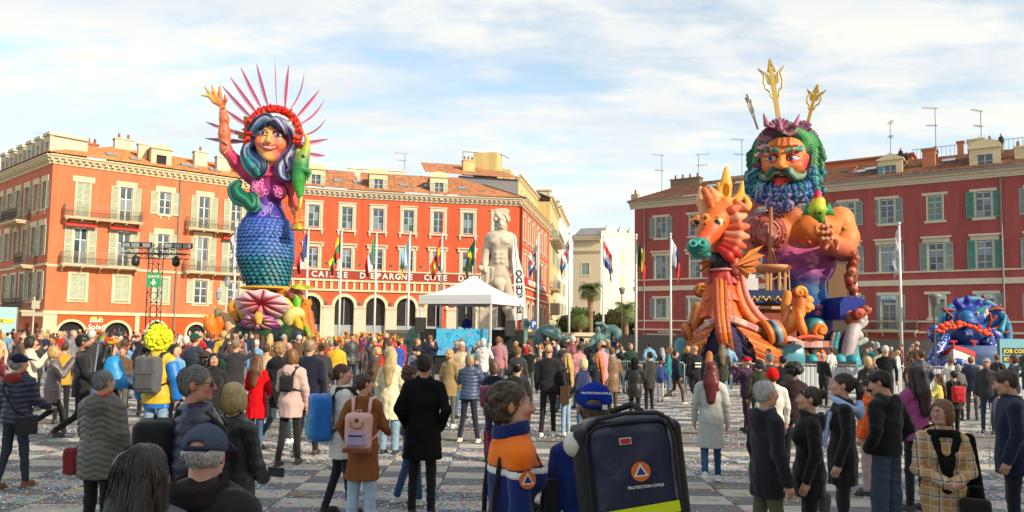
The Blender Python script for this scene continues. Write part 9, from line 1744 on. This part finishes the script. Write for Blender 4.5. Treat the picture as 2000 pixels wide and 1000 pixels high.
vs_ = [dict(arms=('down', 'down'), hair='short', hem=.82), dict(arms=('pocket', 'pocket'), hair='short', hem=.80, bulk=.035, mat='puffer', quilt=1), dict(arms=('phone', 'phone'), hair='bob', fem=1, hem=.80), dict(arms=('down', 'low'), hair='long', fem=1, hem=.70), dict(arms=('up', 'up'), hair='short', hem=.84, bulk=.02), dict(arms=('low', 'down'), hair='bun', fem=1, hem=.62, flare=.02, bulk=.02), dict(arms=('down', 'fore'), hair='fringe', hem=.74, bulk=.03, legs='step'), dict(arms=('clasp', 'clasp'), hair='curly', fem=1, hem=.78, hood=1, bulk=.03), dict(arms=('down', 'down'), hair='short', hat='cap', hem=.82, bulk=.02), dict(arms=('phone', 'phone'), hair='short', hat='beanie', hem=.80, bulk=.025), dict(arms=('up', 'down'), hair='short', hat='flowers', hem=.60, flare=.05, bulk=.02)]
for i, v_ in enumerate(vs_): P = dict(top=(.1, .1, .1), legc=BK, seed=40+i, skin=[(.62, .32, .21), (.55, .27, .17), (.40, .20, .12)][i % 3]); P.update(v_); VAR.append((person_meshes(P, .030), P)); VF.append(person_meshes(P, .056))
CN = [('black', (.012, .012, .013)), ('navy', (.014, .02, .05)), ('charcoal', (.04, .04, .045)), ('brown', (.10, .055, .03)), ('beige', (.42, .33, .22)), ('white', (.60, .58, .55)), ('red', (.45, .02, .02)), ('dark green', (.02, .06, .035)), ('grey', (.20, .20, .21)), ('light blue', (.12, .28, .45)), ('mustard', (.48, .30, .04)), ('pink', (.50, .22, .26)), ('royal blue', (.02, .06, .30)), ('olive', (.09, .09, .04)), ('burgundy', (.14, .015, .03)), ('orange', (.62, .18, .02)), ('teal', (.02, .20, .22))]
HN = [('black', BLK_), ('brown', BRN), ('light brown', LBR), ('blond', BLND), ('grey', GREY), ('auburn', (.16, .05, .025)), ('white', WHT)]
def zone(px):
 for lim, t_ in ((110, 'near left hoarding'), (250, 'by the leftmost arches'), (400, 'under light tower'), (640, 'below the mermaid'), (800, 'before the arcade'), (1010, 'before the stage'), (1215, 'near bronze figures'), (1330, 'left of the ship'), (1700, 'beside the ship'), (1850, 'left of the monster'), (2100, 'before the monster')):
  if px < lim: return t_
KIND = ['person in {} jacket', 'person in {} padded jacket', 'photographer in {} jacket', 'long-haired person in {} coat', 'person in {} raising arms', 'person in {} coat, hair bun', 'balding person in {} coat', 'person in {} hooded coat', 'person in {} jacket', 'photographer in {} jacket', 'reveller in {} with flower headdress']
seen = set(); rc_ = random.Random(77); pos = [(x, y) for x, y, _ in PEOPLE]; nfar = 0
FAR = []; VC = {}
for s in (29, 32, 35, 38, 42, 47, 53, 60, 69, 80, 93):
 spans = [(-15, 1190)] if s < 90 else [(-10, 640), (860, 1010)]
 if s < 62: spans.append((1190, 1330))
 if s in (35, 42, 53): spans.append((1330, 1700))
 spans.append((1690, 2015))
 for x0_, x1_ in spans:
  px = x0_+rc_.uniform(0, s*.5)
  dens = (.62 if s < 45 else .95) if x0_ < 1100 else (1.7 if x0_ < 1690 else 1.0)
  while px < x1_:
   Y = FPX/(s*rc_.uniform(.95, 1.05)); g = at(px, 660, Y); ht = rc_.gauss(1.69, .11); ht = max(1.25, min(1.92, ht)); step = s*dens*rc_.uniform(.75, 1.45); pxx = px; px += step
   if any((g[0]-x)**2+(Y-y)**2 < .20 for x, y in pos): continue
   if 1500 < pxx < 1640 and s < 42 or 1800 < pxx < 1985 and s < 66: continue
   if (abs(g[0]-mer.location[0]) < 3.0 and Y > 38.5) or (abs(g[0]-nep.location[0]) < 5.5 and Y > 28.5) or (abs(g[0]-tt.location[0]) < 3.4 and Y > 33) or (abs(g[0]-mon.location[0]) < 3.3 and Y > 37): continue
   if s < 46:
    vi = rc_.choice([0, 2, 3, 4, 5, 7, 8]) if not 600 < pxx < 800 else 10; cn, cc_ = rc_.choice(CN[:3]*2+CN) if vi != 10 else rc_.choice([CN[6], CN[10], CN[15]]); W = np.array(T(g[0], Y, 0) @ RZ(rc_.gauss(0, .6)) @ Matrix.Scale(ht/1.75, 4)); hc = rc_.choice(HN)[1]; pos.append((g[0], Y))
    for nm, me, col in VF[vi]:
     if nm in ('shoe',): continue
     if me.name not in VC: V = np.zeros(len(me.vertices)*3); me.vertices.foreach_get('co', V); q_ = np.zeros(len(me.loops), int); me.loops.foreach_get('vertex_index', q_); VC[me.name] = (V.reshape(-1, 3), q_.reshape(-1, 4), np.array([tuple(d.color)[:3] for d in me.color_attributes[0].data]) if me.color_attributes else None)
     V, q_, c_ = VC[me.name]; FAR.append((V @ W[:3, :3].T+W[:3, 3], q_, c_ if c_ is not None else np.tile({'jacket': cc_, 'coat': cc_, 'hair': hc, 'hat': hc}.get(nm, (.03, .03, .04)), (len(V), 1))))
    continue
   for _ in range(200):
    vi = rc_.choice([0, 0, 1, 1, 2, 3, 3, 4, 5, 6, 7, 8, 9]) if not (600 < pxx < 800 and s < 56) else 10
    cn, cc_ = rc_.choice(CN[:3]*3+CN[:5]+CN) if vi != 10 else rc_.choice([CN[6], CN[10], CN[15], CN[12]]); hn, hc = rc_.choice(HN); dp = 'far back' if s < 50 else ('mid crowd' if s < 70 else 'nearer rows'); key = (vi, cn, hn, dp, zone(pxx))
    if key not in seen: break
   else: continue
   seen.add(key); pos.append((g[0], Y)); ms, P = VAR[vi]; f = rc_.gauss(0, 28) if rc_.random() < .78 else rc_.uniform(0, 360); W = T(g[0], Y, 0) @ RZ(math.radians(-f)) @ Matrix.Scale(ht/1.75, 4)
   hd = {7: 'curly '+hn+' hair', 8: hn+' cap', 9: hn+' beanie'}.get(vi, hn+' hair')
   o = thing('person', W=W, label=KIND[vi].format(cn)+', '+hd+', '+dp+', '+zone(pxx), cat='person', group='people in the crowd on the square'); nfar += 1
   lc = rc_.choice([BK, DJ, (.03, .05, .10), (.10, .09, .08), (.06, .12, .22)]); k_ = rc_.uniform(.8, 1.2)
   for nm, me, col in ms:
    if nm == 'shoe' and s < 60: continue
    c = {'jacket': tuple(a*k_ for a in cc_), 'coat': tuple(a*k_ for a in cc_), 'trousers': lc, 'hair': hc, 'hat': hc}.get(nm, (.03, .03, .03)); part(nm, me, o, color=c)
solo('distant_crowd', merge('fc', FAR, mat('distant_clothes', rough=.9, src='vc', var=.15, vscale=8)), label='packed far rows of the crowd under the floats, too small to tell apart', cat='crowd', kind='stuff')
for i, (px, py, Y, lab) in enumerate(((1759, 290, 71, 'dark-clad onlooker at the roof terrace rail, left of the brick chimney'), (1771, 298, 71, 'crouching onlooker beside the leftmost one on the roof terrace'), (1827, 286, 70, 'onlooker in black between the two chimneys on the roof'), (1912, 268, 68, 'onlooker leaning on the roof rail above the arched dormer'), (1933, 266, 68, 'onlooker with elbows out on the roof rail'), (1955, 262, 67, 'onlooker standing at the roof rail above the dormer edge'))):
 h_ = at(px, py, Y)[2]; ms, P = VAR[[0, 7, 1, 6, 7, 0][i]]; o = thing('person', W=T(at(px, py, Y)[0], Y, h_-1.7) @ RZ(math.pi), label=lab, cat='person', group='onlookers on the hotel roof')
 for nm, me, col in ms: part(nm, me, o, color={'hair': BRN}.get(nm, (.015, .015, .02)))
ms, P = VAR[2]; g = at(912, 615, 37.2); o = thing('person', W=T(g[0], 37.2, g[2]-1.72) @ RZ(math.pi), label='disc jockey in a royal blue hoodie bending over the decks under the tent', cat='person')
for nm, me, col in VAR[7][0]: part(nm, me, o, color={'hair': BLK_, 'trousers': BK}.get(nm, (.01, .025, .22)))
def barrier(x, Y, rz, lab):
 b = thing('crowd_barrier', (x, Y, 0), rz, lab, 'crowd barrier', 'steel crowd barriers'); mb = MB().tube([(0, 0, .1), (0, 0, 1.05), (.06, 0, 1.12), (2.2, 0, 1.12), (2.26, 0, 1.05), (2.26, 0, .1)], .022, 6).tube([(0, 0, .25), (2.26, 0, .25)], .018, 5); part('frame', mb.mesh('f', C('galvanised', (.42, .43, .44), .4, metal=.5), True), b)
 mb = MB(); [mb.tube([(i*.14, 0, .25), (i*.14, 0, 1.1)], .009, 4) for i in range(1, 16)]; part('bars', mb.mesh('b', C('galvanised', (.4, .4, .4))), b)
 for x_ in (.25, 2.0): part('foot', MB().tube([(x_, -.3, .02), (x_, 0, .12), (x_, .3, .02)], .02, 5).mesh('ft', C('galvanised', (.4, .4, .4))), b)
 part('cloth_panel', MB().box(.04, 2.22, .03, .035, .15, 1.05).mesh('cl', C('panel_white', (.62, .64, .68), .7)), b) if 'white panel' in lab else None
bx0 = at(1200, 780, 24.5)[0]
for i in range(9): x = bx0+i*2.32; Yb_ = 24.5-.15*i; barrier(x, Yb_, -.06, ('steel barrier with white panel, ' if i in (2, 3, 4, 5, 7) else 'open steel barrier, ')+['leftmost of the line behind the fountain', 'second from the left of the line', 'left of the ship bow', 'right under the ship bow', 'in front of the hull planks', 'before the stern gallery', 'beside the man in the suit', 'right of the ship float', 'rightmost of the line near the sea monster'][i])
